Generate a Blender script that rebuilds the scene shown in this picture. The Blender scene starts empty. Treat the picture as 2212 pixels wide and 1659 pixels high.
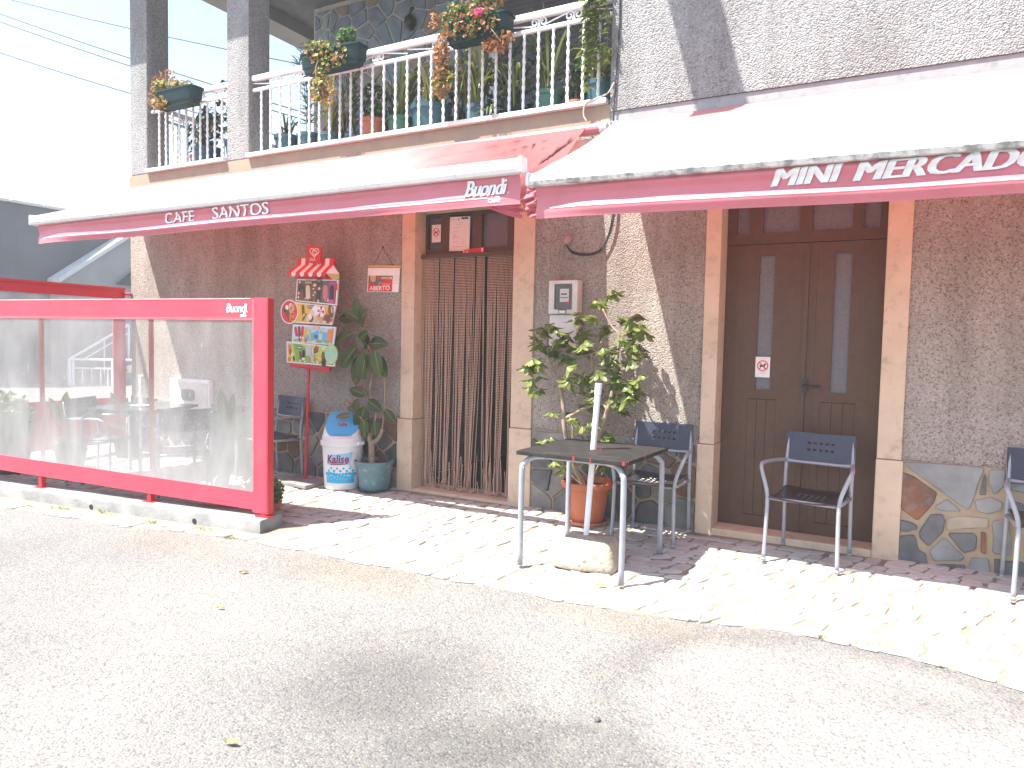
import bpy, math, random
from mathutils import Vector, Matrix, noise as mnoise

random.seed(7)
SC = bpy.context.scene
COL = SC.collection

# ------------------------------------------------------------------ camera, sky, sun, exposure
F_PX, YAW, PITCH, ROLL = 1552.24, 0.50111, 0.05606, 0.02075
CAM = Vector((0.0, -5.12976, 1.31847))
cam_d = bpy.data.cameras.new('camera')
cam = bpy.data.objects.new('camera', cam_d)
COL.objects.link(cam)
SC.camera = cam
cam_d.sensor_fit = 'HORIZONTAL'
cam_d.sensor_width = 36.0
cam_d.lens = 36.0 * F_PX / 2212.0
cam_d.clip_start = 0.05
cam_d.clip_end = 3000
_fw = Vector((-math.sin(YAW) * math.cos(PITCH), math.cos(YAW) * math.cos(PITCH), -math.sin(PITCH)))
_r = Vector((math.cos(YAW), math.sin(YAW), 0))
_u = _r.cross(_fw)
_r2 = math.cos(ROLL) * _r + math.sin(ROLL) * _u
_u2 = -math.sin(ROLL) * _r + math.cos(ROLL) * _u
_m = Matrix((_r2, _u2, -_fw)).transposed().to_4x4()
_m.translation = CAM
cam.matrix_world = _m

SUN = Vector((-0.35, -0.40, 1.0)).normalized()      # towards the sun
world = bpy.data.worlds.new('World')
SC.world = world
world.use_nodes = True
wn = world.node_tree.nodes
wl = world.node_tree.links
wn.clear()
sky = wn.new('ShaderNodeTexSky')
sky.sky_type = 'NISHITA'
sky.sun_disc = False
sky.sun_elevation = math.asin(SUN.z)
sky.sun_rotation = math.atan2(SUN.x, SUN.y)
sky.air_density = 1.2
sky.dust_density = 1.5
sky.ozone_density = 1.0
bg = wn.new('ShaderNodeBackground')
bg.inputs['Strength'].default_value = 0.105
wo = wn.new('ShaderNodeOutputWorld')
wl.new(sky.outputs[0], bg.inputs[0])
wl.new(bg.outputs[0], wo.inputs[0])

sun_d = bpy.data.lights.new('sun', 'SUN')
sun_d.energy = 4.6
sun_d.angle = math.radians(0.55)
sun_d.color = (1.0, 0.955, 0.88)
sun = bpy.data.objects.new('sun', sun_d)
COL.objects.link(sun)
sun.rotation_euler = SUN.to_track_quat('Z', 'Y').to_euler()
sun.location = (-6, -8, 14)

SC.view_settings.view_transform = 'Standard'
SC.view_settings.look = 'None'
SC.view_settings.exposure = 1.82
SC.view_settings.gamma = 1.0
SC.view_settings.use_curve_mapping = False

# ------------------------------------------------------------------ materials
MATS = {}


def srgb(r, g, b):
    f = lambda c: (c / 12.92 if c <= 0.04045 else ((c + 0.055) / 1.055) ** 2.4)
    return (f(r / 255), f(g / 255), f(b / 255))


def mk(name, col, rough=0.6, col2=None, scale=6.0, bump=0.0, bscale=60.0, bdist=0.01, metal=0.0, spec=0.5,
       rnd=0.0, transl=0.0, dirt=None, dirt_scale=3.0, dirt_amt=0.5, dirt_lo=0.52, coat=0.0, detail=6.0, cols=None, speck=None,
       speck_scale=90.0, speck_amt=0.35, tcol=None):
    if name in MATS:
        return MATS[name]
    m = bpy.data.materials.new(name)
    m.use_nodes = True
    nt = m.node_tree
    N, L = nt.nodes, nt.links
    P = N['Principled BSDF']
    out = N['Material Output']
    P.inputs['Roughness'].default_value = rough
    P.inputs['Metallic'].default_value = metal
    P.inputs['Specular IOR Level'].default_value = spec
    P.inputs['Coat Weight'].default_value = coat
    tc = N.new('ShaderNodeTexCoord')
    cur = None
    if cols:                                   # a random pick per object
        oi = N.new('ShaderNodeObjectInfo')
        rp = N.new('ShaderNodeValToRGB')
        rp.color_ramp.interpolation = 'CONSTANT'
        el = rp.color_ramp.elements
        while len(el) < len(cols):
            el.new(0.5)
        for i, c in enumerate(cols):
            el[i].position = i / len(cols)
            el[i].color = (*c, 1)
        L.new(oi.outputs['Random'], rp.inputs['Fac'])
        cur = rp.outputs['Color']
    n1 = N.new('ShaderNodeTexNoise')
    n1.inputs['Scale'].default_value = scale
    n1.inputs['Detail'].default_value = detail
    L.new(tc.outputs['Object'], n1.inputs['Vector'])
    c2 = col2 if col2 else tuple(c * 0.72 for c in col)
    mr = N.new('ShaderNodeMapRange')
    mr.inputs['From Min'].default_value = 0.35
    mr.inputs['From Max'].default_value = 0.65
    L.new(n1.outputs['Fac'], mr.inputs['Value'])
    mix = N.new('ShaderNodeMix')
    mix.data_type = 'RGBA'
    L.new(mr.outputs['Result'], mix.inputs['Factor'])
    if cur is not None:
        mix.blend_type = 'MULTIPLY'
        L.new(cur, mix.inputs['A'])
        k = 0.62
        mix.inputs['B'].default_value = (k, k, k * 1.02, 1)
    else:
        mix.inputs['A'].default_value = (*col, 1)
        mix.inputs['B'].default_value = (*c2, 1)
    cur = mix.outputs['Result']
    if rnd > 0:
        oi2 = N.new('ShaderNodeObjectInfo')
        mr2 = N.new('ShaderNodeMapRange')
        mr2.inputs['To Min'].default_value = 1 - rnd
        mr2.inputs['To Max'].default_value = 1 + rnd
        L.new(oi2.outputs['Random'], mr2.inputs['Value'])
        hs = N.new('ShaderNodeHueSaturation')
        L.new(mr2.outputs['Result'], hs.inputs['Value'])
        L.new(cur, hs.inputs['Color'])
        cur = hs.outputs['Color']
    if speck:
        v = N.new('ShaderNodeTexVoronoi')
        v.inputs['Scale'].default_value = speck_scale
        L.new(tc.outputs['Object'], v.inputs['Vector'])
        sv = N.new('ShaderNodeSeparateColor')
        L.new(v.outputs['Color'], sv.inputs['Color'])
        ms = N.new('ShaderNodeMath')
        ms.operation = 'LESS_THAN'
        ms.inputs[1].default_value = speck_amt
        L.new(sv.outputs[0], ms.inputs[0])
        mx = N.new('ShaderNodeMix')
        mx.data_type = 'RGBA'
        L.new(ms.outputs[0], mx.inputs['Factor'])
        L.new(cur, mx.inputs['A'])
        mx.inputs['B'].default_value = (*speck, 1)
        cur = mx.outputs['Result']
    if dirt:
        n3 = N.new('ShaderNodeTexNoise')
        n3.inputs['Scale'].default_value = dirt_scale
        n3.inputs['Detail'].default_value = 8
        n3.inputs['Roughness'].default_value = 0.65
        mp = N.new('ShaderNodeMapping')
        mp.inputs['Location'].default_value = (3.1, 7.7, 1.3)
        L.new(tc.outputs['Object'], mp.inputs['Vector'])
        L.new(mp.outputs['Vector'], n3.inputs['Vector'])
        mr3 = N.new('ShaderNodeMapRange')
        mr3.inputs['From Min'].default_value = dirt_lo
        mr3.inputs['From Max'].default_value = dirt_lo + 0.18
        mr3.inputs['To Max'].default_value = dirt_amt
        L.new(n3.outputs['Fac'], mr3.inputs['Value'])
        md = N.new('ShaderNodeMix')
        md.data_type = 'RGBA'
        L.new(mr3.outputs['Result'], md.inputs['Factor'])
        L.new(cur, md.inputs['A'])
        md.inputs['B'].default_value = (*dirt, 1)
        cur = md.outputs['Result']
    L.new(cur, P.inputs['Base Color'])
    if bump > 0:
        nb = N.new('ShaderNodeTexNoise')
        nb.inputs['Scale'].default_value = bscale
        nb.inputs['Detail'].default_value = 3
        L.new(tc.outputs['Object'], nb.inputs['Vector'])
        bp = N.new('ShaderNodeBump')
        bp.inputs['Strength'].default_value = bump
        bp.inputs['Distance'].default_value = bdist
        L.new(nb.outputs['Fac'], bp.inputs['Height'])
        L.new(bp.outputs['Normal'], P.inputs['Normal'])
    if transl > 0:
        tr = N.new('ShaderNodeBsdfTranslucent')
        if tcol:
            tr.inputs['Color'].default_value = (*tcol, 1)
        else:
            L.new(cur, tr.inputs['Color'])
        ad = N.new('ShaderNodeMixShader')
        ad.inputs[0].default_value = transl
        L.new(P.outputs[0], ad.inputs[1])
        L.new(tr.outputs[0], ad.inputs[2])
        L.new(ad.outputs[0], out.inputs['Surface'])
    MATS[name] = m
    return m


def mk_film(name, col, amount):
    m = bpy.data.materials.new(name)
    m.use_nodes = True
    nt = m.node_tree
    N, L = nt.nodes, nt.links
    out = N['Material Output']
    N.remove(N['Principled BSDF'])
    t = N.new('ShaderNodeBsdfTransparent')
    t.inputs[0].default_value = (0.97, 0.97, 0.97, 1)
    d = N.new('ShaderNodeBsdfDiffuse')
    d.inputs[0].default_value = (*col, 1)
    tl = N.new('ShaderNodeBsdfTranslucent')
    tl.inputs[0].default_value = (*col, 1)
    dm = N.new('ShaderNodeMixShader')
    dm.inputs[0].default_value = 0.35
    L.new(d.outputs[0], dm.inputs[1])
    L.new(tl.outputs[0], dm.inputs[2])
    tc = N.new('ShaderNodeTexCoord')
    # dust settles towards the bottom hem and in streaks
    mp = N.new('ShaderNodeMapping')
    mp.inputs['Scale'].default_value = (2.2, 2.2, 0.7)
    L.new(tc.outputs['Object'], mp.inputs['Vector'])
    n = N.new('ShaderNodeTexNoise')
    n.inputs['Scale'].default_value = 2.6
    n.inputs['Detail'].default_value = 7
    L.new(mp.outputs['Vector'], n.inputs['Vector'])
    sx = N.new('ShaderNodeSeparateXYZ')
    L.new(tc.outputs['Object'], sx.inputs[0])
    mz = N.new('ShaderNodeMapRange')
    mz.inputs['From Min'].default_value = 0.10
    mz.inputs['From Max'].default_value = 1.05
    mz.inputs['To Min'].default_value = amount * 1.0
    mz.inputs['To Max'].default_value = amount * 0.30
    L.new(sx.outputs['Z'], mz.inputs['Value'])
    mn = N.new('ShaderNodeMapRange')
    mn.inputs['From Min'].default_value = 0.3
    mn.inputs['From Max'].default_value = 0.7
    mn.inputs['To Min'].default_value = -0.08
    mn.inputs['To Max'].default_value = 0.16
    L.new(n.outputs['Fac'], mn.inputs['Value'])
    # scuffs
    n2 = N.new('ShaderNodeTexNoise')
    n2.inputs['Scale'].default_value = 13
    n2.inputs['Detail'].default_value = 4
    mp2 = N.new('ShaderNodeMapping')
    mp2.inputs['Scale'].default_value = (3, 3, 1)
    L.new(tc.outputs['Object'], mp2.inputs['Vector'])
    L.new(mp2.outputs['Vector'], n2.inputs['Vector'])
    ms = N.new('ShaderNodeMapRange')
    ms.inputs['From Min'].default_value = 0.70
    ms.inputs['From Max'].default_value = 0.74
    ms.inputs['To Max'].default_value = 0.25
    L.new(n2.outputs['Fac'], ms.inputs['Value'])
    a1 = N.new('ShaderNodeMath')
    L.new(mz.outputs[0], a1.inputs[0])
    L.new(mn.outputs[0], a1.inputs[1])
    a2 = N.new('ShaderNodeMath')
    a2.use_clamp = True
    L.new(a1.outputs[0], a2.inputs[0])
    L.new(ms.outputs[0], a2.inputs[1])
    mx = N.new('ShaderNodeMixShader')
    L.new(a2.outputs[0], mx.inputs[0])
    L.new(t.outputs[0], mx.inputs[1])
    L.new(dm.outputs[0], mx.inputs[2])
    g = N.new('ShaderNodeBsdfGlossy')
    g.inputs['Roughness'].default_value = 0.08
    g.inputs[0].default_value = (1, 1, 1, 1)
    fr = N.new('ShaderNodeFresnel')
    fr.inputs[0].default_value = 1.35
    m2 = N.new('ShaderNodeMixShader')
    L.new(fr.outputs[0], m2.inputs[0])
    L.new(mx.outputs[0], m2.inputs[1])
    L.new(g.outputs[0], m2.inputs[2])
    L.new(m2.outputs[0], out.inputs['Surface'])
    return m


def mk_dash(name, base, dark, light, vs=70.0, dist=0.012, strength=1.0, blotch=(0.2, 0.18, 0.16), blotch_amt=0.35):
    """roughcast / pebble-dash render: small stones thrown into mortar"""
    m = bpy.data.materials.new(name)
    m.use_nodes = True
    nt = m.node_tree
    N, L = nt.nodes, nt.links
    P = N['Principled BSDF']
    P.inputs['Roughness'].default_value = 0.92
    P.inputs['Specular IOR Level'].default_value = 0.15
    tc = N.new('ShaderNodeTexCoord')
    nd = N.new('ShaderNodeTexNoise')
    nd.inputs['Scale'].default_value = 35
    L.new(tc.outputs['Object'], nd.inputs['Vector'])
    va = N.new('ShaderNodeVectorMath')
    va.operation = 'MULTIPLY_ADD'
    va.inputs[1].default_value = (0.012, 0.012, 0.012)
    L.new(nd.outputs['Color'], va.inputs[0])
    L.new(tc.outputs['Object'], va.inputs[2])
    v = N.new('ShaderNodeTexVoronoi')
    v.inputs['Scale'].default_value = vs
    L.new(va.outputs[0], v.inputs['Vector'])
    nb = N.new('ShaderNodeTexNoise')
    nb.inputs['Scale'].default_value = vs * 0.55
    nb.inputs['Detail'].default_value = 4
    nb.inputs['Roughness'].default_value = 0.6
    L.new(tc.outputs['Object'], nb.inputs['Vector'])
    sc = N.new('ShaderNodeSeparateColor')
    L.new(v.outputs['Color'], sc.inputs[0])
    rp = N.new('ShaderNodeValToRGB')
    e = rp.color_ramp.elements
    e[0].position = 0.0
    e[0].color = (*dark, 1)
    e[1].position = 1.0
    e[1].color = (*light, 1)
    x = e.new(0.16)
    x.color = (*[0.55 * a + 0.45 * b for a, b in zip(dark, base)], 1)
    x = e.new(0.3)
    x.color = (*base, 1)
    x = e.new(0.75)
    x.color = (*base, 1)
    L.new(sc.outputs[0], rp.inputs[0])
    n3 = N.new('ShaderNodeTexNoise')
    n3.inputs['Scale'].default_value = 1.4
    n3.inputs['Detail'].default_value = 8
    n3.inputs['Roughness'].default_value = 0.7
    L.new(tc.outputs['Object'], n3.inputs['Vector'])
    mr = N.new('ShaderNodeMapRange')
    mr.inputs['From Min'].default_value = 0.45
    mr.inputs['From Max'].default_value = 0.7
    mr.inputs['To Max'].default_value = blotch_amt
    L.new(n3.outputs['Fac'], mr.inputs['Value'])
    mx = N.new('ShaderNodeMix')
    mx.data_type = 'RGBA'
    L.new(mr.outputs[0], mx.inputs['Factor'])
    L.new(rp.outputs[0], mx.inputs['A'])
    mx.inputs['B'].default_value = (*blotch, 1)
    mp4 = N.new('ShaderNodeMapping')
    mp4.inputs['Scale'].default_value = (2.6, 2.6, 0.55)
    L.new(tc.outputs['Object'], mp4.inputs['Vector'])
    n4 = N.new('ShaderNodeTexNoise')
    n4.inputs['Scale'].default_value = 1.3
    n4.inputs['Detail'].default_value = 9
    n4.inputs['Roughness'].default_value = 0.66
    L.new(mp4.outputs[0], n4.inputs['Vector'])
    r4 = N.new('ShaderNodeValToRGB')
    r4.color_ramp.elements[0].position = 0.36
    r4.color_ramp.elements[0].color = (0.80, 0.79, 0.78, 1)
    r4.color_ramp.elements[1].position = 0.56
    r4.color_ramp.elements[1].color = (1.06, 1.06, 1.06, 1)
    L.new(n4.outputs['Fac'], r4.inputs[0])
    m4 = N.new('ShaderNodeMix')
    m4.data_type = 'RGBA'
    m4.blend_type = 'MULTIPLY'
    m4.inputs['Factor'].default_value = 1
    L.new(mx.outputs['Result'], m4.inputs['A'])
    L.new(r4.outputs[0], m4.inputs['B'])
    L.new(m4.outputs['Result'], P.inputs['Base Color'])
    h = N.new('ShaderNodeMath')
    h.operation = 'MULTIPLY_ADD'
    h.inputs[1].default_value = -0.9
    L.new(v.outputs['Distance'], h.inputs[0])
    L.new(nb.outputs['Fac'], h.inputs[2])
    bp = N.new('ShaderNodeBump')
    bp.inputs['Strength'].default_value = strength
    bp.inputs['Distance'].default_value = dist
    L.new(h.outputs[0], bp.inputs['Height'])
    L.new(bp.outputs['Normal'], P.inputs['Normal'])
    MATS[name] = m
    return m


def mk_road(name):
    m = bpy.data.materials.new(name)
    m.use_nodes = True
    nt = m.node_tree
    N, L = nt.nodes, nt.links
    P = N['Principled BSDF']
    P.inputs['Roughness'].default_value = 0.85
    P.inputs['Specular IOR Level'].default_value = 0.25
    tc = N.new('ShaderNodeTexCoord')
    v = N.new('ShaderNodeTexVoronoi')
    v.inputs['Scale'].default_value = 112
    L.new(tc.outputs['Object'], v.inputs['Vector'])
    sc = N.new('ShaderNodeSeparateColor')
    L.new(v.outputs['Color'], sc.inputs[0])
    rp = N.new('ShaderNodeValToRGB')
    e = rp.color_ramp.elements
    e[0].position = 0
    e[0].color = (0.10, 0.10, 0.104, 1)
    e[1].position = 1
    e[1].color = (0.31, 0.305, 0.29, 1)
    for p, c in ((0.12, (0.128, 0.128, 0.13)), (0.3, (0.165, 0.163, 0.16)), (0.72, (0.205, 0.20, 0.192)), (0.9, (0.235, 0.205, 0.175))):
        x = e.new(p)
        x.color = (*c, 1)
    L.new(sc.outputs[0], rp.inputs[0])
    # mortar between the pebbles
    md = N.new('ShaderNodeMapRange')
    md.inputs['From Min'].default_value = 0.45
    md.inputs['From Max'].default_value = 0.75
    md.inputs['To Max'].default_value = 0.7
    L.new(v.outputs['Distance'], md.inputs['Value'])
    m1 = N.new('ShaderNodeMix')
    m1.data_type = 'RGBA'
    L.new(md.outputs[0], m1.inputs['Factor'])
    L.new(rp.outputs[0], m1.inputs['A'])
    m1.inputs['B'].default_value = (0.175, 0.17, 0.163, 1)
    cur = m1.outputs['Result']

    def blob(cx, cy, r0, r1, col, amt, nz=0.9, stretch=1.0):
        nonlocal cur
        mp = N.new('ShaderNodeMapping')
        mp.inputs['Location'].default_value = (-cx, -cy * stretch, 0)
        mp.inputs['Scale'].default_value = (1, stretch, 0)
        L.new(tc.outputs['Object'], mp.inputs['Vector'])
        ln = N.new('ShaderNodeVectorMath')
        ln.operation = 'LENGTH'
        L.new(mp.outputs[0], ln.inputs[0])
        nn = N.new('ShaderNodeTexNoise')
        nn.inputs['Scale'].default_value = 2.1
        nn.inputs['Detail'].default_value = 9
        nn.inputs['Roughness'].default_value = 0.72
        L.new(tc.outputs['Object'], nn.inputs['Vector'])
        ma = N.new('ShaderNodeMath')
        ma.operation = 'MULTIPLY_ADD'
        ma.inputs[1].default_value = nz
        L.new(nn.outputs['Fac'], ma.inputs[0])
        L.new(ln.outputs['Value'], ma.inputs[2])
        mr = N.new('ShaderNodeMapRange')
        mr.inputs['From Min'].default_value = r0 + nz * 0.5
        mr.inputs['From Max'].default_value = r1 + nz * 0.5
        mr.inputs['To Min'].default_value = amt
        mr.inputs['To Max'].default_value = 0
        L.new(ma.outputs[0], mr.inputs['Value'])
        mm = N.new('ShaderNodeMix')
        mm.data_type = 'RGBA'
        mm.blend_type = 'MULTIPLY'
        L.new(mr.outputs[0], mm.inputs['Factor'])
        L.new(cur, mm.inputs['A'])
        mm.inputs['B'].default_value = (*col, 1)
        cur = mm.outputs['Result']

    blob(-1.75, -2.85, 0.1, 0.75, (0.62, 0.62, 0.63), 1.0)                # oil-dark stain
    blob(-1.10, -3.0, 0.1, 0.5, (0.66, 0.66, 0.66), 1.0)
    blob(-0.15, -2.15, 0.9, 1.15, (0.83, 0.83, 0.84), 1.0, 0.55, 1.25)
    blob(-0.15, -2.15, 0.72, 0.9, (1.42, 1.41, 1.39), 1.0, 0.55, 1.25)   # pale cement patch
    blob(-4.9, -2.5, 0.3, 1.4, (0.86, 0.87, 0.9), 1.0)
    blob(-0.15, -2.15, 0.95, 1.2, (0.86, 0.86, 0.87), 0.0, 0.3, 1.25)
    blob(0.15, -1.85, 0.05, 0.5, (0.8, 0.8, 0.82), 1.0, 0.5, 2.4)
    blob(-2.9, -1.80, 0.1, 0.75, (1.0, 0.91, 0.80), 0.9, 0.6, 2.6)            # sandy grit gathered along the paving
    blob(-1.2, -1.66, 0.1, 0.6, (1.0, 0.92, 0.82), 0.8, 0.6, 3.2)
    blob(-4.4, -1.95, 0.1, 0.8, (1.0, 0.93, 0.84), 0.8, 0.6, 2.6)
    nn = N.new('ShaderNodeTexNoise')
    nn.inputs['Scale'].default_value = 0.9
    nn.inputs['Detail'].default_value = 10
    nn.inputs['Roughness'].default_value = 0.68
    L.new(tc.outputs['Object'], nn.inputs['Vector'])
    rr = N.new('ShaderNodeValToRGB')
    rr.color_ramp.elements[0].position = 0.3
    rr.color_ramp.elements[0].color = (0.82, 0.82, 0.83, 1)
    rr.color_ramp.elements[1].position = 0.7
    rr.color_ramp.elements[1].color = (1.14, 1.12, 1.08, 1)
    L.new(nn.outputs['Fac'], rr.inputs[0])
    mm = N.new('ShaderNodeMix')
    mm.data_type = 'RGBA'
    mm.blend_type = 'MULTIPLY'
    mm.inputs['Factor'].default_value = 1
    L.new(cur, mm.inputs['A'])
    L.new(rr.outputs[0], mm.inputs['B'])
    L.new(mm.outputs['Result'], P.inputs['Base Color'])
    hm = N.new('ShaderNodeMath')
    hm.operation = 'MULTIPLY'
    hm.inputs[1].default_value = -1
    L.new(v.outputs['Distance'], hm.inputs[0])
    bp = N.new('ShaderNodeBump')
    bp.inputs['Strength'].default_value = 0.75
    bp.inputs['Distance'].default_value = 0.005
    L.new(hm.outputs[0], bp.inputs['Height'])
    L.new(bp.outputs['Normal'], P.inputs['Normal'])
    MATS[name] = m
    return m


DASH_UP = mk_dash('dash_upper', (0.30, 0.30, 0.30), (0.19, 0.19, 0.195), (0.39, 0.39, 0.385), 95, 0.012, 1.0, (0.3, 0.3, 0.31), 0.25)
DASH_LOW = mk_dash('dash_lower', (0.365, 0.33, 0.295), (0.19, 0.155, 0.13), (0.46, 0.425, 0.385), 118, 0.010, 0.9, (0.23, 0.195, 0.165), 0.45)
ROAD = mk_road('asphalt')
MORTAR = mk('mortar', (0.40, 0.30, 0.205), 0.9, (0.33, 0.25, 0.175), 12, 0.5, 60, 0.006)
SAND = mk('sandy_joint', (0.27, 0.225, 0.18), 0.95, (0.2, 0.165, 0.13), 9, 0.6, 120, 0.006)
LIME = mk('limestone', (0.47, 0.44, 0.405), 0.8, (0.38, 0.35, 0.315), 5, 0.35, 55, 0.006, rnd=0.13, dirt=(0.4, 0.31, 0.23), dirt_scale=9, dirt_amt=0.35)
TRIM = mk('trim_stone', (0.60, 0.465, 0.34), 0.75, (0.54, 0.41, 0.295), 5, 0.25, 45, 0.004, dirt=(0.16, 0.12, 0.09), dirt_scale=14, dirt_amt=0.35)
STONE = mk('slate_stone', (0.2, 0.2, 0.2), 0.55, scale=9, bump=0.6, bscale=14, bdist=0.012,
           cols=[(0.10, 0.108, 0.118), (0.15, 0.153, 0.157), (0.20, 0.2, 0.195), (0.085, 0.092, 0.102), (0.16, 0.095, 0.06), (0.23, 0.22, 0.2), (0.095, 0.10, 0.11), (0.14, 0.145, 0.152)])
ST_GREY = mk('stone_grey', (0.27, 0.268, 0.262), 0.6, (0.19, 0.192, 0.195), 7, 0.5, 16, 0.01)
ST_DARK = mk('stone_dark', (0.08, 0.084, 0.092), 0.5, (0.125, 0.13, 0.138), 9, 0.5, 18, 0.01)
ST_RUST = mk('stone_rust', (0.25, 0.095, 0.04), 0.6, (0.12, 0.06, 0.04), 9, 0.7, 20, 0.012, dirt=(0.2, 0.2, 0.21), dirt_scale=8, dirt_amt=0.7)
ST_BUFF = mk('stone_buff', (0.4, 0.34, 0.26), 0.7, (0.33, 0.27, 0.2), 9, 0.5, 20, 0.01)
BAND = mk('painted_band', (0.31, 0.31, 0.315), 0.8, (0.27, 0.27, 0.275), 6, 0.2, 40, 0.005, dirt=(0.1, 0.1, 0.1), dirt_scale=16, dirt_amt=0.5)
SLABC = mk('slab_edge', (0.31, 0.24, 0.17), 0.85, (0.27, 0.22, 0.165), 7, 0.3, 40, 0.005, dirt=(0.2, 0.16, 0.12), dirt_scale=8, dirt_amt=0.5)
MARBLE = mk('white_sill', (0.72, 0.70, 0.67), 0.4, (0.62, 0.6, 0.57), 6, dirt=(0.35, 0.3, 0.24), dirt_scale=9, dirt_amt=0.4)
WOOD = mk('brown_door', (0.088, 0.042, 0.022), 0.5, (0.072, 0.035, 0.019), 22, 0.1, 90, 0.002, spec=0.4)
PANE = mk('frosted_pane', (0.13, 0.125, 0.14), 0.35, (0.10, 0.098, 0.11), 60, 0.8, 130, 0.004)
BLACKM = mk('black_metal', (0.02, 0.02, 0.022), 0.35)
INK = mk('black_ink', (0.02, 0.02, 0.024), 0.7)
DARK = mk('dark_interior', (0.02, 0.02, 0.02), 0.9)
REDC = mk('awning_top_red', (0.70, 0.36, 0.35), 0.62, (0.65, 0.31, 0.305), 2.5, 0.12, 20, 0.006, transl=0.40, spec=0.3, tcol=(0.62, 0.09, 0.06))
def darken_along_x(m, x0, x1, col):
    """cloth darkened towards one end (object x): less bleached, and weaker sun painted in"""
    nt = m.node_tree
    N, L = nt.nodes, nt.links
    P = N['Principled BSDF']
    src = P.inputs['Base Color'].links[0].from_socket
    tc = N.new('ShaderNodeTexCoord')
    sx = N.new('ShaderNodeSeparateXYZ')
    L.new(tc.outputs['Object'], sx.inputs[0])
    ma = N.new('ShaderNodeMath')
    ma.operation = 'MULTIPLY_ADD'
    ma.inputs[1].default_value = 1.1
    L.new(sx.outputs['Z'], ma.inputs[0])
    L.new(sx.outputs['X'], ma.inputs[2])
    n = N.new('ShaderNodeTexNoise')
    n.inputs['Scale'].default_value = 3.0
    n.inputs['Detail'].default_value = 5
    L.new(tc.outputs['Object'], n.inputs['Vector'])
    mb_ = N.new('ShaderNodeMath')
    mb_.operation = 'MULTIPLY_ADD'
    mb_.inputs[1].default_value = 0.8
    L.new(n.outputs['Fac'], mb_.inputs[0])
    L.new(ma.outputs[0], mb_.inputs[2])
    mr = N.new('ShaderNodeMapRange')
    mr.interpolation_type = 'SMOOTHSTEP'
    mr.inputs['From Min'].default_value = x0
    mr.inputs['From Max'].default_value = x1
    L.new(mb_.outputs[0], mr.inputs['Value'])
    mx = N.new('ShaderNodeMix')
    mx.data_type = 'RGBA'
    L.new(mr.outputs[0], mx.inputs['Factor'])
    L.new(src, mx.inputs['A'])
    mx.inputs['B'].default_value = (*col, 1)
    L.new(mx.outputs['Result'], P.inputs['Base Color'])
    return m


REDC1 = darken_along_x(mk('awning_slack_red', (0.70, 0.36, 0.35), 0.62, (0.65, 0.31, 0.305), 2.5, 0.12, 20, 0.006, transl=0.40, spec=0.3, tcol=(0.62, 0.09, 0.06)), 0.9, 2.3, (0.27, 0.105, 0.11))  # slack end darker: unbleached folds plus painted shade of the steep cloth
REDV = mk('valance_red', (0.60, 0.19, 0.235), 0.42, (0.55, 0.165, 0.205), 3, 0.1, 30, 0.004, transl=0.15, spec=0.5, dirt=(0.38, 0.15, 0.16), dirt_scale=7, dirt_amt=0.3)
REDP = mk('screen_red', (0.58, 0.055, 0.095), 0.5, (0.53, 0.048, 0.083), 2.5, 0.06, 25, 0.004, transl=0.08, dirt=(0.5, 0.09, 0.11), dirt_scale=5, dirt_amt=0.4)
REDMET = mk('red_metal', (0.5, 0.02, 0.035), 0.35, (0.42, 0.018, 0.03), 8)
WHITEP = mk('white_print', (0.78, 0.78, 0.78), 0.5, (0.74, 0.74, 0.74), 8)
STITCH_HL = mk('stitch_highlight', (0.72, 0.4, 0.4), 0.7)
BARW = mk('awning_bar_white', (0.70, 0.70, 0.68), 0.45, (0.66, 0.66, 0.65), 5, dirt=(0.15, 0.155, 0.15), dirt_scale=14, dirt_amt=0.8, dirt_lo=0.44)
BARB = mk('awning_bar_clean', (0.75, 0.75, 0.74), 0.4, (0.7, 0.7, 0.7), 5, dirt=(0.25, 0.25, 0.24), dirt_scale=13, dirt_amt=0.35)
ALU = mk('grey_tube', (0.33, 0.345, 0.375), 0.42, (0.28, 0.295, 0.325), 14, metal=0.15, spec=0.6)
WTUBE = mk('white_tube', (0.78, 0.79, 0.82), 0.35, (0.72, 0.73, 0.76), 8)
NAVY = mk('navy_panel', (0.036, 0.043, 0.075), 0.36, (0.031, 0.036, 0.063), 10, spec=0.4)
SEATB = mk('black_panel', (0.022, 0.02, 0.024), 0.3, (0.03, 0.026, 0.028), 18, spec=0.6)
TBLK = mk('black_tabletop', (0.022, 0.021, 0.021), 0.6, (0.034, 0.032, 0.031), 16, 0.05, 40, 0.002, spec=0.12, dirt=(0.075, 0.07, 0.068), dirt_scale=6, dirt_amt=0.5)
CHIP = mk('red_chip', (0.45, 0.03, 0.03), 0.5)
GLASST = mk('green_glass', (0.02, 0.06, 0.05), 0.16, (0.016, 0.048, 0.042), 5, spec=0.35)
CONC = mk('concrete', (0.27, 0.266, 0.255), 0.9, (0.17, 0.168, 0.162), 4, 0.5, 35, 0.008, dirt=(0.22, 0.215, 0.2), dirt_scale=5, dirt_amt=0.6)
CONCB = mk('cast_block', (0.41, 0.35, 0.275), 0.9, (0.34, 0.29, 0.23), 8, 0.6, 50, 0.01, speck=(0.2, 0.18, 0.15), speck_scale=60, speck_amt=0.06)
TERRA = mk('terracotta', (0.50, 0.145, 0.065), 0.65, (0.45, 0.125, 0.06), 8, 0.1, 60, 0.003, dirt=(0.55, 0.26, 0.17), dirt_scale=9, dirt_amt=0.4)
TEAL = mk('teal_plastic', (0.10, 0.20, 0.23), 0.5, (0.08, 0.17, 0.2), 7, 0.1, 40, 0.003, dirt=(0.42, 0.44, 0.43), dirt_scale=15, dirt_amt=0.45)
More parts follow.
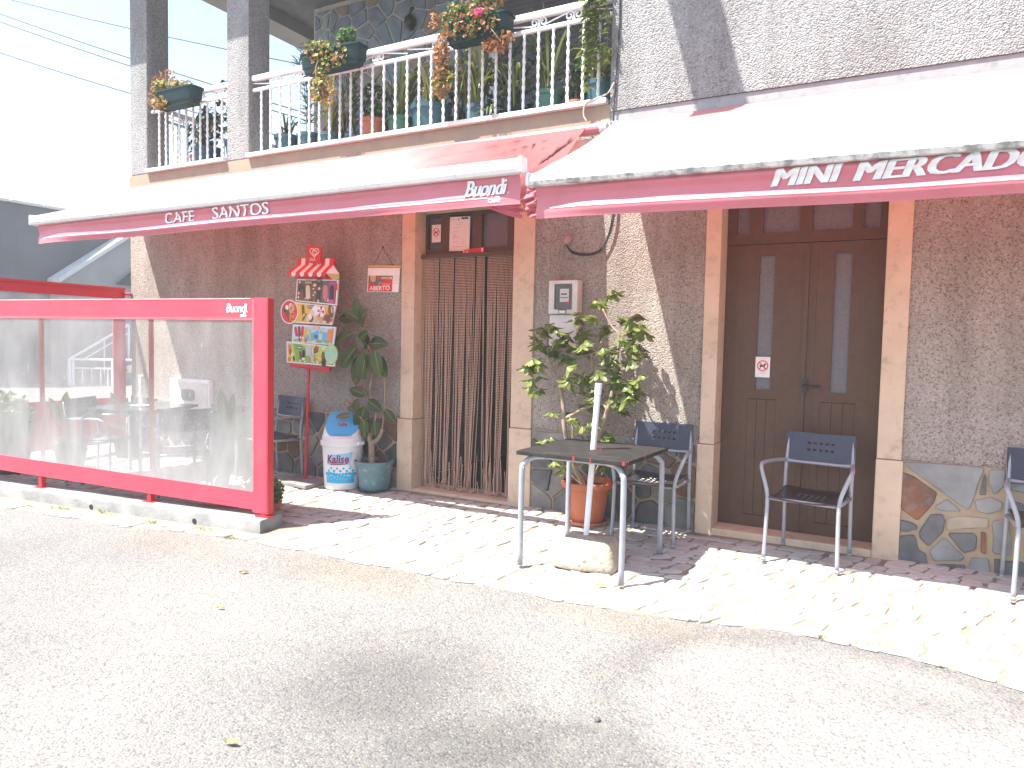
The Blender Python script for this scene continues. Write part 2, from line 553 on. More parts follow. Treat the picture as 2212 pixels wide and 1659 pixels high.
TEALB = mk('teal_pot', (0.028, 0.088, 0.115), 0.45, (0.022, 0.072, 0.095), 6)
GREENP = mk('green_pot', (0.042, 0.135, 0.092), 0.45, (0.034, 0.115, 0.078), 6)
DGREEN = mk('planter_green', (0.008, 0.033, 0.037), 0.5, (0.007, 0.027, 0.03), 6, spec=0.2)
SOIL = mk('soil', (0.05, 0.035, 0.025), 0.95, (0.08, 0.055, 0.04), 30, 0.8, 60, 0.01)
BARK = mk('bark', (0.33, 0.25, 0.18), 0.85, (0.25, 0.185, 0.135), 25, 0.5, 60, 0.005)
LEAFR = mk('rubber_leaf', (0.055, 0.09, 0.02), 0.4, (0.04, 0.065, 0.016), 6, spec=0.3, rnd=0.25, transl=0.10)
LEAFO = mk('rubber_leaf_olive', (0.10, 0.095, 0.03), 0.4, (0.085, 0.075, 0.03), 6, spec=0.5, transl=0.12)
VEIN = mk('leaf_vein', (0.26, 0.26, 0.08), 0.5)
SPIKE = mk('red_sheath', (0.45, 0.03, 0.04), 0.4)
LEAFS = mk('umbrella_leaf', (0.125, 0.175, 0.04), 0.38, (0.18, 0.22, 0.06), 5, spec=0.45, rnd=0.35, transl=0.3)
LEAFG = mk('geranium_leaf', (0.10, 0.19, 0.045), 0.6, (0.075, 0.145, 0.04), 20, transl=0.3)
LEAFD = mk('dry_leaf', (0.40, 0.20, 0.085), 0.8, (0.30, 0.14, 0.06), 20, transl=0.25)
LEAFY = mk('yellow_leaf', (0.38, 0.34, 0.07), 0.6, (0.3, 0.24, 0.06), 20, transl=0.3)
STRAP = mk('strap_leaf', (0.16, 0.20, 0.055), 0.45, (0.11, 0.15, 0.045), 7, rnd=0.35, transl=0.25)
STRAPY = mk('strap_leaf_yellow', (0.33, 0.32, 0.09), 0.5, (0.26, 0.24, 0.07), 7, rnd=0.2, transl=0.25)
DKLEAF = mk('dark_leaf', (0.045, 0.085, 0.04), 0.5, (0.03, 0.06, 0.03), 9, rnd=0.3, transl=0.2)
PINK = mk('pink_petals', (0.75, 0.12, 0.28), 0.6, transl=0.2)
WIREB = mk('black_wire', (0.025, 0.025, 0.03), 0.6)
BEAD = mk('wood_bead', (0.80, 0.55, 0.42), 0.4, (0.70, 0.46, 0.34), 40)
THREAD = mk('dark_bead', (0.045, 0.022, 0.015), 0.6)
GREYW = mk('grey_plaster', (0.13, 0.134, 0.142), 0.9, (0.10, 0.104, 0.11), 1.2, 0.15, 20, 0.01, dirt=(0.12, 0.12, 0.12), dirt_scale=0.8, dirt_amt=0.5)
GREYW2 = mk('grey_plaster_light', (0.30, 0.30, 0.295), 0.9, (0.25, 0.25, 0.25), 1.2, 0.15, 20, 0.01)
COPING = mk('pale_coping', (0.6, 0.6, 0.58), 0.8, (0.5, 0.5, 0.49), 4, 0.3, 20, 0.01)
WHITEM = mk('white_paint_metal', (0.75, 0.75, 0.76), 0.4, (0.7, 0.7, 0.72), 12)
METERB = mk('meter_plastic', (0.62, 0.60, 0.57), 0.5, (0.55, 0.53, 0.5), 8, dirt=(0.4, 0.27, 0.2), dirt_scale=8, dirt_amt=0.4)
METERG = mk('meter_window', (0.075, 0.075, 0.08), 0.3, (0.10, 0.10, 0.105), 9, spec=0.4)
BINW = mk('bin_white', (0.74, 0.745, 0.75), 0.35, (0.7, 0.705, 0.71), 5)
BINB = mk('bin_blue', (0.03, 0.40, 0.68), 0.3, (0.028, 0.37, 0.65), 5)
BINL = mk('bin_lightblue', (0.28, 0.58, 0.82), 0.4)
MAROON = mk('maroon_print', (0.28, 0.02, 0.08), 0.5)
PAPER = mk('paper', (0.72, 0.70, 0.68), 0.7, (0.68, 0.66, 0.64), 6)
SHUT = mk('grey_shutter', (0.10, 0.095, 0.125), 0.5, (0.085, 0.08, 0.105), 3)
SOFFIT = mk('soffit', (0.30, 0.295, 0.29), 0.9, (0.26, 0.255, 0.25), 3)
TILE = mk('roof_tile', (0.45, 0.17, 0.085), 0.8, (0.36, 0.13, 0.07), 6)
FILM = mk_film('clear_vinyl', (0.62, 0.62, 0.61), 0.62)
PR = {}
for nm, c in dict(red=(0.62, 0.02, 0.03), yellow=(0.72, 0.46, 0.05), brown=(0.10, 0.045, 0.03), choc=(0.16, 0.07, 0.035), cream=(0.7, 0.55, 0.38), pinky=(0.6, 0.17, 0.17),
                  magenta=(0.5, 0.06, 0.22), black=(0.03, 0.022, 0.02), blue=(0.12, 0.42, 0.72), sky=(0.42, 0.66, 0.8), green=(0.2, 0.42, 0.06), lime=(0.45, 0.58, 0.1),
                  orange=(0.75, 0.25, 0.03), white=(0.78, 0.78, 0.77), grey=(0.5, 0.5, 0.5), aqua=(0.25, 0.6, 0.68), gold=(0.55, 0.38, 0.14), mint=(0.45, 0.65, 0.5), slate=(0.13, 0.11, 0.13)).items():
    PR[nm] = mk('print_' + nm, c, 0.45, tuple(k * 0.92 for k in c), 14)

# ------------------------------------------------------------------ mesh helpers
ORIG = {}          # world origin of things (unrotated) so parts can be given in world coordinates


def gz(y):
    """height of the ground: the pavement falls gently towards the road"""
    if y >= 0:
        return 0.0
    if y > -2.6:
        return 0.0538 * y
    return 0.0538 * -2.6 + 0.018 * (y + 2.6)


def tag(o, label=None, cat=None, group=None, kind=None):
    if label:
        o['label'] = label
    if cat:
        o['category'] = cat
    if group:
        o['group'] = group
    if kind:
        o['kind'] = kind
    return o


def thing(name, label, cat, loc=(0, 0, 0), rz=0.0, group=None):
    o = bpy.data.objects.new(name, None)
    o.empty_display_size = 0.1
    COL.objects.link(o)
    o.location = loc
    o.rotation_euler = (0, 0, rz)
    ORIG[o.name] = Vector(loc)
    return tag(o, label, cat, group)


def copy_tree(o, parent=None):
    c = o.copy()
    COL.objects.link(c)
    if parent is not None:
        c.parent = parent
    for ch in list(o.children):
        copy_tree(ch, c)
    return c


class MB:
    def __init__(s):
        s.v, s.f, s.m = [], [], []

    def add(s, vs, fs, mi=0):
        b = len(s.v)
        s.v.extend([tuple(p) for p in vs])
        for f in fs:
            s.f.append(tuple(i + b for i in f))
            s.m.append(mi)
        return s

    def bx(s, x0, y0, z0, x1, y1, z1, mi=0):
        vs = [(x0, y0, z0), (x1, y0, z0), (x1, y1, z0), (x0, y1, z0), (x0, y0, z1), (x1, y0, z1), (x1, y1, z1), (x0, y1, z1)]
        return s.add(vs, [(0, 3, 2, 1), (4, 5, 6, 7), (0, 1, 5, 4), (1, 2, 6, 5), (2, 3, 7, 6), (3, 0, 4, 7)], mi)

    def obx(s, o, ax, ay, az, mi=0):
        """oriented box: corner o and three edge vectors"""
        o, ax, ay, az = map(Vector, (o, ax, ay, az))
        vs = [o, o + ax, o + ax + ay, o + ay, o + az, o + ax + az, o + ax + ay + az, o + ay + az]
        return s.add(vs, [(0, 3, 2, 1), (4, 5, 6, 7), (0, 1, 5, 4), (1, 2, 6, 5), (2, 3, 7, 6), (3, 0, 4, 7)], mi)

    def xz(s, poly, y0, y1, mi=0, cham=0.0):
        """polygon in the x-z plane (any winding) extruded from y0 (front) to y1 (back)"""
        a = sum(poly[i][0] * poly[(i + 1) % len(poly)][1] - poly[(i + 1) % len(poly)][0] * poly[i][1] for i in range(len(poly)))
        if a < 0:
            poly = poly[::-1]
        n = len(poly)
        if cham > 0:
            cx = sum(p[0] for p in poly) / n
            cz = sum(p[1] for p in poly) / n
            ins = []
            for p in poly:
                d = math.hypot(p[0] - cx, p[1] - cz) or 1
                k = max(0.3, 1 - cham / d)
                ins.append((cx + (p[0] - cx) * k, cz + (p[1] - cz) * k))
            vs = [(p[0], y0, p[1]) for p in ins] + [(p[0], y0 + cham, p[1]) for p in poly] + [(p[0], y1, p[1]) for p in poly]
            fs = [tuple(range(n))]
            for k in (0, n):
                fs += [(k + i, k + n + i, k + n + (i + 1) % n, k + (i + 1) % n) for i in range(n)]
            return s.add(vs, fs, mi)
        vs = [(p[0], y0, p[1]) for p in poly] + [(p[0], y1, p[1]) for p in poly]
        fs = [tuple(range(n)), tuple(range(2 * n - 1, n - 1, -1))]
        fs += [(i, i + n, (i + 1) % n + n, (i + 1) % n) for i in range(n)]
        return s.add(vs, fs, mi)

    def grid(s, fn, nu, nv, mi=0, flip=False, skip=None):
        b = [fn(i / nu, j / nv) for j in range(nv + 1) for i in range(nu + 1)]
        fs = []
        for j in range(nv):
            for i in range(nu):
                if skip and skip(i, j):
                    continue
                q = (j * (nu + 1) + i, j * (nu + 1) + i + 1, (j + 1) * (nu + 1) + i + 1, (j + 1) * (nu + 1) + i)
                fs.append(q[::-1] if flip else q)
        return s.add(b, fs, mi)

    def tube(s, path, r, n=8, mi=0, cap=True, twist=0.0):
        path = [Vector(p) for p in path]
        k = len(path)
        rs = r if isinstance(r, (list, tuple)) else [r] * k
        ring = []
        prev = None
        for i, p in enumerate(path):
            t = (path[min(i + 1, k - 1)] - path[max(i - 1, 0)])
            if t.length < 1e-9:
                t = Vector((0, 0, 1))
            t.normalize()
            if prev is None:
                a = Vector((0, 0, 1)) if abs(t.z) < 0.9 else Vector((1, 0, 0))
                prev = (a - t * a.dot(t)).normalized()
            else:
                q = prev - t * prev.dot(t)
                prev = q.normalized() if q.length > 1e-6 else prev
            bb = t.cross(prev)
            for j in range(n):
                an = 2 * math.pi * j / n + twist * i
                ring.append(p + (prev * math.cos(an) + bb * math.sin(an)) * rs[i])
        fs = []
        for i in range(k - 1):
            for j in range(n):
                a = i * n + j
                b2 = i * n + (j + 1) % n
                fs.append((a, b2, b2 + n, a + n))
        if cap:
            fs.append(tuple(range(n - 1, -1, -1)))
            fs.append(tuple(range((k - 1) * n, k * n)))
        return s.add(ring, fs, mi)

    def lathe(s, prof, n=28, c=(0, 0, 0), mi=0, cap0=True, cap1=False, ry=1.0):
        vs = []
        for r, z in prof:
            for j in range(n):
                a = 2 * math.pi * j / n
                vs.append((c[0] + r * math.cos(a), c[1] + r * ry * math.sin(a), c[2] + z))
        fs = []
        for i in range(len(prof) - 1):
            for j in range(n):
                a = i * n + j
                b2 = i * n + (j + 1) % n
                fs.append((a, b2, b2 + n, a + n))
        if cap0:
            fs.append(tuple(range(n - 1, -1, -1)))
        if cap1:
            fs.append(tuple(range((len(prof) - 1) * n, len(prof) * n)))
        return s.add(vs, fs, mi)

    def mesh(s, name, mats, smooth=False, off=None):
        me = bpy.data.meshes.new(name)
        v = s.v
        if off is not None:
            v = [(p[0] - off[0], p[1] - off[1], p[2] - off[2]) for p in v]
        me.from_pydata(v, [], s.f)
        for m in (mats if isinstance(mats, (list, tuple)) else [mats]):
            me.materials.append(m)
        if any(s.m):
            me.polygons.foreach_set('material_index', s.m)
        if smooth:
            me.polygons.foreach_set('use_smooth', [True] * len(me.polygons))
        me.update()
        return me

    def build(s, name, mats, parent=None, smooth=False, world=False, bevel=0.0, segs=2, solid=0.0, loc=None, auto=None):
        off = ORIG.get(parent.name, Vector()) if (world and parent is not None and parent.name in ORIG) else None
        if world and loc is not None:
            off = Vector(loc)
        me = s.mesh(name, mats, smooth, off)
        o = bpy.data.objects.new(name, me)
        COL.objects.link(o)
        if parent is not None:
            o.parent = parent
            if loc is not None:
                o.location = Vector(loc) - ORIG.get(parent.name, Vector())
        elif loc is not None:
            o.location = loc
        if solid:
            md = o.modifiers.new('solid', 'SOLIDIFY')
            md.thickness = solid
            md.offset = 0
        if bevel:
            md = o.modifiers.new('bevel', 'BEVEL')
            md.width = bevel
            md.segments = segs
            md.limit_method = 'ANGLE'
        if auto:
            try:
                me.set_sharp_from_angle(angle=math.radians(auto))
            except Exception:
                pass
        return o


def curve_pts(pts, n=6):
    """Catmull-Rom through points"""
    P = [Vector(p) for p in pts]
    out = []
    for i in range(len(P) - 1):
        p0, p1, p2, p3 = P[max(i - 1, 0)], P[i], P[i + 1], P[min(i + 2, len(P) - 1)]
        for k in range(n):
            t = k / n
            out.append(0.5 * ((2 * p1) + (p2 - p0) * t + (2 * p0 - 5 * p1 + 4 * p2 - p3) * t * t + (3 * p1 - p0 - 3 * p2 + p3) * t ** 3))
    out.append(P[-1])
    return out


def text_geo(txt, bold=0.0, shear=0.0, fit=None, space=1.0):
    cu = bpy.data.curves.new('t', 'FONT')
    cu.body = txt
    cu.size = 1.0
    cu.offset = bold
    cu.shear = shear
    cu.space_character = space
    cu.resolution_u = 3
    ob = bpy.data.objects.new('t', cu)
    COL.objects.link(ob)
    dg = bpy.context.evaluated_depsgraph_get()
    dg.update()
    me = bpy.data.meshes.new_from_object(ob.evaluated_get(dg))
    vs = [(v.co.x, v.co.y) for v in me.vertices]
    fs = [tuple(p.vertices) for p in me.polygons]
    bpy.data.objects.remove(ob)
    bpy.data.meshes.remove(me)
    x0 = min(v[0] for v in vs)
    x1 = max(v[0] for v in vs)
    y0 = min(v[1] for v in vs)
    y1 = max(v[1] for v in vs)
    if fit:
        vs = [((a - x0) / (x1 - x0) * fit[0], (b - y0) / (y1 - y0) * fit[1]) for a, b in vs]
    # consistent winding facing the reader
    ff = []
    for f in fs:
        ar = sum(vs[f[i]][0] * vs[f[(i + 1) % len(f)]][1] - vs[f[(i + 1) % len(f)]][0] * vs[f[i]][1] for i in range(len(f)))
        ff.append(f if ar > 0 else f[::-1])
    return vs, ff


def text_xz(mb, txt, x, z, w, h, y, mi=0, bold=0.0, shear=0.0, space=1.0, fn=None):
    vs, fs = text_geo(txt, bold, shear, (w, h), space)
    if not fn:
        mb.add([(x + a, y, z + b) for a, b in vs], fs, mi)
        return
    # on a curved cloth: cut the letters into narrow bands so that they follow it
    ids, pts, faces = {}, [], []

    def vid(p):
        k = (round(p[0], 5), round(p[1], 5))
        if k not in ids:
            ids[k] = len(pts)
            pts.append(p)
        return ids[k]
    nb = max(1, int(h / 0.008))
    cuts = [h * i / nb for i in range(nb + 1)]
    for f in fs:
        P0 = [vs[i] for i in f]
        lo, hi = min(p[1] for p in P0), max(p[1] for p in P0)
        for c0, c1 in zip(cuts, cuts[1:]):
            if c1 < lo - 1e-9 or c0 > hi + 1e-9:
                continue
            poly = P0
            for lim, sg in ((c0, 1), (c1, -1)):
                new = []
                for i in range(len(poly)):
                    p, q = poly[i], poly[(i + 1) % len(poly)]
                    dp, dq = sg * (p[1] - lim), sg * (q[1] - lim)
                    if dp >= 0:
                        new.append(p)
                    if (dp < 0) != (dq < 0):
                        t = dp / (dp - dq)
                        new.append((p[0] + (q[0] - p[0]) * t, p[1] + (q[1] - p[1]) * t))
                poly = new
                if len(poly) < 3:
                    break
            if len(poly) < 3:
                continue
            ix_ = []
            for p in poly:
                k = vid(p)
                if k not in ix_:
                    ix_.append(k)
            if len(ix_) > 2:
                faces.append(tuple(ix_))
    mb.add([fn(x + a, z + b) for a, b in pts], faces, mi)


def letters(mb, mat, part):
    """build the outlines collected in mb as one object per letter (dots and accents join their letter)"""
    par = list(range(len(mb.v)))

    def find(i):
        while par[i] != i:
            par[i] = par[par[i]]
            i = par[i]
        return i
    for f in mb.f:
        for i in f[1:]:
            par[find(i)] = find(f[0])
    comp = {}
    for f in mb.f:
        comp.setdefault(find(f[0]), []).append(f)
    items = []
    for fs in comp.values():
        ids = {i for f in fs for i in f}
        items.append([min(mb.v[i][0] for i in ids), max(mb.v[i][0] for i in ids), fs])
    items.sort(key=lambda t: t[0])
    merged = []
    for it in sorted(items, key=lambda t: t[0] - t[1]):
        for m_ in merged:
            ov = min(it[1], m_[1]) - max(it[0], m_[0])
            zc = lambda t: sum(mb.v[f[0]][2] for f in t[2]) / len(t[2])
            if ov > 0.55 * max(it[1] - it[0], m_[1] - m_[0]) or ov > 0.55 * (it[1] - it[0]) and abs(zc(it) - zc(m_)) < 0.07 and (it[1] - it[0]) < 0.6 * (m_[1] - m_[0]) + 0.012:
                m_[2] = m_[2] + it[2]
                break
        else:
            merged.append(it)
    for it in sorted(merged, key=lambda t: t[0]):
        ids = sorted({i for f in it[2] for i in f})
        mp = {k: n for n, k in enumerate(ids)}
        m2 = MB()
        m2.add([mb.v[i] for i in ids], [tuple(mp[i] for i in f) for f in it[2]])
        m2.build('letter', mat, part, world=True)


def disc_xz(mb, cx, cz, r, y, mi=0, n=16, rx=None, rot=0.0):
    rx = rx or r
    vs = []
    for i in range(n):
        a = 2 * math.pi * i / n
        px, pz = rx * math.cos(a), r * math.sin(a)
        vs.append((cx + px * math.cos(rot) - pz * math.sin(rot), y, cz + px * math.sin(rot) + pz * math.cos(rot)))
    mb.add(vs, [tuple(range(n))], mi)


def ring_xz(mb, cx, cz, r0, r1, y, mi=0, n=24, a0=0.0, a1=2 * math.pi):
    vs = []
    for i in range(n + 1):
        a = a0 + (a1 - a0) * i / n
        vs.append((cx + r0 * math.cos(a), y, cz + r0 * math.sin(a)))
        vs.append((cx + r1 * math.cos(a), y, cz + r1 * math.sin(a)))
    mb.add(vs, [(2 * i, 2 * i + 1, 2 * i + 3, 2 * i + 2) for i in range(n)], mi)


def ribbon_xz(mb, pts, w, y, mi=0):
    vs = []
    n = len(pts)
    for i, p in enumerate(pts):
        a = pts[max(i - 1, 0)]
        b = pts[min(i + 1, n - 1)]
        dx, dz = b[0] - a[0], b[1] - a[1]
        l = math.hypot(dx, dz) or 1
        nx, nz = -dz / l * w / 2, dx / l * w / 2
        vs += [(p[0] + nx, y, p[1] + nz), (p[0] - nx, y, p[1] - nz)]
    mb.add(vs, [(2 * i, 2 * i + 1, 2 * i + 3, 2 * i + 2) for i in range(n - 1)], mi)


def flat_xz(mb, poly, y, mi=0):
    a = sum(poly[i][0] * poly[(i + 1) % len(poly)][1] - poly[(i + 1) % len(poly)][0] * poly[i][1] for i in range(len(poly)))
    if a < 0:
        poly = poly[::-1]
    mb.add([(p[0], y, p[1]) for p in poly], [tuple(range(len(poly)))], mi)


def voronoi(rect, seeds):
    """clipped Voronoi cells of seeds in rect"""
    x0, z0, x1, z1 = rect
    out = []
    for i, s in enumerate(seeds):
        poly = [(x0, z0), (x1, z0), (x1, z1), (x0, z1)]
        for j, t in enumerate(seeds):
            if i == j:
                continue
            mx, mz = (s[0] + t[0]) / 2, (s[1] + t[1]) / 2
            nx, nz = t[0] - s[0], t[1] - s[1]
            new = []
            for k in range(len(poly)):
                p, q = poly[k], poly[(k + 1) % len(poly)]
                dp = (p[0] - mx) * nx + (p[1] - mz) * nz
                dq = (q[0] - mx) * nx + (q[1] - mz) * nz
                if dp <= 0:
                    new.append(p)
                if (dp < 0) != (dq < 0) and abs(dp - dq) > 1e-12:
                    u = dp / (dp - dq)
                    new.append((p[0] + (q[0] - p[0]) * u, p[1] + (q[1] - p[1]) * u))
            poly = new
            if len(poly) < 3:
                break
        out.append(poly)
    return out


def inset(poly, d):
    """inset a convex polygon (ccw) by d"""
    n = len(poly)
    a = sum(poly[i][0] * poly[(i + 1) % n][1] - poly[(i + 1) % n][0] * poly[i][1] for i in range(n))
    if a < 0:
        poly = poly[::-1]
    x0 = min(p[0] for p in poly) - 1
    x1 = max(p[0] for p in poly) + 1
    z0 = min(p[1] for p in poly) - 1
    z1 = max(p[1] for p in poly) + 1
    cur = [(x0, z0), (x1, z0), (x1, z1), (x0, z1)]
    for i in range(n):
        p, q = poly[i], poly[(i + 1) % n]
        dx, dz = q[0] - p[0], q[1] - p[1]
        l = math.hypot(dx, dz)
        if l < 1e-6:
            continue
        nx, nz = -dz / l, dx / l
        new = []
        for k in range(len(cur)):
            a1, b1 = cur[k], cur[(k + 1) % len(cur)]
            da = (a1[0] - p[0]) * nx + (a1[1] - p[1]) * nz - d
            db = (b1[0] - p[0]) * nx + (b1[1] - p[1]) * nz - d
            if da >= 0:
                new.append(a1)
            if (da < 0) != (db < 0):
                u = da / (da - db)
                new.append((a1[0] + (b1[0] - a1[0]) * u, a1[1] + (b1[1] - a1[1]) * u))
        cur = new
        if len(cur) < 3:
            return None
    return cur


def roughen(poly, amp, rng, step=0.06):
    """chip the straight edges of a stone"""
    out = []
    n = len(poly)
    for i in range(n):
        p, q = poly[i], poly[(i + 1) % n]
        l = math.hypot(q[0] - p[0], q[1] - p[1])
        k = max(1, min(4, int(l / step)))
        for j in range(k):
            u = j / k
            if j == 0:      # cut the corner
                r = poly[i - 1]
                lp = math.hypot(p[0] - r[0], p[1] - r[1])
                c = min(0.12 * min(l, lp), 0.012)
                if lp > 1e-6 and l > 1e-6:
                    out.append((p[0] + (r[0] - p[0]) / lp * c, p[1] + (r[1] - p[1]) / lp * c))
                    out.append((p[0] + (q[0] - p[0]) / l * c, p[1] + (q[1] - p[1]) / l * c))
            else:
                out.append((p[0] + (q[0] - p[0]) * u + rng.uniform(-amp, amp), p[1] + (q[1] - p[1]) * u + rng.uniform(-amp, amp)))
    return out


def relax(rect, n, rng, it=2, dmin=0.0):
    x0, z0, x1, z1 = rect
    s = []
    tries = 0
    while len(s) < n and tries < 20000:
        tries += 1
        p = (rng.uniform(x0, x1), rng.uniform(z0, z1))
        if all((p[0] - q[0]) ** 2 + (p[1] - q[1]) ** 2 > (dmin * rng.uniform(0.6, 1.3)) ** 2 for q in s):
            s.append(p)
    for _ in range(it):
        c = voronoi(rect, s)
        s = [(sum(p[0] for p in q) / len(q), sum(p[1] for p in q) / len(q)) if len(q) > 2 else t for q, t in zip(c, s)]
    return s

# ------------------------------------------------------------------ ground
rows = [70, 20, 6, 0.0, -1.3, -2.6, -6, -20, -70]
mb = MB()
xs = [-80, -30, -14, -9, -5, -1, 3, 10, 30, 80]
mb.add([(x, y, gz(y) - 0.004) for y in rows for x in xs],
       [(j * 10 + i, (j + 1) * 10 + i, (j + 1) * 10 + i + 1, j * 10 + i + 1) for j in range(len(rows) - 1) for i in range(9)])
tag(mb.build('road', ROAD), kind='structure')

EDGE = [(-9.6, -2.40), (-6.8, -2.06), (-5.1, -1.88), (-4.2, -1.69), (-2.0, -1.61), (-1.28, -1.575), (-0.8, -1.485), (-0.36, -1.41), (0.05, -1.43), (0.5, -1.52), (3.2, -1.95), (6, -2.2)]


def edge(x):
    for (a, b), (c, d) in zip(EDGE, EDGE[1:]):
        if x <= c:
            return b + (d - b) * max(0, (x - a)) / (c - a)
    return EDGE[-1][1]


def curb_y(x):              # front face of the concrete curb under the wind screen
    return -1.535 + 0.1115 * (x + 4.02)


mb = MB()
n = 60
mb.grid(lambda u, v: (-9.6 + 13.6 * u, 0.06 * (1 - v) + (edge(-9.6 + 13.6 * u) - 0.015) * v, gz((edge(-9.6 + 13.6 * u)) * v) + (0.002 if v < 0.99 else -0.02)), n, 40, flip=True)
pave = tag(mb.build('pavement', SAND), kind='structure')
ORIG['pavement'] = Vector((0, 0, 0))

rng = random.Random(11)
cob = []
NR = 15
for j in range(NR):
    x = -9.4 + rng.uniform(0, 0.2)
    while x < 3.6:
        w = rng.uniform(0.085, 0.19) * (1.15 if j > NR - 4 else 1)
        x1 = x + w
        sk = -0.03 + rng.uniform(-0.025, 0.025)

        def row_y(xx, k):
            t = k / NR
            wob = 0.022 * math.sin(xx * 2.3 + k * 1.7) + 0.013 * math.sin(xx * 7.1 + k * 2.3)
            return (edge(xx) - 0.005) * t + (wob if 0 < k < NR else (0.02 * math.sin(xx * 9) if k == NR else 0))
        g = rng.uniform(0.004, 0.010)
        pts = []
        for xx, k, s1, s2 in ((x, j, 1, -1), (x1, j, -1, -1), (x1, j + 1, -1, 1), (x, j + 1, 1, 1)):
            yy = row_y(xx, k)
            pts.append((xx + s1 * g + (sk if s2 > 0 else 0) + rng.uniform(-0.013, 0.013), yy + s2 * g + rng.uniform(-0.011, 0.011)))
        x = x1
        cx = sum(p[0] for p in pts) / 4
        cy = sum(p[1] for p in pts) / 4
        if cx < -3.85 and curb_y(cx) - 0.05 < cy < curb_y(cx) + 0.27:
            continue
        if cx < -4.1 and cy < curb_y(cx) and rng.random() < 0.25:
            continue
        if j == 0 and (-3.96 < cx < -2.6 or -1.29 < cx < 0.02):
            continue
        cob.append((cx, cy, pts))


def cobble_geo(mb, pts, c=None):
    cx = sum(p[0] for p in pts) / 4
    cy = sum(p[1] for p in pts) / 4
    out = []
    for i in range(4):                       # cut corners -> eight-sided stone
        p, q, r = pts[i - 1], pts[i], pts[(i + 1) % 4]
        t = rng.uniform(0.1, 0.24)
        out.append((q[0] + (p[0] - q[0]) * t, q[1] + (p[1] - q[1]) * t))
        t = rng.uniform(0.1, 0.24)
        out.append((q[0] + (r[0] - q[0]) * t, q[1] + (r[1] - q[1]) * t))
    h = rng.uniform(0.007, 0.014)
    tx, ty = rng.uniform(-0.025, 0.025), rng.uniform(-0.03, 0.03)
    z0 = gz(cy)
    k = 0.90
    low = [(p[0], p[1], gz(p[1]) + 0.0) for p in out]
    mid = [(cx + (p[0] - cx) * 0.97, cy + (p[1] - cy) * 0.97, gz(p[1]) + h * 0.6 + tx * (p[0] - cx) + ty * (p[1] - cy)) for p in out]
    top = [(cx + (p[0] - cx) * k, cy + (p[1] - cy) * k, gz(p[1]) + h + tx * (p[0] - cx) + ty * (p[1] - cy)) for p in out]
    n = len(out)
    o = c or (0, 0, 0)
    vs = [(p[0] - o[0], p[1] - o[1], p[2] - o[2]) for p in low + mid + top]
    a = sum(out[i][0] * out[(i + 1) % n][1] - out[(i + 1) % n][0] * out[i][1] for i in range(n))
    fs = []
    for b in (0, n):
        for i in range(n):
            f = (b + i, b + (i + 1) % n, b + n + (i + 1) % n, b + n + i)
            fs.append(f if a > 0 else f[::-1])
    f = tuple(range(2 * n, 3 * n))
    fs.append(f if a > 0 else f[::-1])
    mb.add(vs, fs)


def in_view(p):
    d = Vector(p) - CAM
    z = d.dot(_fw)
    if z < 0.3:
        return None
    return 1106 + F_PX * d.dot(_r2) / z, 829.5 - F_PX * d.dot(_u2) / z, z


vis, rest = [], []
for c in cob:
    q = in_view((c[0], c[1], gz(c[1])))
    if q and -30 < q[0] < 2240 and q[1] < 1680:
        vis.append((q[2], c))
    else:
        rest.append(c)
vis.sort(key=lambda t: t[0])
for d, c in vis[:295]:
    mb = MB()
    o = (c[0], c[1], gz(c[1]))
    cobble_geo(mb, c[2], o)
    mb.build('cobblestone', LIME, pave, loc=o)
mb = MB()
for c in [t[1] for t in vis[295:]] + rest:
    cobble_geo(mb, c[2])
tag(mb.build('cobblestone', LIME, pave), kind='stuff')

# concrete curb that carries the wind screen
curb = thing('concrete_curb', 'low weathered concrete curb with drain holes under the red wind screen', 'curb', (-4.02, -1.42, gz(-1.42)))
mb = MB()
ux = Vector((-1, -0.1115, 0)).normalized()
uy = Vector((0.1115, -1, 0)).normalized() * -1


def cpt(s, d, z):
    p = Vector((-4.0, -1.535, 0)) + ux * s + uy * d
    return (p.x, p.y, z)


ns = 40
prof = [(0.0, -0.14), (0.0, 0.0), (0.012, 0.016), (0.225, 0.022), (0.235, 0.01), (0.235, -0.12)]
vs, fs = [], []
for i in range(ns + 1):
    s = 5.4 * i / ns
    for k, (d, z) in enumerate(prof):
        j = 0.006 * mnoise.noise((s * 3, k * 2.1, 0.3))
        vs.append(cpt(s, d + j, z - 0.008 * s + 0.5 * j))
for i in range(ns):
    for k in range(5):
        a = i * 6 + k
        fs.append((a, a + 1, a + 7, a + 6))
fs.append(tuple(range(0, 6))[::-1])
mb.add(vs, fs)
mb.build('curb_body', CONC, curb, world=True, auto=40)
for s in (0.62, 1.72):
    mb = MB()
    p = cpt(s, -0.002, -0.055)
    mb.tube([cpt(s, -0.006, -0.05 - 0.008 * s), cpt(s, 0.05, -0.05 - 0.008 * s)], 0.019, 10)
    mb.build('drain_hole', DARK, curb, world=True)

# ------------------------------------------------------------------ the house
house = thing('cafe_building', 'two-storey roughcast house with slate dado, two doorways and a planted corner balcony', 'building', (-3.5, 0.15, 0))


def hp(mb, name, mat, parent=house, **k):
    o = mb.build(name, mat, parent, world=(parent is house), **k)
    return o


def sub(mb, name, mat, part, **k):
    """a sub-part: part objects sit at the house origin, so share its offset"""
    ORIG[part.name] = ORIG['cafe_building']
    return mb.build(name, mat, part, world=True, **k)


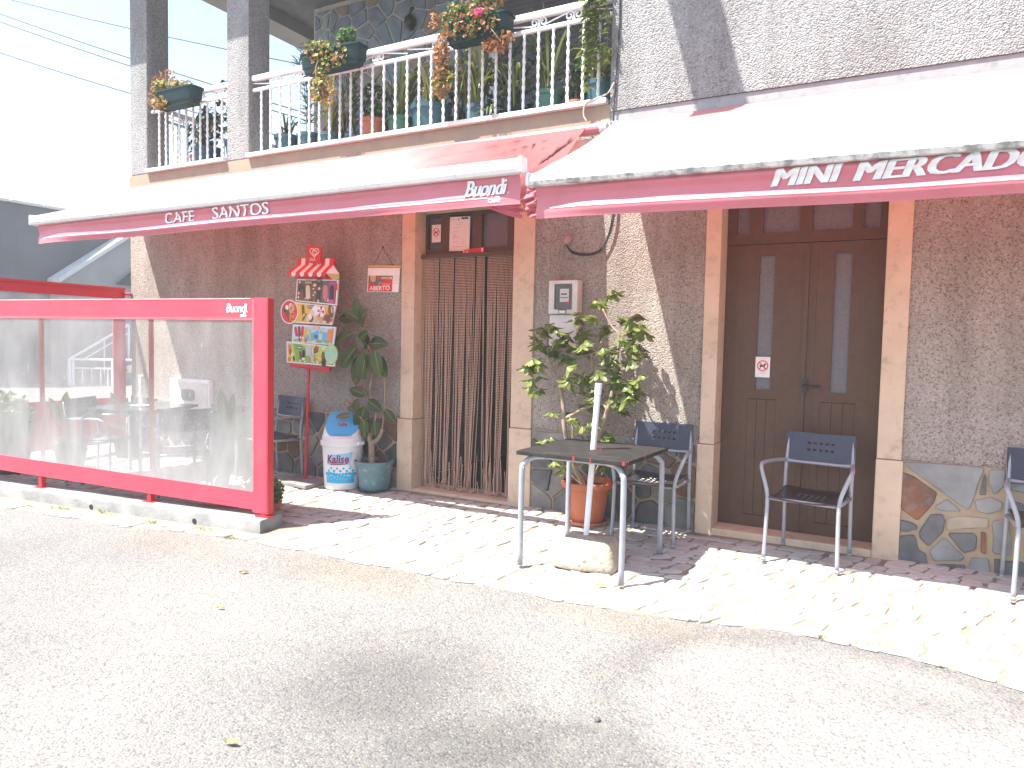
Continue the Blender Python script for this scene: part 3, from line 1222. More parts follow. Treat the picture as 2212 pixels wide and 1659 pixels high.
mb = MB()
mb.bx(-7.79, 0, -0.2, -3.93, 0.3, 2.965)
mb.bx(-2.62, 0, -0.2, -1.27, 0.3, 2.965)
mb.bx(0.0, 0, -0.2, 6.0, 0.3, 2.965)
mb.bx(-3.93, 0, 2.60, -2.62, 0.3, 2.965)
mb.bx(-1.27, 0, 2.60, 0.0, 0.3, 2.965)
hp(mb, 'ground_floor_wall', DASH_LOW)
mb = MB()
mb.bx(-7.785, 0.302, -0.2, -4.0, 8, 2.96)
mb.bx(-2.55, 0.302, -0.2, 6.0, 8, 2.96)
mb.bx(-4.0, 2.2, -0.2, -2.55, 8, 2.96)
hp(mb, 'side_wall', DASH_LOW)
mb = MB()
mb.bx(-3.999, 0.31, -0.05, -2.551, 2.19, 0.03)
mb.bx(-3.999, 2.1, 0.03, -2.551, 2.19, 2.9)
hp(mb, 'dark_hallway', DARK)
mb = MB()
mb.bx(-7.792, -0.006, 2.965, -2.02, 2.2, 3.115)
hp(mb, 'balcony_slab', SLABC)
mb = MB()
mb.bx(-2.02, 0.0, 2.965, 6.0, 0.3, 3.058)
hp(mb, 'string_course', BAND)
mb = MB()
mb.bx(-2.02, -0.012, 3.061, 6.0, 2.25, 5.6)
mb.bx(-6.95, 2.06, 3.116, 6.0, 8, 5.6)
hp(mb, 'upper_wall', DASH_UP)
for x0, x1 in ((-7.77, -7.475), (-6.19, -5.872)):
    mb = MB()
    mb.bx(x0, -0.004, 3.117, x1, 0.27, 5.44)
    hp(mb, 'pillar', DASH_UP, bevel=0.012)
mb = MB()
mb.bx(-7.77, 0.0, 5.44, -2.02, 0.27, 5.599)
mb.bx(-7.77, 0.27, 5.44, -7.40, 2.6, 5.599)
hp(mb, 'balcony_beam', SOFFIT)
mb = MB()
mb.add([(-8.3, -0.52, 5.61), (6.2, -0.52, 5.61), (6.2, 4.2, 8.1), (-8.3, 4.2, 8.1), (-8.3, -0.52, 5.73), (6.2, -0.52, 5.73), (6.2, 4.2, 8.25), (-8.3, 4.2, 8.25)],
       [(0, 3, 2, 1), (4, 5, 6, 7), (0, 1, 5, 4), (1, 2, 6, 5), (2, 3, 7, 6), (3, 0, 4, 7)])
rf = hp(mb, 'roof', TILE)
mb = MB()
mb.bx(-7.9, -0.5, 5.6, 6.0, 8, 5.606)
sub(mb, 'soffit', mk('dark_soffit', (0.17, 0.175, 0.19), 0.9), rf)
mb = MB()
mb.add([(x, y, z) for (y, z) in ((-1.23, 5.45), (-1.23, 5.72), (0.2, 6.55), (0.2, 6.22)) for x in (-2.275, -2.0)],
       [(0, 1, 3, 2), (2, 3, 5, 4), (4, 5, 7, 6), (6, 7, 1, 0), (0, 2, 4, 6), (1, 7, 5, 3)])
sub(mb, 'shadow_beam', SOFFIT, rf)  # unseen beam added to cast the slanting shadow band on the upper wall

# sills below the railings
for x0, x1 in ((-7.47, -6.192), (-5.87, -2.04)):
    mb = MB()
    k = max(1, round((x1 - x0) / 0.95))
    for i in range(k):
        a, b = x0 + (x1 - x0) * i / k, x0 + (x1 - x0) * (i + 1) / k
        mb.bx(a + 0.001, -0.05, 3.118, b - 0.001, 0.22, 3.158)
    hp(mb, 'sill', MARBLE, bevel=0.004)

# slate dado: crazy paving, every stone a piece
HAND = [
    ('g', [(0.011, 0.631), (0.441, 0.636), (0.371, 0.367), (0.198, 0.484), (0.043, 0.596)]),
    ('r', [(0.004, 0.565), (0.071, 0.545), (0.202, 0.454), (0.189, 0.392), (0.153, 0.335), (0.104, 0.267), (0.011, 0.331)]),
    ('g', [(0.2, 0.378), (0.258, 0.423), (0.337, 0.355), (0.236, 0.346), (0.197, 0.356)]),
    ('d', [(0.008, 0.261), (0.071, 0.255), (0.105, 0.237), (0.106, 0.218), (0.048, 0.19), (0.011, 0.192)]),
    ('d', [(0.173, 0.318), (0.237, 0.327), (0.252, 0.287), (0.245, 0.219), (0.17, 0.116), (0.122, 0.162), (0.117, 0.2)]),
    ('b', [(0.257, 0.303), (0.326, 0.327), (0.477, 0.333), (0.476, 0.278), (0.261, 0.228)]),
    ('d', [(0.265, 0.214), (0.399, 0.234), (0.421, 0.215), (0.419, 0.133), (0.355, 0.104)]),
    ('d', [(0.009, 0.157), (0.094, 0.181), (0.119, 0.085), (0.159, 0.069), (0.172, 0.0), (0.009, 0.0)]),
    ('g', [(0.25, 0.189), (0.363, 0.079), (0.351, 0.058), (0.2, 0.03), (0.177, 0.087)]),
    ('d', [(0.201, 0.0), (0.252, 0.019), (0.368, 0.031), (0.37, 0.0)]),
    ('g', [(0.397, 0.085), (0.485, 0.092), (0.5, 0.0), (0.386, 0.0)]),
    ('r', [(0.44, 0.247), (0.465, 0.243), (0.469, 0.115), (0.444, 0.122)]),
    ('g', [(0.462, 0.628), (0.546, 0.634), (0.542, 0.538), (0.494, 0.474), (0.466, 0.544)]),
    ('d', [(0.439, 0.6), (0.45, 0.571), (0.452, 0.473), (0.421, 0.469)]),
    ('g', [(0.398, 0.433), (0.479, 0.465), (0.541, 0.436), (0.537, 0.392), (0.466, 0.357), (0.411, 0.368)]),
    ('g', [(0.492, 0.321), (0.575, 0.346), (0.598, 0.125), (0.502, 0.124)]),
    ('d', [(0.513, 0.092), (0.542, 0.097), (0.542, 0.0), (0.518, 0.0)]),
    ('d', [(0.561, 0.089), (0.661, 0.099), (0.667, 0.0), (0.564, 0.0)]),
    ('g', [(0.561, 0.634), (0.635, 0.631), (0.641, 0.506), (0.573, 0.513)]),
    ('d', [(0.576, 0.455), (0.644, 0.442), (0.65, 0.335), (0.592, 0.356)]),
]
MS = dict(g=ST_GREY, r=ST_RUST, d=ST_DARK, b=ST_BUFF)
mb = MB()
mb.bx(-7.79, -0.012, -0.2, -3.952, 0.001, 0.638)
mb.bx(-2.612, -0.012, -0.2, -1.278, 0.001, 0.638)
mb.bx(0.012, -0.012, -0.2, 6.0, 0.001, 0.638)
dado = hp(mb, 'dado', MORTAR)
rng = random.Random(5)


def put_stone(poly, y_front, y_back, mat, part):
    mb = MB()
    mb.xz(poly, y_front, y_back, cham=0.006)
    sub(mb, 'stone', mat, part)


for k, poly in HAND:
    put_stone(roughen(poly, 0.004, rng, 0.08), -0.022 - rng.uniform(0, 0.007), -0.01, MS[k], dado)
for rect, nn in (((-7.78, 0.0, -3.96, 0.636), 78), ((-2.608, 0.0, -1.282, 0.636), 26), ((0.68, 0.0, 2.6, 0.636), 26)):
    seeds = relax(rect, nn, rng, 0, 0.125)
    for cell in voronoi(rect, seeds):
        if len(cell) < 3:
            continue
        p = inset(cell, rng.uniform(0.006, 0.015))
        if not p or len(p) < 3:
            continue
        put_stone(roughen(p, 0.006, rng, 0.06), -0.022 - rng.uniform(0, 0.016), -0.01, STONE, dado)

# stone wall at the back of the balcony
mb = MB()
mb.bx(-6.95, 2.0, 3.116, -4.26, 2.06, 5.6)
backw = hp(mb, 'balcony_back_wall', mk('grey_mortar', (0.55, 0.52, 0.48), 0.9, (0.48, 0.45, 0.42), 12))
rect = (-6.93, 3.3, -4.28, 5.55)
STONEB = mk('blue_stone', (0.2, 0.2, 0.2), 0.55, scale=6, bump=0.5, bscale=12, bdist=0.012,
            cols=[(0.24, 0.30, 0.375), (0.26, 0.315, 0.385), (0.29, 0.34, 0.395), (0.22, 0.28, 0.36), (0.36, 0.285, 0.225), (0.23, 0.29, 0.375), (0.35, 0.305, 0.255), (0.27, 0.325, 0.39)])
seeds = relax(rect, 118, rng, 0, 0.14)
for cell in voronoi(rect, seeds):
    p = inset(cell, rng.uniform(0.01, 0.016)) if len(cell) > 2 else None
    if p and len(p) > 2:
        put_stone(roughen(p, 0.008, rng, 0.12), 1.982 - rng.uniform(0, 0.008), 2.0, STONEB, backw)
mb = MB()
mb.bx(-4.25, 1.97, 3.116, -4.19, 2.058, 5.6)
hp(mb, 'shutter_frame', MARBLE)
mb = MB()
z = 3.12
while z < 5.55:
    mb.bx(-4.19, 2.0 if int(z * 1000) % 2 else 2.0, z, -2.03, 2.03, z + 0.046)
    mb.bx(-4.19, 2.008, z + 0.046, -2.03, 2.03, z + 0.052)
    z += 0.052
hp(mb, 'roller_shutter', SHUT)
lamp = thing('wall_lamp', 'small dark lantern on the stone wall above the balcony', 'lamp', (-5.35, 1.93, 5.1))
mb = MB()
mb.lathe([(0.0, -0.1), (0.05, -0.06), (0.075, 0.0), (0.06, 0.06), (0.02, 0.1)], 12)
mb.tube([(0, 0, 0.1), (0, 0.02, 0.18), (0, 0.07, 0.2)], 0.012)
mb.build('lantern', BLACKM, lamp, smooth=True)

# ---- doorways


def doorway(xl0, xl1, xr0, xr1, base_l, base_r, thr_z):
    mb = MB()
    mb.bx(xl0, -0.02, 2.445, xr1, 0.3, 2.60)
    fr = hp(mb, 'door_frame', TRIM, bevel=0.004)
    for a, b, c, d in ((xl0, xl1, base_l, xl1 + 0.003), (xr0, xr1, xr0 - 0.003, base_r)):
        m1 = MB()
        m1.bx(a, -0.02, 0.637, b, 0.26, 2.444)
        sub(m1, 'jamb', TRIM, fr, bevel=0.005)
        m1 = MB()
        m1.bx(c, -0.034, -0.1, d, 0.262, 0.634)
        sub(m1, 'plinth_block', TRIM, fr, bevel=0.006)
    m1 = MB()
    m1.bx(xl1 + 0.004, -0.03, -0.1, xr0 - 0.004, 0.3, thr_z)
    sub(m1, 'threshold', TRIM, fr, bevel=0.006)
    return fr


doorway(-3.93, -3.79, -2.81, -2.62, -3.95, -2.61, 0.02)
doorway(-1.27, -1.165, -0.14, 0.0, -1.28, 0.011, 0.045)


def frame_boxes(mb, x0, x1, z0, z1, y0, y1, holes):
    """a panel x0..x1, z0..z1 with rectangular holes (each full-height columns, sorted by x)"""
    x = x0
    for a, b, c, d in holes:
        mb.bx(x, y0, z0, a, y1, z1)
        mb.bx(a, y0, z0, b, y1, c)
        mb.bx(a, y0, d, b, y1, z1)
        x = b
    mb.bx(x, y0, z0, x1, y1, z1)


# transom above the café door
mb = MB()
h1 = [(-3.765, -3.62, 2.135, 2.42), (-3.535, -3.30, 2.135, 2.42), (-3.21, -2.96, 2.135, 2.42), (-2.90, -2.825, 2.135, 2.42)]
frame_boxes(mb, -3.789, -2.811, 2.085, 2.443, 0.14, 0.19, h1)
tr = hp(mb, 'transom', WOOD)
for a, b, c, d in h1:
    m1 = MB()
    m1.bx(a - 0.004, 0.172, c - 0.004, b + 0.004, 0.18, d + 0.004)
    sub(m1, 'pane', PANE, tr)

# brown double door of the shop
mb = MB()
h2 = [(-1.10, -1.015, 2.125, 2.42), (-0.92, -0.68, 2.125, 2.42), (-0.60, -0.35, 2.125, 2.42), (-0.285, -0.19, 2.125, 2.42)]
frame_boxes(mb, -1.164, -0.141, 2.052, 2.443, 0.165, 0.21, h2)
dr = hp(mb, 'double_door', WOOD)
for a, b, c, d in h2:
    m1 = MB()
    m1.bx(a - 0.004, 0.19, c - 0.004, b + 0.004, 0.2, d + 0.004)
    sub(m1, 'pane', PANE, dr)
for x0, x1, pa, pb, qa, qb in ((-1.163, -0.634, -0.935, -0.832, -0.985, -0.79), (-0.630, -0.142, -0.447, -0.345, -0.505, -0.29)):
    m1 = MB()
    frame_boxes(m1, x0, x1, 1.0, 2.048, 0.17, 0.21, [(pa, pb, 1.03, 1.97)])
    frame_boxes(m1, x0, x1, 0.047, 1.0, 0.17, 0.21, [(qa, qb, 0.13, 0.965)])
    # thin grooves of the boarded leaf edges are real gaps between boards
    m1.bx(x0 + 0.055, 0.166, 0.06, x0 + 0.075, 0.17, 2.03)
    sub(m1, 'leaf', WOOD, dr)
    m1 = MB()
    m1.bx(pa - 0.004, 0.186, 1.026, pb + 0.004, 0.2, 1.974)
    sub(m1, 'pane', PANE, dr)
    k = 3
    for i in range(k):
        a = qa + (qb - qa) * i / k
        b = qa + (qb - qa) * (i + 1) / k
        m1 = MB()
        m1.xz([(a + 0.001, 0.132), (b - 0.001, 0.132), (b - 0.001, 0.963), (a + 0.001, 0.963)], 0.172, 0.2, cham=0.003)
        sub(m1, 'plank', WOOD, dr)
m1 = MB()
m1.bx(-0.634, 0.158, 0.05, -0.606, 0.17, 2.04)
sub(m1, 'cover_strip', WOOD, dr)
m1 = MB()
m1.bx(-0.622, 0.150, 1.02, -0.592, 0.158, 1.12)
m1.tube([(-0.607, 0.158, 1.075), (-0.607, 0.115, 1.075), (-0.595, 0.108, 1.075), (-0.50, 0.108, 1.072)], 0.009, 8)
sub(m1, 'door_handle', BLACKM, dr, smooth=False)

# ------------------------------------------------------------------ awnings
W1 = dict(x0=-7.36, x1=-2.09, y=-1.25, zt0=2.443, zt1=2.440, zb=0.088, vb=0.268)
W2 = dict(x0=-2.045, x1=2.6, y=-1.20, zt0=2.352, zt1=2.275, zb=0.075, vb=0.272)


def awning(w, label, texts, x_wall0, x_wall1, roll_z, seed, loose):
    t = thing('awning', label, 'awning', ((w['x0'] + w['x1']) / 2, -0.05, roll_z), 0, 'red shop awnings')
    rg = random.Random(seed)
    zt = lambda x: w['zt0'] + (w['zt1'] - w['zt0']) * (x - w['x0']) / (w['x1'] - w['x0'])
    y1 = w['y']

    def top(u, v):
        xw = x_wall0 + (x_wall1 - x_wall0) * u
        xb = w['x0'] + 0.01 + (w['x1'] - w['x0'] - 0.02) * u
        yb, zb_ = y1, zt(xb)
        k = 0.0
        if loose:                    # the cloth has come off the bar at its right end and hangs slack
            k = max(0.0, min(1.0, (u - 0.52) / 0.48))
            k = k ** 1.5
            xb += (-2.47 - xb) * k
            yb += (-0.56 - yb) * k
            zb_ += (2.35 - zb_) * k
        x = xw + (xb - xw) * v
        y = -0.10 + (yb + 0.10) * v
        z = roll_z + 0.03 + (zb_ - roll_z - 0.03) * v
        z -= 0.045 * math.sin(math.pi * v) * (0.7 + 0.3 * math.sin(x * 1.3))
        if loose:                    # pleats fan out from the roller end
            an = math.atan2(v * 1.15 + 0.02, (1 - u) * 3.4 + 0.05)
            g = max(0.0, (u - 0.45) / 0.55) ** 1.1 * (0.45 + 0.55 * min(1, (1 - u) * 9 + v))
            pl_ = math.sin(an * 21) + 0.6 * math.sin(an * 37 + 1.0)
            z += 0.040 * g * pl_ * min(1, 3 * v + 0.15)
            y += 0.034 * g * pl_ * min(1, 3 * v + 0.15)
            z -= 0.03 * k * math.sin(math.pi * v)
        z += 0.004 * math.sin(x * 5 + v * 7) + 0.006 * mnoise.noise((x * 2.2, y * 5, seed))
        return (x, y, z)
    mb = MB()
    mb.grid(top, 220, 26, flip=True)
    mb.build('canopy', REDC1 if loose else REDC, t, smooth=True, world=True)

    def val(x, s):
        u = (x - w['x0']) / (w['x1'] - w['x0'])
        e = min(1, min(u, 1 - u) * 7)
        z = zt(x) - w['zb'] - w['vb'] * 0 - (w['vb'] - w['zb']) * s
        prof_ = ((0, 0.0), (0.12, -0.012), (0.32, 0.006), (0.52, 0.008), (0.68, -0.012), (0.76, -0.013), (1.0, 0.006))
        for (s0_, d0_), (s1_, d1_) in zip(prof_, prof_[1:]):
            if s <= s1_ + 1e-6:
                q_ = (s - s0_) / (s1_ - s0_)
                d = d0_ + (d1_ - d0_) * q_ * q_ * (3 - 2 * q_)
                break
        d *= (0.35 + 0.65 * e) * (0.9 + 0.3 * math.sin(x * 1.1 + seed))
        d += 0.010 * math.sin(x * 3.1 + seed) * s + 0.005 * mnoise.noise((x * 3, s * 2, seed))
        if e < 1:
            d += 0.018 * math.sin((s * 2.5 + e * 4)) * (1 - e)
        return (x, y1 + 0.012 + d, z - 0.004 * math.sin(x * 2.1 + seed) * s)
    mb = MB()
    mb.grid(lambda u, v: val(w['x0'] + 0.02 + (w['x1'] - w['x0'] - 0.04) * u, 1 - v), 160, 20)
    vo = mb.build('valance', REDV, t, smooth=True, world=True)
    ORIG[vo.name] = ORIG[t.name]
    # front bar: a white profile, slightly rounded
    mb = MB()
    pr = [(0.02, -w['zb'] - 0.004), (-0.03, -w['zb'] - 0.002), (-0.044, -w['zb'] + 0.02), (-0.042, -0.03), (-0.02, -0.004), (0.02, 0.004), (0.035, -0.03)]
    vs = []
    nx = 24
    for i in range(nx + 1):
        x = w['x0'] + (w['x1'] - w['x0']) * i / nx
        for a, b in pr:
            vs.append((x, y1 + a, zt(x) + b))
    n = len(pr)
    fs = [(i * n + j, i * n + (j + 1) % n, (i + 1) * n + (j + 1) % n, (i + 1) * n + j) for i in range(nx) for j in range(n)]
    fs += [tuple(range(n)), tuple(range(nx * n, nx * n + n))[::-1]]
    mb.add(vs, [f[::-1] for f in fs])
    mb.build('front_bar', BARB if loose else BARW, t, world=True, auto=35)
    for xe in (w['x0'], w['x1']):
        mb = MB()
        s = -1 if xe == w['x0'] else 1
        mb.xz([(0, 0), (0.01, 0), (0.01, 0.01), (0, 0.01)], 0, 0)
        mb = MB()
        mb.obx((xe + (0 if s > 0 else -0.022), y1 - 0.046, zt(xe) - w['zb'] - 0.006), (0.022, 0, 0), (0, 0.085, 0), (0, 0, w['zb'] + 0.008))
        mb.build('end_cap', BARB, t, world=True, bevel=0.008)
    # lettering and the white line along the hem
    mb = MB()
    for (txt, x, z, ww, hh, bold, sh, sp) in texts:
        def fn(px, pz):
            s = (zt(px) - w['zb'] - pz) / (w['vb'] - w['zb'])
            p = val(px, s)
            return (px, p[1] - 0.004, pz)
        zoff = zt(x)
        bw = 0.0095 if txt in ('MINI', 'MERCADO') else 0.006
        for kk, dxx in enumerate([bw * q / 3 for q in range(-3, 4)] if hh > 0.05 else (0,)):
            f2 = lambda px, pz, kk=kk: (lambda q: (q[0], q[1] - 0.0007 * kk, q[2]))(fn(px, pz))
            text_xz(mb, txt, x + dxx, z, ww, hh, 0, 0, 0.0, sh, sp, f2)
    letters(mb, WHITEP, vo)
    mb = MB()
    xa = w['x0'] + (0.12 if loose else 0.12)
    xb = (-2.335 if loose else w['x1'] - 0.1)
    s0, s1 = (0.71, 0.735) if loose else (0.68, 0.708)
    mb.grid(lambda u, v: (lambda p: (p[0], p[1] - 0.004, p[2]))(val(xa + (xb - xa) * u, s1 + (s0 - s1) * v)), 120, 1)
    mb.build('hem_line', WHITEP, vo, world=True)
    # roller at the wall
    mb = MB()
    mb.tube([(x_wall0, -0.075, roll_z), (x_wall1 + (0.10 if loose else 0), -0.075, roll_z)], 0.042, 14)
    mb.build('roller', REDV, t, world=True, smooth=False)
    mb = MB()
    xe = x_wall1 + 0.10 if loose else x_wall0 - 0.0
    mb.lathe([(0.0, 0.0), (0.05, 0.0), (0.052, 0.02), (0.04, 0.035), (0.04, 0.05), (0.0, 0.05)], 14)
    mb.v = [(xe + p[2], -0.075 + p[1], roll_z + p[0]) for p in mb.v]
    mb.bx(xe - 0.004, -0.03, roll_z - 0.07, xe + 0.05, -0.001, roll_z + 0.06)
    mb.build('roller_bracket', BARB, t, world=True)
    return t, val, zt


T1 = [('CAFE', -5.45, 2.252, 0.385, 0.082, 0.016, 0.22, 1.0), ('´', -5.125, 2.343, 0.04, 0.02, 0.02, 0.2, 1.0), ('SANTOS', -4.865, 2.252, 0.63, 0.088, 0.018, 0.22, 1.0),
      ('Buondi', -2.49, 2.236, 0.285, 0.098, 0.02, 0.25, 0.92), ('caffè', -2.325, 2.19, 0.085, 0.038, 0.02, 0.1, 0.85), ('®', -2.20, 2.24, 0.014, 0.014, 0.0, 0.0, 1.0)]
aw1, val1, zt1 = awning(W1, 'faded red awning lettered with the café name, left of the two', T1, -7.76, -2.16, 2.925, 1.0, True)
T2 = [('MINI', -0.650, 2.158, 0.325, 0.083, 0.016, 0.3, 1.0), ('MERCADO', -0.265, 2.152, 0.79, 0.085, 0.016, 0.3, 1.0)]
aw2, val2, zt2 = awning(W2, 'faded red awning lettered for a mini market, over the brown double door', T2, -1.955, 2.6, 2.912, 2.0, False)

# slack cloth that has slipped off the bar: its old front hem hangs down behind the valance
def slack(u, v):
    a = Vector((-2.95, -0.98, 2.30)).lerp(Vector((-2.465, -0.56, 2.35)), u)
    drop = (0.03 + 0.11 * u * u) * v
    w_ = math.sin(v * 13 + u * 7) * 0.5 + 0.5 * math.sin(v * 23 - u * 5)
    return (a.x + 0.03 * v * u + 0.012 * w_, a.y - 0.02 * v + 0.025 * w_ * (0.3 + u), a.z - drop - 0.012 * math.sin(u * 9))


mb = MB()
mb.grid(slack, 30, 26, flip=True)


def dangle(u, v):
    x = -2.425 + 0.13 * u + 0.02 * math.sin(v * 8)
    w_ = math.sin(v * 21 + u * 6) + 0.6 * math.sin(v * 37 + 2 * u)
    return (x, -0.57 - 0.06 * u + 0.018 * w_ * (0.5 + u), 2.47 - 0.25 * v - 0.03 * u + 0.006 * w_)


mb.grid(dangle, 14, 40, flip=True)
mb.build('loose_flap', REDV, aw1, smooth=True, world=True)

# ------------------------------------------------------------------ balcony railings


def railing(x0, x1, label, cells, n_bal, b0, axis='x', fixed=0.05):
    o = (x0, fixed, 3.158) if axis == 'x' else (fixed, x0, 3.158)
    t = thing('balcony_railing', label, 'railing', o, 0, 'balcony railings')
    P = (lambda a, z, d=0.0: (a - x0, d, z - 3.158)) if axis == 'x' else (lambda a, z, d=0.0: (d, a - x0, z - 3.158))
    mb = MB()
    mb.obx(P(x0, 3.885, -0.026), Vector(P(x1, 3.885)) - Vector(P(x0, 3.885)), Vector(P(x0, 0, 0.052)) - Vector(P(x0, 0, 0)), (0, 0, 0.05))
    mb.build('top_rail', WHITEM, t, bevel=0.009, segs=3)
    mb = MB()
    mb.obx(P(x0, 3.782, -0.015), Vector(P(x1, 3.795)) - Vector(P(x0, 3.795)), Vector(P(x0, 0, 0.03)) - Vector(P(x0, 0, 0)), (0, 0, 0.03))
    mb.build('lower_rail', WHITEM, t, bevel=0.005)
    # twisted square baluster (shared mesh)
    mb = MB()
    pts = [(0, 0, 0.655 * i / 44) for i in range(45)]
    rad = [0.0125 + 0.0028 * math.sin(i * 1.35) for i in range(45)]
    mb.tube(pts, rad, 5, twist=0.33)
    me = mb.mesh('baluster', WHITEM)
    st = (x1 - x0 - 2 * b0) / max(1, n_bal - 1)
    for i in range(n_bal):
        o = bpy.data.objects.new('baluster', me)
        COL.objects.link(o)
        o.parent = t
        o.location = P(x0 + b0 + st * i, 3.142)
    # scrolls: paired volutes and a diagonal bar in every cell
    mb = MB()
    for s in (-1, 1):
        pp = []
        for i in range(26):
            a = i / 25 * 2.55 * math.pi
            r = 0.036 * (1 - 0.72 * i / 25)
            pp.append((s * (0.036 + r * math.cos(a + math.pi) * 1.0), 0, 0.006 + r * math.sin(a)))
        pp = [(s * 0.006, 0, -0.03), (s * 0.003, 0, -0.012)] + pp
        if axis != 'x':
            pp = [(0, p[0], p[2]) for p in pp]
        mb.tube(pp, 0.0075, 5)
    me = mb.mesh('scroll', WHITEM)
    w = (x1 - x0) / cells
    mb2 = MB()
    for i in range(cells):
        c = x0 + w * (i + 0.5)
        for q in (-0.5, 0.5):
            o = bpy.data.objects.new('scroll', me)
            COL.objects.link(o)
            o.parent = t
            o.location = P(c + q * 0.30, 3.848)
        mb2.tube([P(c - 0.11, 3.828), P(c + 0.11, 3.884)], 0.006, 5)
        mb2.tube([P(c + 0.20, 3.884), P(c + w / 2 - 0.0, 3.835)], 0.006, 5)
        mb2.tube([P(c - 0.20, 3.828), P(c - w / 2 + 0.0, 3.868)], 0.006, 5)
    mb2.build('brace', WHITEM, t)
    return t


railing(-5.865, -2.03, 'long white wrought-iron railing full of pots above the café door', 4, 29, 0.115)
railing(-7.468, -6.195, 'short white wrought-iron railing between the two roughcast pillars', 2, 10, 0.13)
railing(0.285, 2.0, 'white railing across the open left side of the balcony, seen from behind', 2, 13, 0.07, axis='y', fixed=-7.62)

# ------------------------------------------------------------------ plants
rngp = random.Random(21)


def leafy(mb, c, n, spread, size, mats, rg, hang=0.0):
    """small rounded leaves scattered through a volume; mats = list of material indices to pick from"""
    for _ in range(int(n * 2.0)):
        while True:
            d = Vector((rg.uniform(-1, 1), rg.uniform(-1, 1), rg.uniform(-1, 1)))
            if d.length < 1:
                break
        p = Vector(c) + Vector((d.x * spread[0] * 1.12, d.y * spread[1] * 1.1, d.z * spread[2] * 1.12 - hang * rg.random()))
        s = size * rg.uniform(0.5, 1.15)
        nrm = Vector((rg.uniform(-1, 1), rg.uniform(-1.4, 0.4), rg.uniform(-0.2, 1.2))).normalized()
        a = nrm.orthogonal().normalized()
        a = (Matrix.Rotation(rg.uniform(0, 6.28), 3, nrm) @ a)
        b = nrm.cross(a)
        k = 6
        ring = [p + (a * math.cos(2 * math.pi * i / k) + b * math.sin(2 * math.pi * i / k)) * s * (1 if i % 2 else 0.82) for i in range(k)]
        mb.add([p - nrm * s * 0.3] + ring, [(0, 1 + i, 1 + (i + 1) % k) for i in range(k)], rg.choice(mats))


def window_box(x0, x1, z0, z1, label, blooms, seed, trail):
    rg = random.Random(seed)
    cx = (x0 + x1) / 2
    t = thing('flower_box', label, 'planter', (cx, -0.10, z0), 0, 'flower boxes hung on the railings')
    L, H = x1 - x0, z1 - z0
    mb = MB()
    a, b = L / 2 - 0.035, L / 2
    prof = [(a, 0.062, 0.0), (a + 0.004, 0.066, 0.035), (a + 0.018, 0.074, 0.04), (a + 0.02, 0.078, 0.055), (b - 0.012, 0.092, H - 0.02), (b, 0.10, H - 0.018), (b, 0.10, H), (b - 0.015, 0.09, H), (b - 0.02, 0.085, H - 0.04)]
    vs = []
    K = 20
    for hx, hy, z in prof:
        for i in range(K):
            an = 2 * math.pi * i / K
            c, s = math.cos(an), math.sin(an)
            e = 0.35
            vs.append((hx * math.copysign(abs(c) ** e, c), hy * math.copysign(abs(s) ** e, s), z))
    fs = [(i * K + j, i * K + (j + 1) % K, (i + 1) * K + (j + 1) % K, (i + 1) * K + j) for i in range(len(prof) - 1) for j in range(K)]
    fs.append(tuple(range(K))[::-1])
    fs.append(tuple(range((len(prof) - 1) * K, len(prof) * K)))
    mb.add(vs, fs, 0)
    mb.build('trough', DGREEN, t, auto=40)
    mb = MB()
    for s in (-1, 1):
        x = s * L * 0.3
        mb.tube([(x, 0.17, H + 0.0), (x, 0.15, H + 0.05), (x, 0.10, H + 0.04), (x, 0.11, 0.02), (x, 0.0, -0.012), (x, -0.06, -0.004)], 0.004, 5)
    mb.build('bracket', BLACKM, t)
    mb = MB()
    for (c, n, sp, size, mats, hang) in blooms:
        leafy(mb, c, n, sp, size, mats, rg, hang)
    for (pts, r) in trail:
        mb.tube(curve_pts(pts, 4), r, 4, 3)
    o = mb.build('geranium_foliage', [LEAFG, LEAFD, LEAFY, BARK, PINK], t)
    tag(o, kind='stuff')
    return t


window_box(-7.14, -6.49, 3.72, 3.89, 'dark green flower box with reddish dry geraniums by the left pillar',
           [((-0.17, 0, 0.22), 130, (0.17, 0.09, 0.10), 0.022, [0, 0, 2, 1], 0), ((-0.3, -0.03, 0.20), 80, (0.10, 0.08, 0.14), 0.022, [1, 1, 2], 0.12),
            ((0.07, 0, 0.2), 60, (0.15, 0.08, 0.06), 0.018, [1, 2, 0], 0), ((-0.2, 0, 0.36), 24, (0.16, 0.05, 0.05), 0.02, [1], 0),
            ((-0.18, -0.1, 0.06), 30, (0.12, 0.03, 0.06), 0.022, [1, 2], 0.05)],
           31, [([(-0.1, 0, 0.12), (-0.15, -0.02, 0.25), (-0.18, -0.02, 0.36)], 0.004), ([(0.1, 0, 0.12), (0.16, 0, 0.24), (0.12, 0, 0.33)], 0.003), ([(0.15, 0, 0.15), (0.25, -0.02, 0.2), (0.3, -0.03, 0.22)], 0.003)])
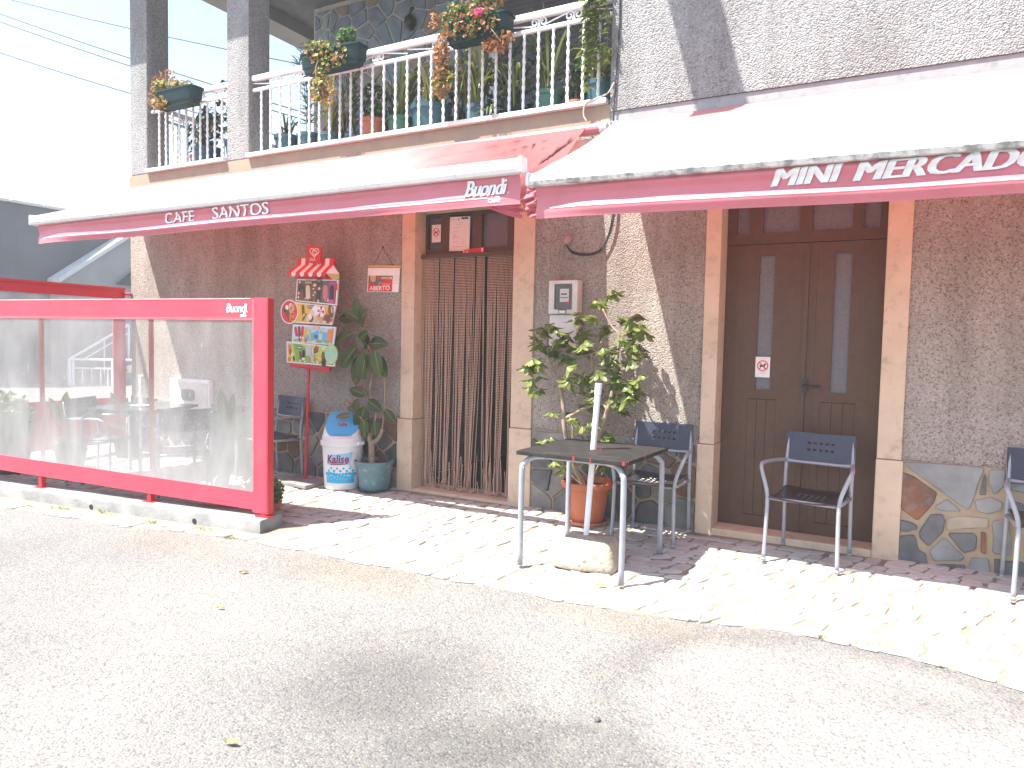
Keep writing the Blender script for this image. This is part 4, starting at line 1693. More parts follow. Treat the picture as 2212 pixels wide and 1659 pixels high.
window_box(-5.02, -4.31, 3.755, 3.925, 'green flower box with trailing yellow-green geraniums left of the scrolls',
           [((0.17, -0.02, 0.27), 55, (0.09, 0.06, 0.06), 0.026, [0], 0), ((-0.14, -0.04, 0.17), 120, (0.17, 0.08, 0.10), 0.024, [0, 0, 2, 1], 0),
            ((0.02, -0.10, 0.1), 60, (0.20, 0.03, 0.10), 0.024, [1, 2, 0], 0.05), ((-0.08, -0.09, -0.12), 70, (0.09, 0.04, 0.16), 0.026, [2, 2, 0, 1], 0.05),
            ((0.03, -0.08, -0.2), 45, (0.09, 0.03, 0.1), 0.022, [1, 1, 2], 0.06), ((-0.33, -0.02, 0.2), 12, (0.03, 0.02, 0.04), 0.014, [4], 0)],
           32, [([(-0.05, -0.06, 0.12), (-0.1, -0.12, 0.0), (-0.06, -0.1, -0.28)], 0.004), ([(-0.25, 0, 0.1), (-0.32, -0.02, 0.24), (-0.34, -0.02, 0.3)], 0.003)])
window_box(-3.42, -2.82, 3.73, 3.90, 'green flower box with brown withered geraniums and one pink bloom',
           [((-0.2, -0.03, 0.20), 120, (0.16, 0.08, 0.12), 0.026, [0, 0, 1], 0), ((0.0, 0, 0.28), 110, (0.24, 0.08, 0.08), 0.022, [1, 1, 1, 0, 2], 0),
            ((-0.02, -0.11, 0.13), 90, (0.24, 0.03, 0.08), 0.024, [1, 1, 0], 0.06), ((-0.32, -0.06, 0.02), 70, (0.07, 0.05, 0.12), 0.024, [1], 0.2),
            ((-0.31, -0.06, -0.25), 90, (0.10, 0.05, 0.12), 0.026, [1, 1, 0, 2], 0.05), ((0.2, -0.06, -0.03), 60, (0.13, 0.04, 0.06), 0.024, [1], 0.06),
            ((0.06, -0.11, 0.17), 45, (0.045, 0.02, 0.04), 0.016, [4], 0), ((-0.42, -0.03, 0.24), 18, (0.06, 0.03, 0.06), 0.02, [1], 0), ((0.1, 0, 0.34), 40, (0.15, 0.06, 0.05), 0.022, [0, 0, 1], 0)],
           33, [([(-0.22, -0.06, 0.12), (-0.3, -0.1, 0.0), (-0.32, -0.08, -0.3)], 0.004), ([(-0.2, 0, 0.1), (-0.38, -0.03, 0.2), (-0.45, -0.03, 0.26)], 0.003), ([(0.1, -0.05, 0.1), (0.2, -0.12, 0.0), (0.26, -0.1, -0.08)], 0.003)])


def blade(mb, base, dirx, diry, h, length, w, droop, mi=0, n=7):
    """an arching strap leaf"""
    pts = []
    for i in range(n + 1):
        t = i / n
        out = length * t ** 1.4
        z = h * (t - droop * t * t * t)
        pts.append(Vector(base) + Vector((dirx * out, diry * out, z)))
    side = Vector((-diry, dirx, 0))
    if side.length < 0.1:
        side = Vector((1, 0, 0))
    side.normalize()
    vs = []
    for i, p in enumerate(pts):
        t = i / n
        ww = w * (0.45 + 1.1 * t) if t < 0.35 else w * (1.0 - ((t - 0.35) / 0.65) ** 2.2) * 0.9 + 0.001
        vs += [p - side * ww / 2, p + Vector((0, 0, -ww * 0.22)), p + side * ww / 2]
    fs = []
    for i in range(n):
        a = 3 * i
        fs += [(a, a + 1, a + 4, a + 3), (a + 1, a + 2, a + 5, a + 4)]
    mb.add(vs, fs, mi)


def floor_pot(cx, r, h, potmat, label, kind, seed, y=0.30, tall=0.5, leaves=16, ymats=(0,), group='pots on the balcony floor'):
    rg = random.Random(seed)
    t = thing('potted_plant', label, 'pot plant', (cx, y, 3.116), 0, group)
    mb = MB()
    mb.lathe([(r * 0.74, 0.0), (r * 0.93, h * 0.86), (r * 1.02, h * 0.87), (r * 1.03, h), (r * 0.95, h), (r * 0.92, h * 0.9)], 24)
    mb.build('pot', potmat, t, auto=35)
    mb = MB()
    mb.lathe([(0.0, h * 0.9), (r * 0.95, h * 0.89)], 20, cap0=False)
    mb.build('soil', SOIL, t)
    if kind == 'strap':
        for i in range(int(leaves * 1.5)):
            a = rg.uniform(0, 6.283)
            mb = MB()
            hh = tall * rg.uniform(0.7, 1.6)
            blade(mb, (rg.uniform(-0.3, 0.3) * r, rg.uniform(-0.3, 0.3) * r, h * 0.88), math.cos(a), math.sin(a) * 0.7, hh * rg.uniform(0.9, 1.3), hh * rg.uniform(0.2, 0.6), rg.uniform(0.022, 0.042), rg.uniform(0.25, 0.95))
            mb.build('leaf', STRAPY if rg.choice(ymats) else STRAP, t, smooth=True)
    elif kind == 'shrub':
        mb = MB()
        for k in range(5):
            a = rg.uniform(0, 6.283)
            tip = (math.cos(a) * tall * 0.35, math.sin(a) * tall * 0.2, h + tall * rg.uniform(0.6, 1.0))
            mb.tube(curve_pts([(0, 0, h * 0.85), (tip[0] * 0.3, tip[1] * 0.3, h + tall * 0.4), tip], 4), 0.006, 4)
        mb.build('stem', BARK, t)
        mb = MB()
        leafy(mb, (0, 0, h + tall * 0.55), leaves * 9, (tall * 0.4, tall * 0.2, tall * 0.5), 0.03, [0, 0, 0, 1], rg)
        tag(mb.build('foliage', [DKLEAF, LEAFG], t), kind='stuff')
    elif kind == 'cane':
        for k in range(4):
            a = rg.uniform(0, 6.283)
            top = Vector((math.cos(a) * 0.12, math.sin(a) * 0.08, h + tall * rg.uniform(0.8, 1.1)))
            mb = MB()
            st = curve_pts([(rg.uniform(-0.3, 0.3) * r, 0, h * 0.85), (top.x * 0.4, top.y * 0.4, h + tall * 0.5), top], 8)
            mb.tube(st, 0.005, 4)
            for p in st[3:]:
                for q in range(3):
                    b = rg.uniform(0, 6.283)
                    blade(mb, p, math.cos(b), math.sin(b), rg.uniform(0.02, 0.12), rg.uniform(0.07, 0.16), 0.018, 0.4, 1, 4)
            mb.build('stem', [BARK, STRAP], t, smooth=False)
    return t


floor_pot(-5.66, 0.125, 0.27, TEALB, 'blue-green pot with short strappy leaves, first beside the second pillar', 'strap', 41, tall=0.32, leaves=13, ymats=(0, 0, 1))
floor_pot(-5.36, 0.115, 0.255, TEALB, 'blue-green pot with tall bamboo-like canes against the sky', 'cane', 42, tall=0.85)
floor_pot(-5.06, 0.115, 0.22, TEALB, 'blue-green pot with tall arching strap leaves left of the red pot', 'strap', 43, tall=0.62, leaves=18, ymats=(0, 0, 1))
floor_pot(-4.53, 0.13, 0.285, TERRA, 'red plastic pot with a small pale shrub behind the railing', 'shrub', 44, tall=0.34, leaves=8)
floor_pot(-4.215, 0.12, 0.265, GREENP, 'smaller mid-green pot with upright sword leaves right of the red pot', 'strap', 45, tall=0.66, leaves=14)
floor_pot(-3.87, 0.185, 0.315, TEALB, 'largest teal pot with drooping yellow strap leaves', 'strap', 46, tall=0.42, leaves=26, ymats=(1, 1, 0))
floor_pot(-3.36, 0.12, 0.25, TEALB, 'blue-green pot with a dense clump of thin leaves under the brown geraniums', 'strap', 47, tall=0.68, leaves=26, ymats=(0, 0, 1))
floor_pot(-3.02, 0.12, 0.17, DGREEN, 'low dark pot with long arching leaves spilling through the bars', 'strap', 48, tall=0.60, leaves=20)
floor_pot(-2.69, 0.125, 0.27, GREENP, 'bright green pot with upright sword leaves near the right end', 'strap', 49, tall=0.62, leaves=13)
floor_pot(-2.43, 0.085, 0.16, TERRA, 'small terracotta pot with a dry bushy plant near the right end', 'shrub', 50, tall=0.3, leaves=7)
floor_pot(-2.22, 0.125, 0.285, TEALB, 'blue pot with arching yellow-green leaves at the right end of the balcony', 'strap', 51, tall=0.36, leaves=15, ymats=(0, 1))
floor_pot(-6.86, 0.15, 0.28, TEALB, 'dark blue-green pot with a leafy shrub behind the short railing', 'shrub', 52, tall=0.42, leaves=15)
floor_pot(-7.10, 0.09, 0.24, TERRA, 'terracotta pot almost hidden behind the short railing', 'shrub', 53, tall=0.38, leaves=8, y=0.36)
floor_pot(-6.40, 0.12, 0.29, TEALB, 'blue-green pot with a tall branching plant beside the second pillar', 'shrub', 54, tall=0.66, leaves=10)
floor_pot(-4.75, 0.12, 0.2, DGREEN, 'dark pot with a low leafy plant further back on the balcony', 'shrub', 55, tall=0.4, leaves=12, y=0.65)
floor_pot(-3.95, 0.13, 0.25, DGREEN, 'dark pot with a big round bush against the stone wall', 'shrub', 56, tall=0.62, leaves=18, y=0.9)

for k_, (x_, pm_, lab_, kd_, tl_, lv_) in enumerate((
        (-5.20, DGREEN, 'back-row dark pot with thin arching leaves behind the bamboo-like canes', 'strap', 0.55, 20),
        (-4.42, DGREEN, 'back-row dark pot with tall thin leaves behind the red pot', 'strap', 0.72, 22),
        (-3.62, DGREEN, 'back-row dark pot with a spray of thin leaves behind the largest teal pot', 'strap', 0.74, 26),
        (-3.18, DGREEN, 'back-row dark pot with a leafy bush under the withered geraniums', 'shrub', 0.66, 14),
        (-2.88, DGREEN, 'back-row dark pot with tall canes before the grey shutter', 'cane', 0.8, 10),
        (-2.52, DGREEN, 'back-row dark pot with tall thin leaves before the grey shutter', 'strap', 0.7, 18),
        (-4.98, TERRA, 'back-row small pot with a twiggy plant at the left edge of the stone wall', 'cane', 0.7, 10))):
    floor_pot(x_, 0.11, 0.2, pm_, lab_, kd_, 70 + k_, y=0.58, tall=tl_, leaves=lv_, ymats=(0, 0, 1))

# silvery spiky shoots standing above the railing
t = thing('spiky_plant', 'tall grey-green needle-leaved shoots rising above the railing', 'plant', (-4.95, 0.33, 3.36))
mb = MB()
for (p0, p1, n) in (((0.02, 0, 0.0), (-0.22, -0.02, 0.95), 46), ((0.06, 0.0, 0.0), (-0.02, -0.06, 0.62), 20), ((-0.25, 0, 0.0), (-0.55, -0.03, 0.66), 26)):
    st = curve_pts([p0, (Vector(p0) + Vector(p1)) / 2 + Vector((0.06, 0, 0.06)), p1], 12)
    mb.tube(st, 0.004, 4)
    for i in range(n):
        p = st[int(len(st) * (0.35 + 0.64 * i / n))]
        a = rngp.uniform(0, 6.28)
        blade(mb, p, math.cos(a), math.sin(a), rngp.uniform(0.12, 0.30), rngp.uniform(0.04, 0.13), 0.013, 0.1, 1, 3)
mb.build('shoots', [BARK, mk('grey_needles', (0.2, 0.26, 0.2), 0.6, (0.15, 0.2, 0.15), 8, transl=0.2)], t)

t = thing('spider_plant', 'small pale spider plant hanging over the balcony edge', 'plant', (-3.08, -0.04, 3.17))
mb = MB()
for i in range(20):
    a = rngp.uniform(0, 6.28)
    blade(mb, (rngp.uniform(-0.1, 0.1), 0, 0.03), math.cos(a), math.sin(a) * 0.6 - 0.4, rngp.uniform(0.0, 0.12), rngp.uniform(0.06, 0.16), 0.014, 1.9, 0, 5)
mb.build('leaves', LEAFS, t, smooth=True)

t = thing('trailing_vine', 'green leafy vine hanging down the house corner at the right end of the railing', 'vine', (-2.12, 0.0, 4.1))
mb = MB()
ml = MB()
for k in range(9):
    x0 = rngp.uniform(-0.15, 0.09)
    pts = curve_pts([(x0, -0.03, 0.1), (x0 + 0.02, -0.06, -0.15), (x0 + rngp.uniform(-0.04, 0.06), -0.05, -0.4), (x0 + rngp.uniform(-0.03, 0.05), -0.04, -0.6 - 0.12 * k % 0.3)], 8)
    mb.tube(pts, 0.003, 4)
    for p in pts:
        for q in range(2):
            a = rngp.uniform(0, 6.28)
            blade(ml, p, math.cos(a), math.sin(a) - 0.3, -0.02, rngp.uniform(0.035, 0.07), 0.036, -0.9, 0, 4)
mb.build('stem', STRAP, t)
tag(ml.build('foliage', LEAFS, t, smooth=True), kind='stuff')

# ------------------------------------------------------------------ wind screens
SX0, SY0, SM = -4.035, -1.430, 0.1115


def pl(x, z, d=0.0):
    return (x, SY0 + SM * (x - SX0) + d, z)


scr = thing('wind_screen', 'long red-framed clear wind screen with white lettering at its top right corner', 'wind screen', (-4.035, -1.43, 0.0), 0, 'red wind screens')


def strip(mb, x0, x1, z0, z1, d0, d1, n=1, mi=0, wav=0.0):
    for i in range(n):
        a = x0 + (x1 - x0) * i / n
        b = x0 + (x1 - x0) * (i + 1) / n
        q = [pl(a, z0, d0), pl(b, z0, d0), pl(b, z1, d0), pl(a, z1, d0), pl(a, z0, d1), pl(b, z0, d1), pl(b, z1, d1), pl(a, z1, d1)]
        mb.add(q, [(0, 1, 2, 3), (7, 6, 5, 4), (0, 4, 5, 1), (3, 2, 6, 7)] + ([(1, 5, 6, 2)] if i == n - 1 else []) + ([(0, 3, 7, 4)] if i == 0 else []), mi)


XE = -8.6
zbot = lambda x: 0.055 + 0.0185 * (SX0 - x)      # the lower hem climbs slightly to the left
mb = MB()
strip(mb, XE, -4.17, 1.447, 1.607, -0.006, 0.006, 8)
tb = mb.build('top_band', REDP, scr, world=True)
ORIG[tb.name] = ORIG[scr.name]
mb = MB()
N = 30
vs = []
for i in range(N + 1):
    x = XE + (-4.17 - XE) * i / N
    for z, d in ((zbot(x), -0.006), (zbot(x) + 0.132, -0.006), (zbot(x) + 0.132, 0.004), (zbot(x), 0.004)):
        vs.append(pl(x, z, d + 0.004 * math.sin(x * 4)))
fs = []
for i in range(N):
    for j in range(4):
        a, b = i * 4 + j, i * 4 + (j + 1) % 4
        fs.append((a, a + 4, b + 4, b))
mb.add(vs, fs)
mb.build('bottom_band', REDP, scr, world=True)
mb = MB()
strip(mb, -4.17, -4.045, 0.04, 1.612, -0.008, 0.004)
mb.build('side_band', REDP, scr, world=True)
mb = MB()
mb.obx(pl(-4.0445, 0.035, -0.012), (0.018, 0.002, 0), (0, 0.058, 0), (0, 0, 1.575))
ep = mb.build('end_post', REDMET, scr, world=True, bevel=0.004)
mb = MB()
vs = []
for i in range(41):
    x = XE + (-4.16 - XE) * i / 40
    for k in range(7):
        z = zbot(x) + 0.12 + (1.46 - zbot(x) - 0.12) * k / 6
        vs.append(pl(x, z, 0.0 + 0.006 * math.sin(x * 3 + z * 4) * math.sin(math.pi * k / 6)))
mb.add(vs, [(i * 7 + k, (i + 1) * 7 + k, (i + 1) * 7 + k + 1, i * 7 + k + 1) for i in range(40) for k in range(6)])
mb.build('vinyl_pane', FILM, scr, world=True, smooth=True)
for x in (-5.21, -6.48, -7.8):
    mb = MB()
    mb.obx(pl(x - 0.011, 0.0, 0.012), (0.022, 0.003, 0), (0, 0.027, 0), (0, 0, 1.56))
    mb.build('upright', REDMET, scr, world=True)
    zc = 0.016 - 0.008 * (-4.0 - x)
    mb = MB()
    mb.obx(pl(x - 0.018, zc - 0.01, -0.004), (0.036, 0.004, 0), (0, 0.036, 0), (0, 0, zbot(x) - zc + 0.03))
    mb.obx(pl(x - 0.055, zc - 0.004, -0.02), (0.11, 0.012, 0), (0, 0.08, 0), (0, 0, 0.012))
    mb.build('foot', REDMET, scr, world=True)
mb = MB()
mb.obx(pl(-4.095, 0.0, -0.006), (0.036, 0.004, 0), (0, 0.036, 0), (0, 0, 0.06))
mb.obx(pl(-4.125, 0.014, -0.03), (0.115, 0.012, 0), (0, 0.08, 0), (0, 0, 0.012))
mb.build('foot', REDMET, scr, world=True)
mb = MB()
for z in (1.452, 1.462):
    strip(mb, XE, -4.17, z, z + 0.0022, -0.0075, -0.0062, 4)
for x in (-4.168, -4.158):
    strip(mb, x, x + 0.002, 0.2, 1.60, -0.0105, -0.0085)
strip(mb, XE, -4.19, 1.602, 1.610, -0.0085, 0.0, 4)  # pale strip on the top edge is a painted highlight, not stitching
mb.build('seam_highlight', STITCH_HL, tb, world=True)
mb = MB()
fn = lambda x, z: pl(x, z, -0.0085)
text_xz(mb, 'Buondi', -4.415, 1.505, 0.195, 0.066, 0, 0, 0.02, 0.18, 0.9, fn)
text_xz(mb, 'caffè', -4.285, 1.472, 0.058, 0.030, 0, 0, 0.02, 0.1, 0.9, fn)
text_xz(mb, '.', -4.222, 1.506, 0.009, 0.010, 0, 0, 0.0, 0.0, 1, fn)
letters(mb, WHITEP, tb)

sd = thing('wind_screen', 'red-framed wind screen closing the left end of the terrace at the house corner', 'wind screen', (-7.86, -0.05, 0.0), 0, 'red wind screens')
mb = MB()
mb.bx(-7.875, -1.74, 1.735, -7.863, -0.03, 1.835)
mb.bx(-7.885, -1.74, 1.835, -7.845, -0.03, 1.862)
mb.build('top_band', mk('bright_red_sheet', (0.66, 0.03, 0.055), 0.4, (0.6, 0.027, 0.05), 4), sd, world=True)
mb = MB()
mb.bx(-7.872, -0.17, 0.05, -7.860, -0.03, 1.735)
mb.bx(-7.876, -0.055, 0.0, -7.855, -0.03, 1.80)
mb.build('side_band', REDP, sd, world=True)
mb = MB()
mb.bx(-7.873, -1.74, 0.10, -7.861, -0.171, 0.615)
mb.build('bottom_band', REDP, sd, world=True)
mb = MB()
mb.grid(lambda u, v: (-7.868, -1.74 + 1.57 * u, 0.616 + 1.118 * v), 8, 6)
mb.build('vinyl_pane', FILM, sd, world=True)
mb = MB()
mb.tube([(-7.85, -0.045, 1.80), (-7.79, -0.02, 1.79), (-7.775, 0.0, 1.785)], 0.018, 8)
mb.build('wall_clip', REDMET, sd, world=True)

# ------------------------------------------------------------------ chairs


def holed(mb, fn, nu, nv, holes, mi=0):
    mb.grid(fn, nu, nv, mi, skip=lambda i, j: (i, j) in holes)


def make_chair(label):
    t = thing('armchair', label, 'chair', (0, 0, 0), 0, 'tubular café armchairs')
    R = 0.0125
    for s in (-1, 1):
        mb = MB()
        mb.tube(curve_pts([(s * 0.214, -0.222, 0.004), (s * 0.209, -0.216, 0.20), (s * 0.206, -0.212, 0.40)], 3), R, 10)
        mb.tube([(s * 0.214, -0.222, 0.0), (s * 0.214, -0.222, 0.018)], R + 0.003, 10)
        mb.build('leg', ALU, t, smooth=True)
        mb = MB()
        mb.tube(curve_pts([(s * 0.206, 0.222, 0.004), (s * 0.203, 0.205, 0.30), (s * 0.203, 0.20, 0.45), (s * 0.203, 0.215, 0.585), (s * 0.200, 0.245, 0.745)], 4), R, 10)
        mb.tube([(s * 0.206, 0.222, 0.0), (s * 0.206, 0.222, 0.018)], R + 0.003, 10)
        mb.build('leg', ALU, t, smooth=True)
        mb = MB()
        mb.tube(curve_pts([(s * 0.206, -0.212, 0.395), (s * 0.218, -0.208, 0.46), (s * 0.248, -0.196, 0.55), (s * 0.262, -0.165, 0.592), (s * 0.255, -0.10, 0.602), (s * 0.225, 0.08, 0.596), (s * 0.206, 0.20, 0.585)], 6), R, 10)
        mb.build('armrest', ALU, t, smooth=True)
    mb = MB()
    mb.tube(curve_pts([(-0.206, 0.205, 0.583), (-0.1, 0.235, 0.575), (0.1, 0.235, 0.575), (0.206, 0.205, 0.583)], 6), 0.011, 8)
    mb.tube([(-0.2, -0.205, 0.392), (0.2, -0.205, 0.392)], 0.0105, 8)
    mb.tube([(-0.2, 0.19, 0.375), (0.2, 0.19, 0.375)], 0.0105, 8)
    for s in (-1, 1):
        mb.tube([(s * 0.203, -0.21, 0.392), (s * 0.203, 0.20, 0.375)], 0.0105, 8)
    mb.build('seat_frame', ALU, t, smooth=True)
    hs = {(6 + 2 * i, 6 + 2 * j) for i in range(5) for j in range(4)}
    mb = MB()
    holed(mb, lambda u, v: ((-0.198 + 0.396 * u), -0.222 + 0.43 * v, 0.412 - 0.018 * math.sin(math.pi * min(1, v * 1.15)) - 0.10 * max(0, 0.1 - v) - 0.012 * math.sin(math.pi * u)), 21, 20, hs)
    mb.build('seat', SEATB, t, solid=0.010, bevel=0.0015, segs=1)
    hb = {(7 + 2 * i, 6 + 3 * j) for i in range(5) for j in range(2)}
    mb = MB()
    holed(mb, lambda u, v: ((-0.212 + 0.424 * u), 0.205 + 0.035 * math.sin(math.pi * u) + 0.032 * v, 0.566 + 0.20 * v + 0.012 * abs(u - 0.5) * 2 * (v - 0.35)), 23, 14, hb)
    mb.build('backrest', NAVY, t, solid=0.008, smooth=False)
    return t


def put(o, x, y, rz, label=None, sx=1):
    o.location = (x, y, gz(y) + 0.012)
    o.rotation_euler = (0, 0, math.radians(rz))
    if label:
        o['label'] = label
    return o


ch = make_chair('dark blue armchair standing in front of the brown double door')
put(ch, -0.495, -0.27, -6)
put(copy_tree(ch), -1.515, -0.285, 1, 'dark blue armchair behind the black table, against the plinth of the brown door')
put(copy_tree(ch), 0.765, -0.265, 2, 'dark blue armchair cut off by the right edge of the picture')
put(copy_tree(ch), -5.235, -0.31, -10, 'armchair against the wall between the wind screen and the ice-cream sign')
put(copy_tree(ch), -5.42, -1.10, 238, 'black armchair seen from behind through the wind screen, right of the glass table')
put(copy_tree(ch), -6.60, -1.07, 112, 'black armchair behind the wind screen, left of the glass table')

# ------------------------------------------------------------------ tables


def make_table(name, label, loc, rz, size, h, topmat, glass=False):
    t = thing(name, label, 'table', loc, math.radians(rz))
    hs = size / 2
    mb = MB()
    mb.bx(-hs, -hs, h - 0.026, hs, hs, h)
    top = mb.build('tabletop', topmat, t, bevel=0.004)
    for sx in (-1, 1):
        for sy in (-1, 1):
            mb = MB()
            a = hs - 0.028
            mb.tube(curve_pts([(sx * a, sy * a, 0.0), (sx * a, sy * a, h - 0.16), (sx * (a - 0.012), sy * (a - 0.006), h - 0.085), (sx * (a - 0.06), sy * (a - 0.03), h - 0.04), (sx * (a - 0.13), sy * (a - 0.06), h - 0.034)], 5), 0.0175, 12)
            mb.build('leg', ALU, t, smooth=True)
    mb = MB()
    for sy in (-1, 1):
        mb.tube([(-(hs - 0.15), sy * (hs - 0.09), h - 0.038), ((hs - 0.15), sy * (hs - 0.09), h - 0.038)], 0.012, 8)
    mb.build('rail', ALU, t)
    return t, top


t1, top1 = make_table('cafe_table', 'black square café table with chipped red edges and grey tube legs on the pavement', (-1.697, -0.934, -0.046), -1.6, 0.7215, 0.714, TBLK)
mb = MB()
for (a, b, w) in ((0.02, -0.3608, 0.012), (0.13, -0.3608, 0.008), (0.33, -0.3608, 0.014)):
    mb.bx(a, b - 0.001, 0.690, a + w, b + 0.002, 0.7135)
for (a, b, w) in ((0.3608, -0.08, 0.016), (0.3608, -0.35, 0.012)):
    mb.bx(a - 0.002, b, 0.689, a + 0.001, b + w, 0.7135)
mb.build('red_chip', CHIP, t1)
mb = MB()
mb.lathe([(0.022, 0.7148), (0.036, 0.7152)], 20, c=(0.015, -0.005, 0), cap0=False, ry=0.9)
mb.build('hole_rim', CHIP, t1)
t2, top2 = make_table('cafe_table', 'glass-topped square table behind the wind screen', (-6.36, -0.86, gz(-0.86)), 22, 0.74, 0.70, GLASST)
mb = MB()
mb.bx(-0.34, -0.34, 0.667, 0.34, 0.34, 0.6735)
mb.build('underlay', TBLK, t2)

# parasol feet
pf = thing('parasol_foot', 'cast concrete parasol base with an empty white tube through the black table', 'parasol base', (-1.69, -1.0, gz(-1.0)))
mb = MB()
nn = 28


def sq(r, e, i, k):
    a = 2 * math.pi * i / k
    c, s = math.cos(a), math.sin(a)
    return r * math.copysign(abs(c) ** e, c), r * math.copysign(abs(s) ** e, s)


vs = []
lv = [(0.196, 0.0), (0.203, 0.015), (0.2, 0.04), (0.165, 0.14), (0.155, 0.16), (0.14, 0.17), (0.0, 0.172)]
for r, z in lv:
    for i in range(nn):
        px, py = sq(r, 0.30, i, nn)
        j = 0.004 * mnoise.noise((px * 20, py * 20, z * 20))
        vs.append((px + j, py * 0.78 + j, z + 0.004 + j))
mb.add(vs, [(i * nn + j, i * nn + (j + 1) % nn, (i + 1) * nn + (j + 1) % nn, (i + 1) * nn + j) for i in range(len(lv) - 1) for j in range(nn)])
mb.build('concrete_block', CONCB, pf, smooth=True).rotation_euler = (0, 0, math.radians(8))
mb = MB()
A, B = Vector((-1.732, -0.955, 0.06)), Vector((-1.676, -0.945, 1.082))
mb.tube([A, B], 0.0185, 14)
mb.tube([B - (B - A) * 0.07, B], 0.0215, 14)
mb.build('tube', WTUBE, pf, world=True, smooth=False, auto=40)
pf2 = thing('parasol_foot', 'thin pale parasol tube standing through the glass table', 'parasol base', (-6.36, -0.86, gz(-0.86)))
mb = MB()
mb.tube([(0, 0, 0.02), (0.01, 0, 0.98)], 0.016, 10)
mb.tube([(-0.02, 0, 0.985), (0.05, 0, 0.99)], 0.008, 8)
mb.build('tube', WTUBE, pf2)
mb = MB()
mb.lathe([(0.16, 0.0), (0.16, 0.05), (0.03, 0.07)], 20)
mb.build('concrete_block', CONCB, pf2)
mb = MB()
mb.lathe([(0.03, 0.705), (0.09, 0.707), (0.09, 0.709)], 20, cap0=False)
mb.build('collar', WHITEP, pf2)

# ------------------------------------------------------------------ ice-cream sign stand
PL = list(PR)
PM = [PR[k] for k in PL]
ix = {k: i for i, k in enumerate(PL)}
SY = -0.235
st = thing('ice_cream_sign', 'tall red-and-white ice-cream menu stand with four printed boards on a red pole', 'sign stand', (-4.845, -0.245, gz(-0.245)), 0)
mb = MB()
mb.obx((-5.08, -0.43, gz(-0.4) + 0.012), (0.46, -0.04, 0), (0.03, 0.30, 0), (0, 0, 0.034))
mb.build('base_slab', CONC, st, world=True, bevel=0.006)
mb = MB()
mb.tube([(-4.85, -0.235, 0.02), (-4.825, -0.225, 1.05)], 0.014, 10)
mb.tube([(-4.825, -0.225, 1.03), (-4.79, -0.222, 2.05)], 0.014, 10)
mb.build('pole', REDMET, st, world=True)
mb = MB()
mb.xz([(-5.055, 1.097), (-4.555, 1.068), (-4.562, 1.028), (-5.045, 1.062)], SY - 0.012, SY + 0.02)
mb.build('tray', REDMET, st, world=True, bevel=0.008)


def board(poly, rim, fill, prints):
    mb = MB()
    mb.xz(poly, SY - 0.006, SY + 0.008)
    b = mb.build('board', PR[rim], st, world=True)
    ORIG[b.name] = ORIG[st.name]
    mb = MB()
    n = len(poly)
    cx = sum(p[0] for p in poly) / n
    cz = sum(p[1] for p in poly) / n
    w = max(p[0] for p in poly) - min(p[0] for p in poly)
    h = max(p[1] for p in poly) - min(p[1] for p in poly)
    flat_xz(mb, [(cx + (p[0] - cx) * (1 - 0.022 / w * 1.2), cz + (p[1] - cz) * (1 - 0.02 / h * 1.2)) for p in poly], SY - 0.0075, ix[fill])
    lay = [0]

    def Y():
        lay[0] += 1
        return SY - 0.0078 - 0.00012 * lay[0]
    # board coordinates u,v in 0..1 (u right, v up) on the skewed quad
    tl, tr_, br, bl = poly[0], poly[1], poly[2], poly[3]
    q = lambda u, v: tuple((bl[k] * (1 - u) + br[k] * u) * (1 - v) + (tl[k] * (1 - u) + tr_[k] * u) * v for k in (0, 1))
    for p in prints:
        kind, col = p[0], ix[p[1]]
        if kind == 'rect':
            _, _, u0, v0, u1, v1 = p
            flat_xz(mb, [q(u0, v0), q(u1, v0), q(u1, v1), q(u0, v1)], Y(), col)
        elif kind == 'poly':
            flat_xz(mb, [q(*a) for a in p[2]], Y(), col)
        elif kind == 'disc':
            _, _, u, v, r = p[:5]
            c = q(u, v)
            disc_xz(mb, c[0], c[1], r, Y(), col, 18)
        elif kind == 'ell':
            _, _, u, v, rx, rz_, rot = p
            c = q(u, v)
            disc_xz(mb, c[0], c[1], rz_, Y(), col, 16, rx, rot)
        elif kind == 'pop':          # an ice lolly: rounded bar on a stick
            _, _, u, v, w_, h_, rot = p
            c = q(u, v)
            y = Y()
            pts = []
            for i in range(9):
                a = math.pi * i / 8
                pts.append((w_ / 2 * math.cos(a), h_ / 2 - w_ / 2 + w_ / 2 * math.sin(a)))
            pts += [(-w_ / 2, -h_ / 2), (w_ / 2, -h_ / 2)]
            R_ = lambda a: (c[0] + a[0] * math.cos(rot) - a[1] * math.sin(rot), c[1] + a[0] * math.sin(rot) + a[1] * math.cos(rot))
            flat_xz(mb, [R_(a) for a in [(-0.005, -h_ / 2 - 0.026), (0.005, -h_ / 2 - 0.026), (0.005, -h_ / 2), (-0.005, -h_ / 2)]], Y(), ix['gold'])
            flat_xz(mb, [R_(a) for a in pts], y, col)
        elif kind == 'text':
            _, _, u, v, w_, h_, tx = p
            c = q(u, v)
            text_xz(mb, tx, c[0], c[1], w_, h_, Y(), col, 0.02)
        elif kind == 'spiral':
            _, _, u, v, r, turns, ww = p
            c = q(u, v)
            pts = []
            for i in range(60):
                t = i / 59
                a = t * turns * 2 * math.pi
                pts.append((c[0] + r * t * math.cos(a), c[1] + r * t * math.sin(a)))
            ribbon_xz(mb, pts, ww, Y(), col)
    mb.build('print', PM, b, world=True)
    return b


